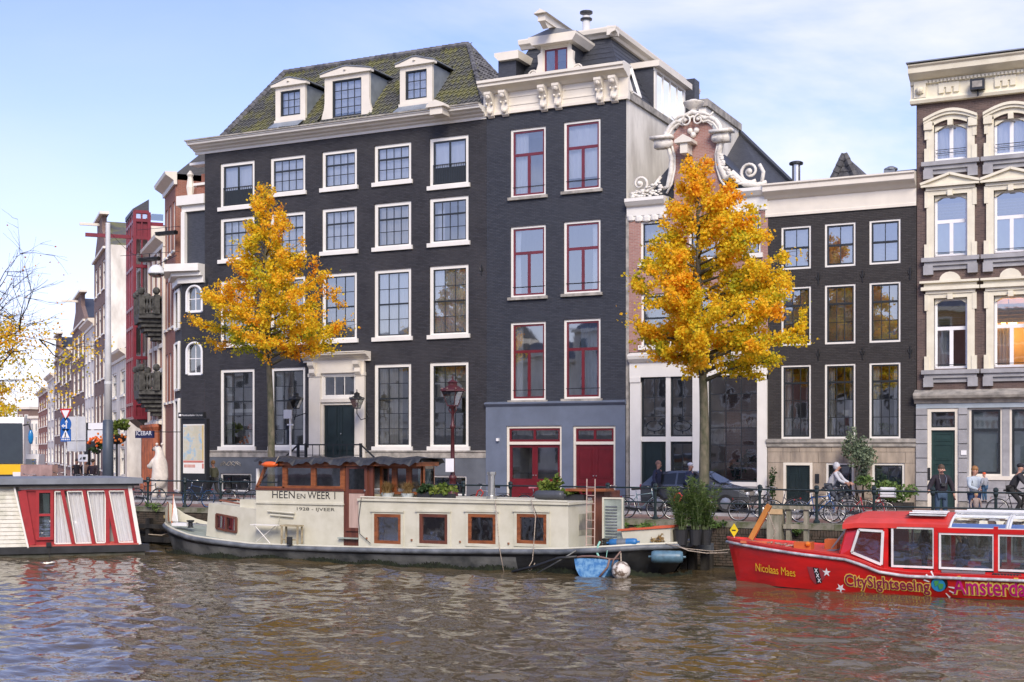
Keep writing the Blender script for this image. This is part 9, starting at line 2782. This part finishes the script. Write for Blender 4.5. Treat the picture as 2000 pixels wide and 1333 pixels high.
# ================================================================ people
def cloth(name, c, var=.12): return mat(name, c, .85, var=var, vs=9, bump=.25, bs=60)
SKIN = mat('skin', (.5,.27,.19), .55, var=.06)
def person(label, loc, yaw=0, top=(.02,.02,.025), legs=(.03,.04,.07), hair=(.08,.05,.03), H=1.75, pose='stand', hairstyle='short', armL=None, armR=None, cat='person', hood=False, name='person', bulk=1.0, hat=None):
 """local +X is the direction the person faces; arms given as (elbow, hand) points for a 1.75 m body"""
 t = thing(name, label, cat, loc, yaw, local=True)
 s = H/1.75
 if pose == 'stand': hipL, hipR, kL, kR, aL, aR = (0,.1,.9), (0,-.1,.9), (.02,.11,.48), (.02,-.11,.48), (-.02,.12,.08), (-.02,-.12,.08); hipz = .92; lean = 0
 elif pose == 'walk': hipL, hipR, kL, kR, aL, aR = (0,.1,.9), (0,-.1,.9), (.18,.1,.52), (-.05,-.1,.48), (.28,.1,.1), (-.35,-.1,.18); lean = .04
 else: hipL, hipR, kL, kR, aL, aR = (0,.1,.98), (0,-.1,.98), (.38,.11,.78), (.3,-.11,.58), (.3,.11,.36), (.12,-.11,.22); lean = .22
 hz = hipL[2]+.04
 sh = hz+.5*(1-.12*(lean > .1)); shx = lean*1.1
 nk = (shx+.01, 0, sh+.05); hd = (shx+.04, 0, sh+.17)
 eL, hL = armL or ((shx-.02,.27,sh-.28), (shx+.08,.27,sh-.52)); eR, hR = armR or ((shx-.02,-.27,sh-.28), (shx+.08,-.27,sh-.52))
 S = lambda p, r: (p[0]*s, p[1]*s, p[2]*s, r*s)
 foot = lambda a: (a[0]+.16, a[1], max(.04, a[2]-.05))
 B = [S((0,0,hz),.13), S((shx*.5,0,hz+.25),.115), S((shx,0,sh-.04),.13), S(nk,.062), S(hd,.095), S((hd[0]+.005,0,hd[2]+.07),.098),
   S((shx,.17,sh),.055), S(eL,.038), S(hL,.028), S((shx,-.17,sh),.055), S(eR,.038), S(hR,.028),
   S(hipL,.08), S(kL,.055), S(aL,.04), S(hipR,.08), S(kR,.055), S(aR,.04)]
 E = chain(0,1,2,3,4,5)+chain(2,6,7,8)+chain(2,9,10,11)+chain(0,12,13,14)+chain(0,15,16,17)
 skin('body', B, E, SKIN, t)
 b = bulk
 J = [S((0,0,hz-.04),.165*b), S((shx*.5,0,hz+.22),.165*b), S((shx,0,sh-.04),.16*b), S((shx+.005,0,sh+.05),.08), S((shx,.18,sh-.01),.075*b), S(tuple(eL),.06*b), S(tuple(eL[i]+(hL[i]-eL[i])*.88 for i in range(3)),.045), S((shx,-.18,sh-.01),.075*b), S(tuple(eR),.06*b), S(tuple(eR[i]+(hR[i]-eR[i])*.88 for i in range(3)),.045)]
 skin('jacket', J, chain(0,1,2,3)+chain(2,4,5,6)+chain(2,7,8,9), cloth('jacket_cloth', top), t)
 Tt = [S((0,0,hz-.02),.14), S(hipL,.1), S(kL,.075), S((aL[0],aL[1],aL[2]+.02),.06), S(hipR,.1), S(kR,.075), S((aR[0],aR[1],aR[2]+.02),.06)]
 skin('trousers', Tt, chain(0,1,2,3)+chain(0,4,5,6), cloth('trouser_cloth', legs), t)
 for a in (aL, aR):
  f = foot(a); MB().ball(((a[0]+.06)*s, a[1]*s, max(.045,(a[2]-.05))*s), .055*s, 10, 6, 2.3, .85, .8).build('shoe', M['black_metal'], t, smooth=True)
 hx, hy_, hz_ = hd[0]*s, 0, (hd[2]+.045)*s
 hm = mat('hair', hair, .7, var=.25, vs=30)
 if hat: MB().ball((hx-.01*s,0,hz_+.055*s), .112*s, 12, 8, 1, .9, .72).build('cap', cloth('cap_cloth', hat), t, smooth=True)
 elif hood: MB().ball((hx-.045*s,0,hz_+.0*s), .125*s, 12, 10, .95, .9, 1.15).build('hood', cloth('hood_cloth', top), t, smooth=True)
 else:
  MB().ball((hx-.022*s,0,hz_+.03*s), .112*s, 12, 8, 1, .88, .95).build('hair', hm, t, smooth=True)
  if hairstyle == 'long': skin('long_hair', [(hx-.06*s,0,hz_,.08*s),(hx-.08*s,0,hz_-.15*s,.07*s),(hx-.05*s,0,hz_-.3*s,.04*s)], chain(0,1,2), hm, t, sub=1)
 for sg in (-1, 1):
  MB().ball((hx+.088*s, sg*.033*s, hz_-.02*s), .011*s, 6, 4).build('eye', M['ink'], t)
  MB().ball((hx-.0*s, sg*.092*s, hz_-.03*s), .024*s, 6, 4, .6, .5, 1.1).build('ear', SKIN, t)
 MB().ball((hx+.1*s, 0, hz_-.05*s), .017*s, 6, 4, 1, .7, 1.2).build('nose', SKIN, t)
 MB().ball((hx+.085*s, 0, hz_-.09*s), .018*s, 6, 4, .5, 1.3, .35).build('mouth', mat('lips', (.35,.12,.1), .5), t)
 # hands: palm, four fingers, thumb
 for (e, h, sg) in ((eL, hL, 1), (eR, hR, -1)):
  d = (Vector(h)-Vector(e)).normalized(); u = Vector((1,0,0)); u = (u-d*u.dot(d)).normalized(); w = d.cross(u)
  P_ = Vector(h); pts = [(*(P_*s),.026*s), (*((P_+d*.06)*s),.034*s)]; ed = [(0,1)]
  for k in range(4):
   o = P_+d*.08+u*(.024*(1.5-k)*1.0); l = (.06,.07,.065,.05)[k]
   i = len(pts); pts += [(*((o)*s),.011*s), (*((o+d*l*.6+w*sg*-.008)*s),.01*s), (*((o+d*l+w*sg*-.025)*s),.008*s)]; ed += [(1,i),(i,i+1),(i+1,i+2)]
  i = len(pts); pts += [(*((P_+d*.035+u*.04)*s),.012*s), (*((P_+d*.07+u*.06)*s),.01*s)]; ed += [(0,i),(i,i+1)]
  skin('hand', pts, ed, SKIN, t, sub=1)
 return t
def gp(px, D): v = W(px, HZ, D); v.z = QZ; return v
cy = rad(-64)   # facing the camera across the water
person('man in black padded jacket with camera around neck standing at the railing', gp(1838,40.75), cy, (.022,.018,.026), (.05,.09,.15), (.1,.06,.035), 1.78, bulk=1.32,
 armL=((.0,.33,1.13),(.12,.34,.88)), armR=((.0,-.33,1.13),(.2,-.42,1.0)))
t = thing('camera', 'black camera hanging on the chest of the man in black', 'camera', gp(1838,40.75)+Vector((0,0,0)), cy, local=True)
MB().box(.2,.27,-.07,.07,1.17,1.26).lathe((0,0,0),[(.04,0),(.04,.06)],10).build('body', M['black_metal'], t)
MB().tube([(.22,.07,1.24),(.2,.1,1.4),(.08,.08,1.52)],.008,4).tube([(.22,-.07,1.24),(.2,-.1,1.4),(.08,-.08,1.52)],.008,4).build('strap', M['steel'], t)
person('woman in pale blue denim jacket with ginger hair holding a small child', gp(1903,40.9), rad(-40), (.45,.52,.58), (.05,.1,.2), (.35,.17,.06), 1.74, hairstyle='long',
 armL=((.12,.3,1.16),(.32,.12,1.12)), armR=((.1,-.28,1.16),(.33,-.1,1.08)))
person('small child with grey coat and orange-red cap carried by the woman', gp(1923,40.62)+Vector((0,0,.72)), rad(150), (.3,.32,.35), (.04,.1,.18), (.2,.1,.05), .85, pose='sit' if False else 'stand', hat=(.75,.12,.04), bulk=1.15)
person('blond child standing behind the railing in front of the woman', gp(1906,40.5), rad(-60), (.35,.28,.25), (.1,.1,.12), (.6,.42,.2), 1.0)
t = person('cyclist with black cap and dark jacket riding at the right edge', gp(1975,44.5), rad(-4), (.03,.03,.035), (.02,.02,.02), (.03,.02,.02), 1.76, pose='ride', hat=(.02,.02,.025), armL=((.42,.25,1.2),(.62,.22,1.12)), armR=((.42,-.25,1.2),(.62,-.22,1.12)))
bicycle(1982, 44.5, 'black bicycle ridden by the cyclist with black cap', (.02,.02,.02), 1, loc=gp(1975,44.5)+Vector((.12,0,0)), group=None)
t = person('cyclist in white hooded sweater riding past the sandstone base', gp(1620,44.5), rad(-4), (.5,.51,.54), (.06,.07,.09), (.05,.04,.03), 1.76, pose='ride', hood=True, armL=((.42,.25,1.2),(.62,.22,1.12)), armR=((.42,-.25,1.2),(.62,-.22,1.12)))
bicycle(1632, 44.5, 'dark bicycle ridden by the cyclist in white hood', (.02,.02,.02), 1, loc=gp(1620,44.5)+Vector((.12,0,0)), group=None)
person('bald man in dark navy jacket walking past the shop door', gp(1283,45.6), rad(-10), (.02,.025,.06), (.03,.035,.06), (.4,.22,.15), 1.8, pose='walk')
person('person in dark blue coat and white cap walking behind the plants', gp(1345,45.6), rad(-10), (.03,.04,.09), (.02,.02,.03), (.3,.2,.15), 1.74, pose='walk', hat=(.7,.7,.72))
person('walker in olive jacket passing before the wide black house', gp(418,46.5), rad(175), (.12,.12,.07), (.05,.05,.05), (.35,.18,.07), 1.72, pose='walk')
for px, D, top, lb in ((150,50,(.02,.02,.025),'left figure in dark coat among the bicycles near the mast'), (166,51,(.3,.2,.15),'middle figure in brown top near the mast'), (181,49.5,(.03,.02,.03),'right figure in dark maroon coat close to the mast')):
 person(lb, gp(px, D), R.uniform(-2,2), top, (.03,.03,.04), (.06,.04,.03), 1.72)
person('boat driver in dark sweater at the helm of the red tour boat', (XW(1806,34.9), 34.95, .34), rad(185), (.02,.03,.035), (.02,.02,.03), (.04,.03,.02), 1.6, armL=((.15,.25,.98),(.45,.2,.92)), armR=((.15,-.25,.98),(.45,-.2,.95)))
for k, (px, D) in enumerate(((1875, 34.7), (1885, 36.3))):
 person(('nearer' if k == 0 else 'farther')+' passenger in dark clothes inside the red tour boat', (XW(px,D), D, .1), rad(180), (.03,.035,.04), (.02,.02,.03), (.05,.04,.03), 1.5)
# ================================================================ car in front of the shop
def car():
 D = 46.5; xb = XW(1472,D); xa = xb-4.1
 t = thing('parked_car', 'dark grey hatchback car passing before the shop window', 'car', ((xa+xb)/2, D, QZ), 0, local=True)
 paint = mat('silver_car_paint', (.12,.13,.14), .25, metal=.5, coat=.6, var=.04)
 sec = [(-2.05,.35,.62,.62),(-1.95,.3,.85,.95),(-1.5,.28,.88,1.35),(-.9,.28,.9,1.46),(.1,.28,.9,1.45),(.75,.28,.9,1.12),(1.1,.28,.88,.95),(1.75,.3,.8,.82),(2.05,.36,.62,.6)]
 vs = []; n = 8
 for x, zb, hw, zt in sec:
  belt = min(.92, zt-.02) if zt > .9 else zt*.9
  pts = [(-hw*.92,zb),(-hw,zb+.2),(-hw,belt),(-hw*(.72 if zt > 1 else .85),zt),(hw*(.72 if zt > 1 else .85),zt),(hw,belt),(hw,zb+.2),(hw*.92,zb)]
  vs += [(x, y_, z_) for y_, z_ in pts]
 fs = [(i*n+k, i*n+(k+1)%n, (i+1)*n+(k+1)%n, (i+1)*n+k) for i in range(len(sec)-1) for k in range(n)]+[tuple(range(n)), tuple(range((len(sec)-1)*n, len(sec)*n))[::-1]]
 o = MB().add(vs, fs).build('body', paint, t, smooth=False)
 o.modifiers.new('bevel', 'BEVEL').width = .05
 for sg in (-1, 1):
  for a in (((-1.55,.97),(-1.4,1.3),(-.62,1.39),(-.62,.97)), ((-.55,.97),(-.55,1.39),(.1,1.39),(.68,.97))):
   MB().add([(x, sg*(.905-(z-.92)*.46), z) for x, z in a],[(0,1,2,3)]).build('side_window', M['glass_dark2'], t)
 MB().add([(.3,-.62,1.41),(.3,.62,1.41),(1.02,.75,1.02),(1.02,-.75,1.02)],[(0,1,2,3)]).move(Matrix.Translation((.02,0,.03))).build('windscreen', M['glass_dark2'], t)
 for x in (-1.3, 1.3):
  for sg in (-1, 1):
   w = MB().lathe((0,0,0),[(.2,-.1),(.3,-.11),(.32,-.06),(.32,.06),(.3,.11),(.2,.1)],20).move(Matrix.Translation((x,sg*.82,.32)) @ Matrix.Rotation(PI/2,4,'X')).build('wheel', tyre_m, t)
   MB().lathe((0,0,0),[(.05,-.115),(.2,-.1),(.21,.1),(.05,.115)],10).move(Matrix.Translation((x,sg*.83,.32)) @ Matrix.Rotation(PI/2,4,'X')).build('rim', M['steel'], w)
 for sg in (-1, 1):
  MB().ball((2.0,sg*.6,.66),.1,8,6,.6,1.4,.7).build('headlight', M['bulb_white'], t); MB().ball((-2.0,sg*.7,.85),.09,8,6,.5,1,1.3).build('tail_light', mat('tail_red', (.4,.01,.01), .3), t)
  MB().ball((.62,sg*1.0,1.0),.09,8,6,.7,1,.8).build('wing_mirror', paint, t)
  MB().box(-1.3,1.5,sg*.9-.004,sg*.9+.008,.44,.48).build('side_trim', M['black_metal'], t)
M['glass_dark2'] = mat('car_window_glass', (.02,.024,.028), .05)
car()
# ================================================================ plants along the facade
def facade_plants():
 c = W(1677, 880, 49.0)
 t = thing('climbing_shrub', 'tall grey-green shrub growing against the sandstone base', 'shrub', (c.x, 49.3, QZ))
 mb = MB()
 for k in range(5): mb.tube([(c.x+R.gauss(0,.08),49.3,QZ),(c.x+R.gauss(0,.15),49.2,QZ+1.0),(c.x+R.gauss(0,.3),49.1,QZ+2.0+R.random())],[.03,.02,.01],5)
 mb.build('stems', M['twig'], t)
 leafy(t, c+Vector((-.05,0,.0)), (.62,.45,.85), 1500, .1, M['leaf_grey'], lump=14)
 leafy(t, c+Vector((.1,0,-.95)), (.22,.2,.5), 200, .09, M['leaf_grey'], 'lower_foliage')
 c = W(1733, 957, 48.6)
 t = thing('leafy_bush', 'light green bush before the basement window at the sandstone house', 'bush', (c.x, 48.6, QZ))
 leafy(t, c, (.75,.45,.5), 1300, .12, M['leaf_green'], lump=12)
 MB().box(c.x-.7,c.x+.9,48.4,48.8,QZ,QZ+.35).build('planter', M['wet_wood'], t)
 c = W(1225, 960, 49);
 c = W(1508, 945, 49.4)
 t = thing('dark_climber', 'dark ivy-like plant on the pillar left of the sandstone base', 'plant', (c.x, 49.4, QZ))
 leafy(t, c, (.15,.12,.9), 260, .09, M['leaf_dark'], lump=10)
 for px in (1372, 1399):
  pass
facade_plants()
# weeds on the quay coping
def weeds():
 spots = [(1400, 1018), (1376, 1015), (1560, 1030), (560, 985), (300, 985), (1210, 1012)]
 for k, (px, py) in enumerate(spots):
  c = W(px, py, 39.5)
  lb = ['weeds on the quay coping just right of the tall potted plants','small weeds on the coping behind the rightmost black pot','weeds hanging over the coping behind the mooring frame','weeds on the coping behind the ferry wheelhouse','weeds on the coping by the left houseboat','weeds on the coping behind the box planter'][k]
  t = thing('quay_weeds', lb, 'weeds', c, group='weeds growing on the quay edge')
  leafy(t, c+Vector((0,-.05,-.05)), (.3,.08,.16), 110, .09, M['leaf_green'])
weeds()
# ================================================================ row on the near side of the canal (behind the viewer, seen in the panes)
def opposite():
 rr = random.Random(4); x = -105; i = 0
 cols = ['stucco','dull_brick','stucco','sandstone','red_brick']
 tones = ['pale plastered','faded brick','cream stuccoed','sandstone fronted','red brick']
 place = ['far left','second from the left','third from the left','fourth from the left','fifth from the left','sixth from the left','seventh from the left','eighth from the left','ninth from the left','tenth from the left','eleventh from the left','twelfth from the left','thirteenth from the left','fourteenth from the left','fifteenth from the left','sixteenth from the left','seventeenth from the left','eighteenth from the left','nineteenth from the left','twentieth from the left','last on the right','beyond the last on the right','outermost on the right']
 while x < 45 and i < len(place):
  w = rr.uniform(6, 8.5); h = rr.uniform(10.5, 14.5); k = rr.randrange(5)
  t = thing('opposite_house', f'{tones[k]} house across the canal behind the viewer, {place[i]}', 'house', (x, -24, QZ))
  n = 3; fh = h/4; hs = []
  for r_ in range(4):
   for c_ in range(n): hs.append((x+w*(c_+.28)/n, x+w*(c_+.75)/n, QZ+fh*r_+.6, QZ+fh*r_+fh*.85))
  mb = MB(); mb.box(x, x+w, -34, -24, QZ, QZ+h); mb.build('wall', M[cols[k]], t)
  f = MB(); g = MB()
  for a in hs:
   f.ring(*a, -23.999, -23.94, .12); g.box(a[0]+.12, a[1]-.12, -23.999, -23.97, a[2]+.12, a[3]-.12)
  f.build('window_frames', M['white'], t, kind='stuff'); g.build('window_panes', M['pane_far'], t, kind='stuff')
  MB().box(x-.1, x+w+.05, -24.1, -23.5, QZ+h, QZ+h+.4).build('cornice', M['cream'], t)
  MB().prismx([(-34,QZ+h),(-23.8,QZ+h+.3),(-29,QZ+h+2.2)], x+.1, x+w-.1).build('roof', M['slate'], t)
  x += w+.02; i += 1
M['pane_far'] = mat('far_window_pane', (.04,.045,.05), .1)
opposite()
def bridge():
 t = thing('stone_bridge', 'pale stone bridge with turned balusters behind the viewer, mirrored in the ground floor panes', 'bridge', (-20, -12, 0))
 MB().box(-75, 45, -15, -12, 3.9, 4.9).build('deck', M['ledge'], t)
 for x in range(-70, 46, 14): MB().box(x-1, x+1, -15, -12, -1, 3.9).build('pier', M['ledge'], t)
 MB().box(-75, 45, -12.4, -11.9, 6.0, 6.3).build('handrail', M['oldwhite'], t)
 b = MB(); x = -75
 while x < 45: b.lathe((x,-12.15,4.9), [(.14,0),(.08,.15),(.17,.45),(.08,.85),(.13,1.1)], 6); x += .42
 b.build('balusters', M['oldwhite'], t, kind='stuff')
bridge()
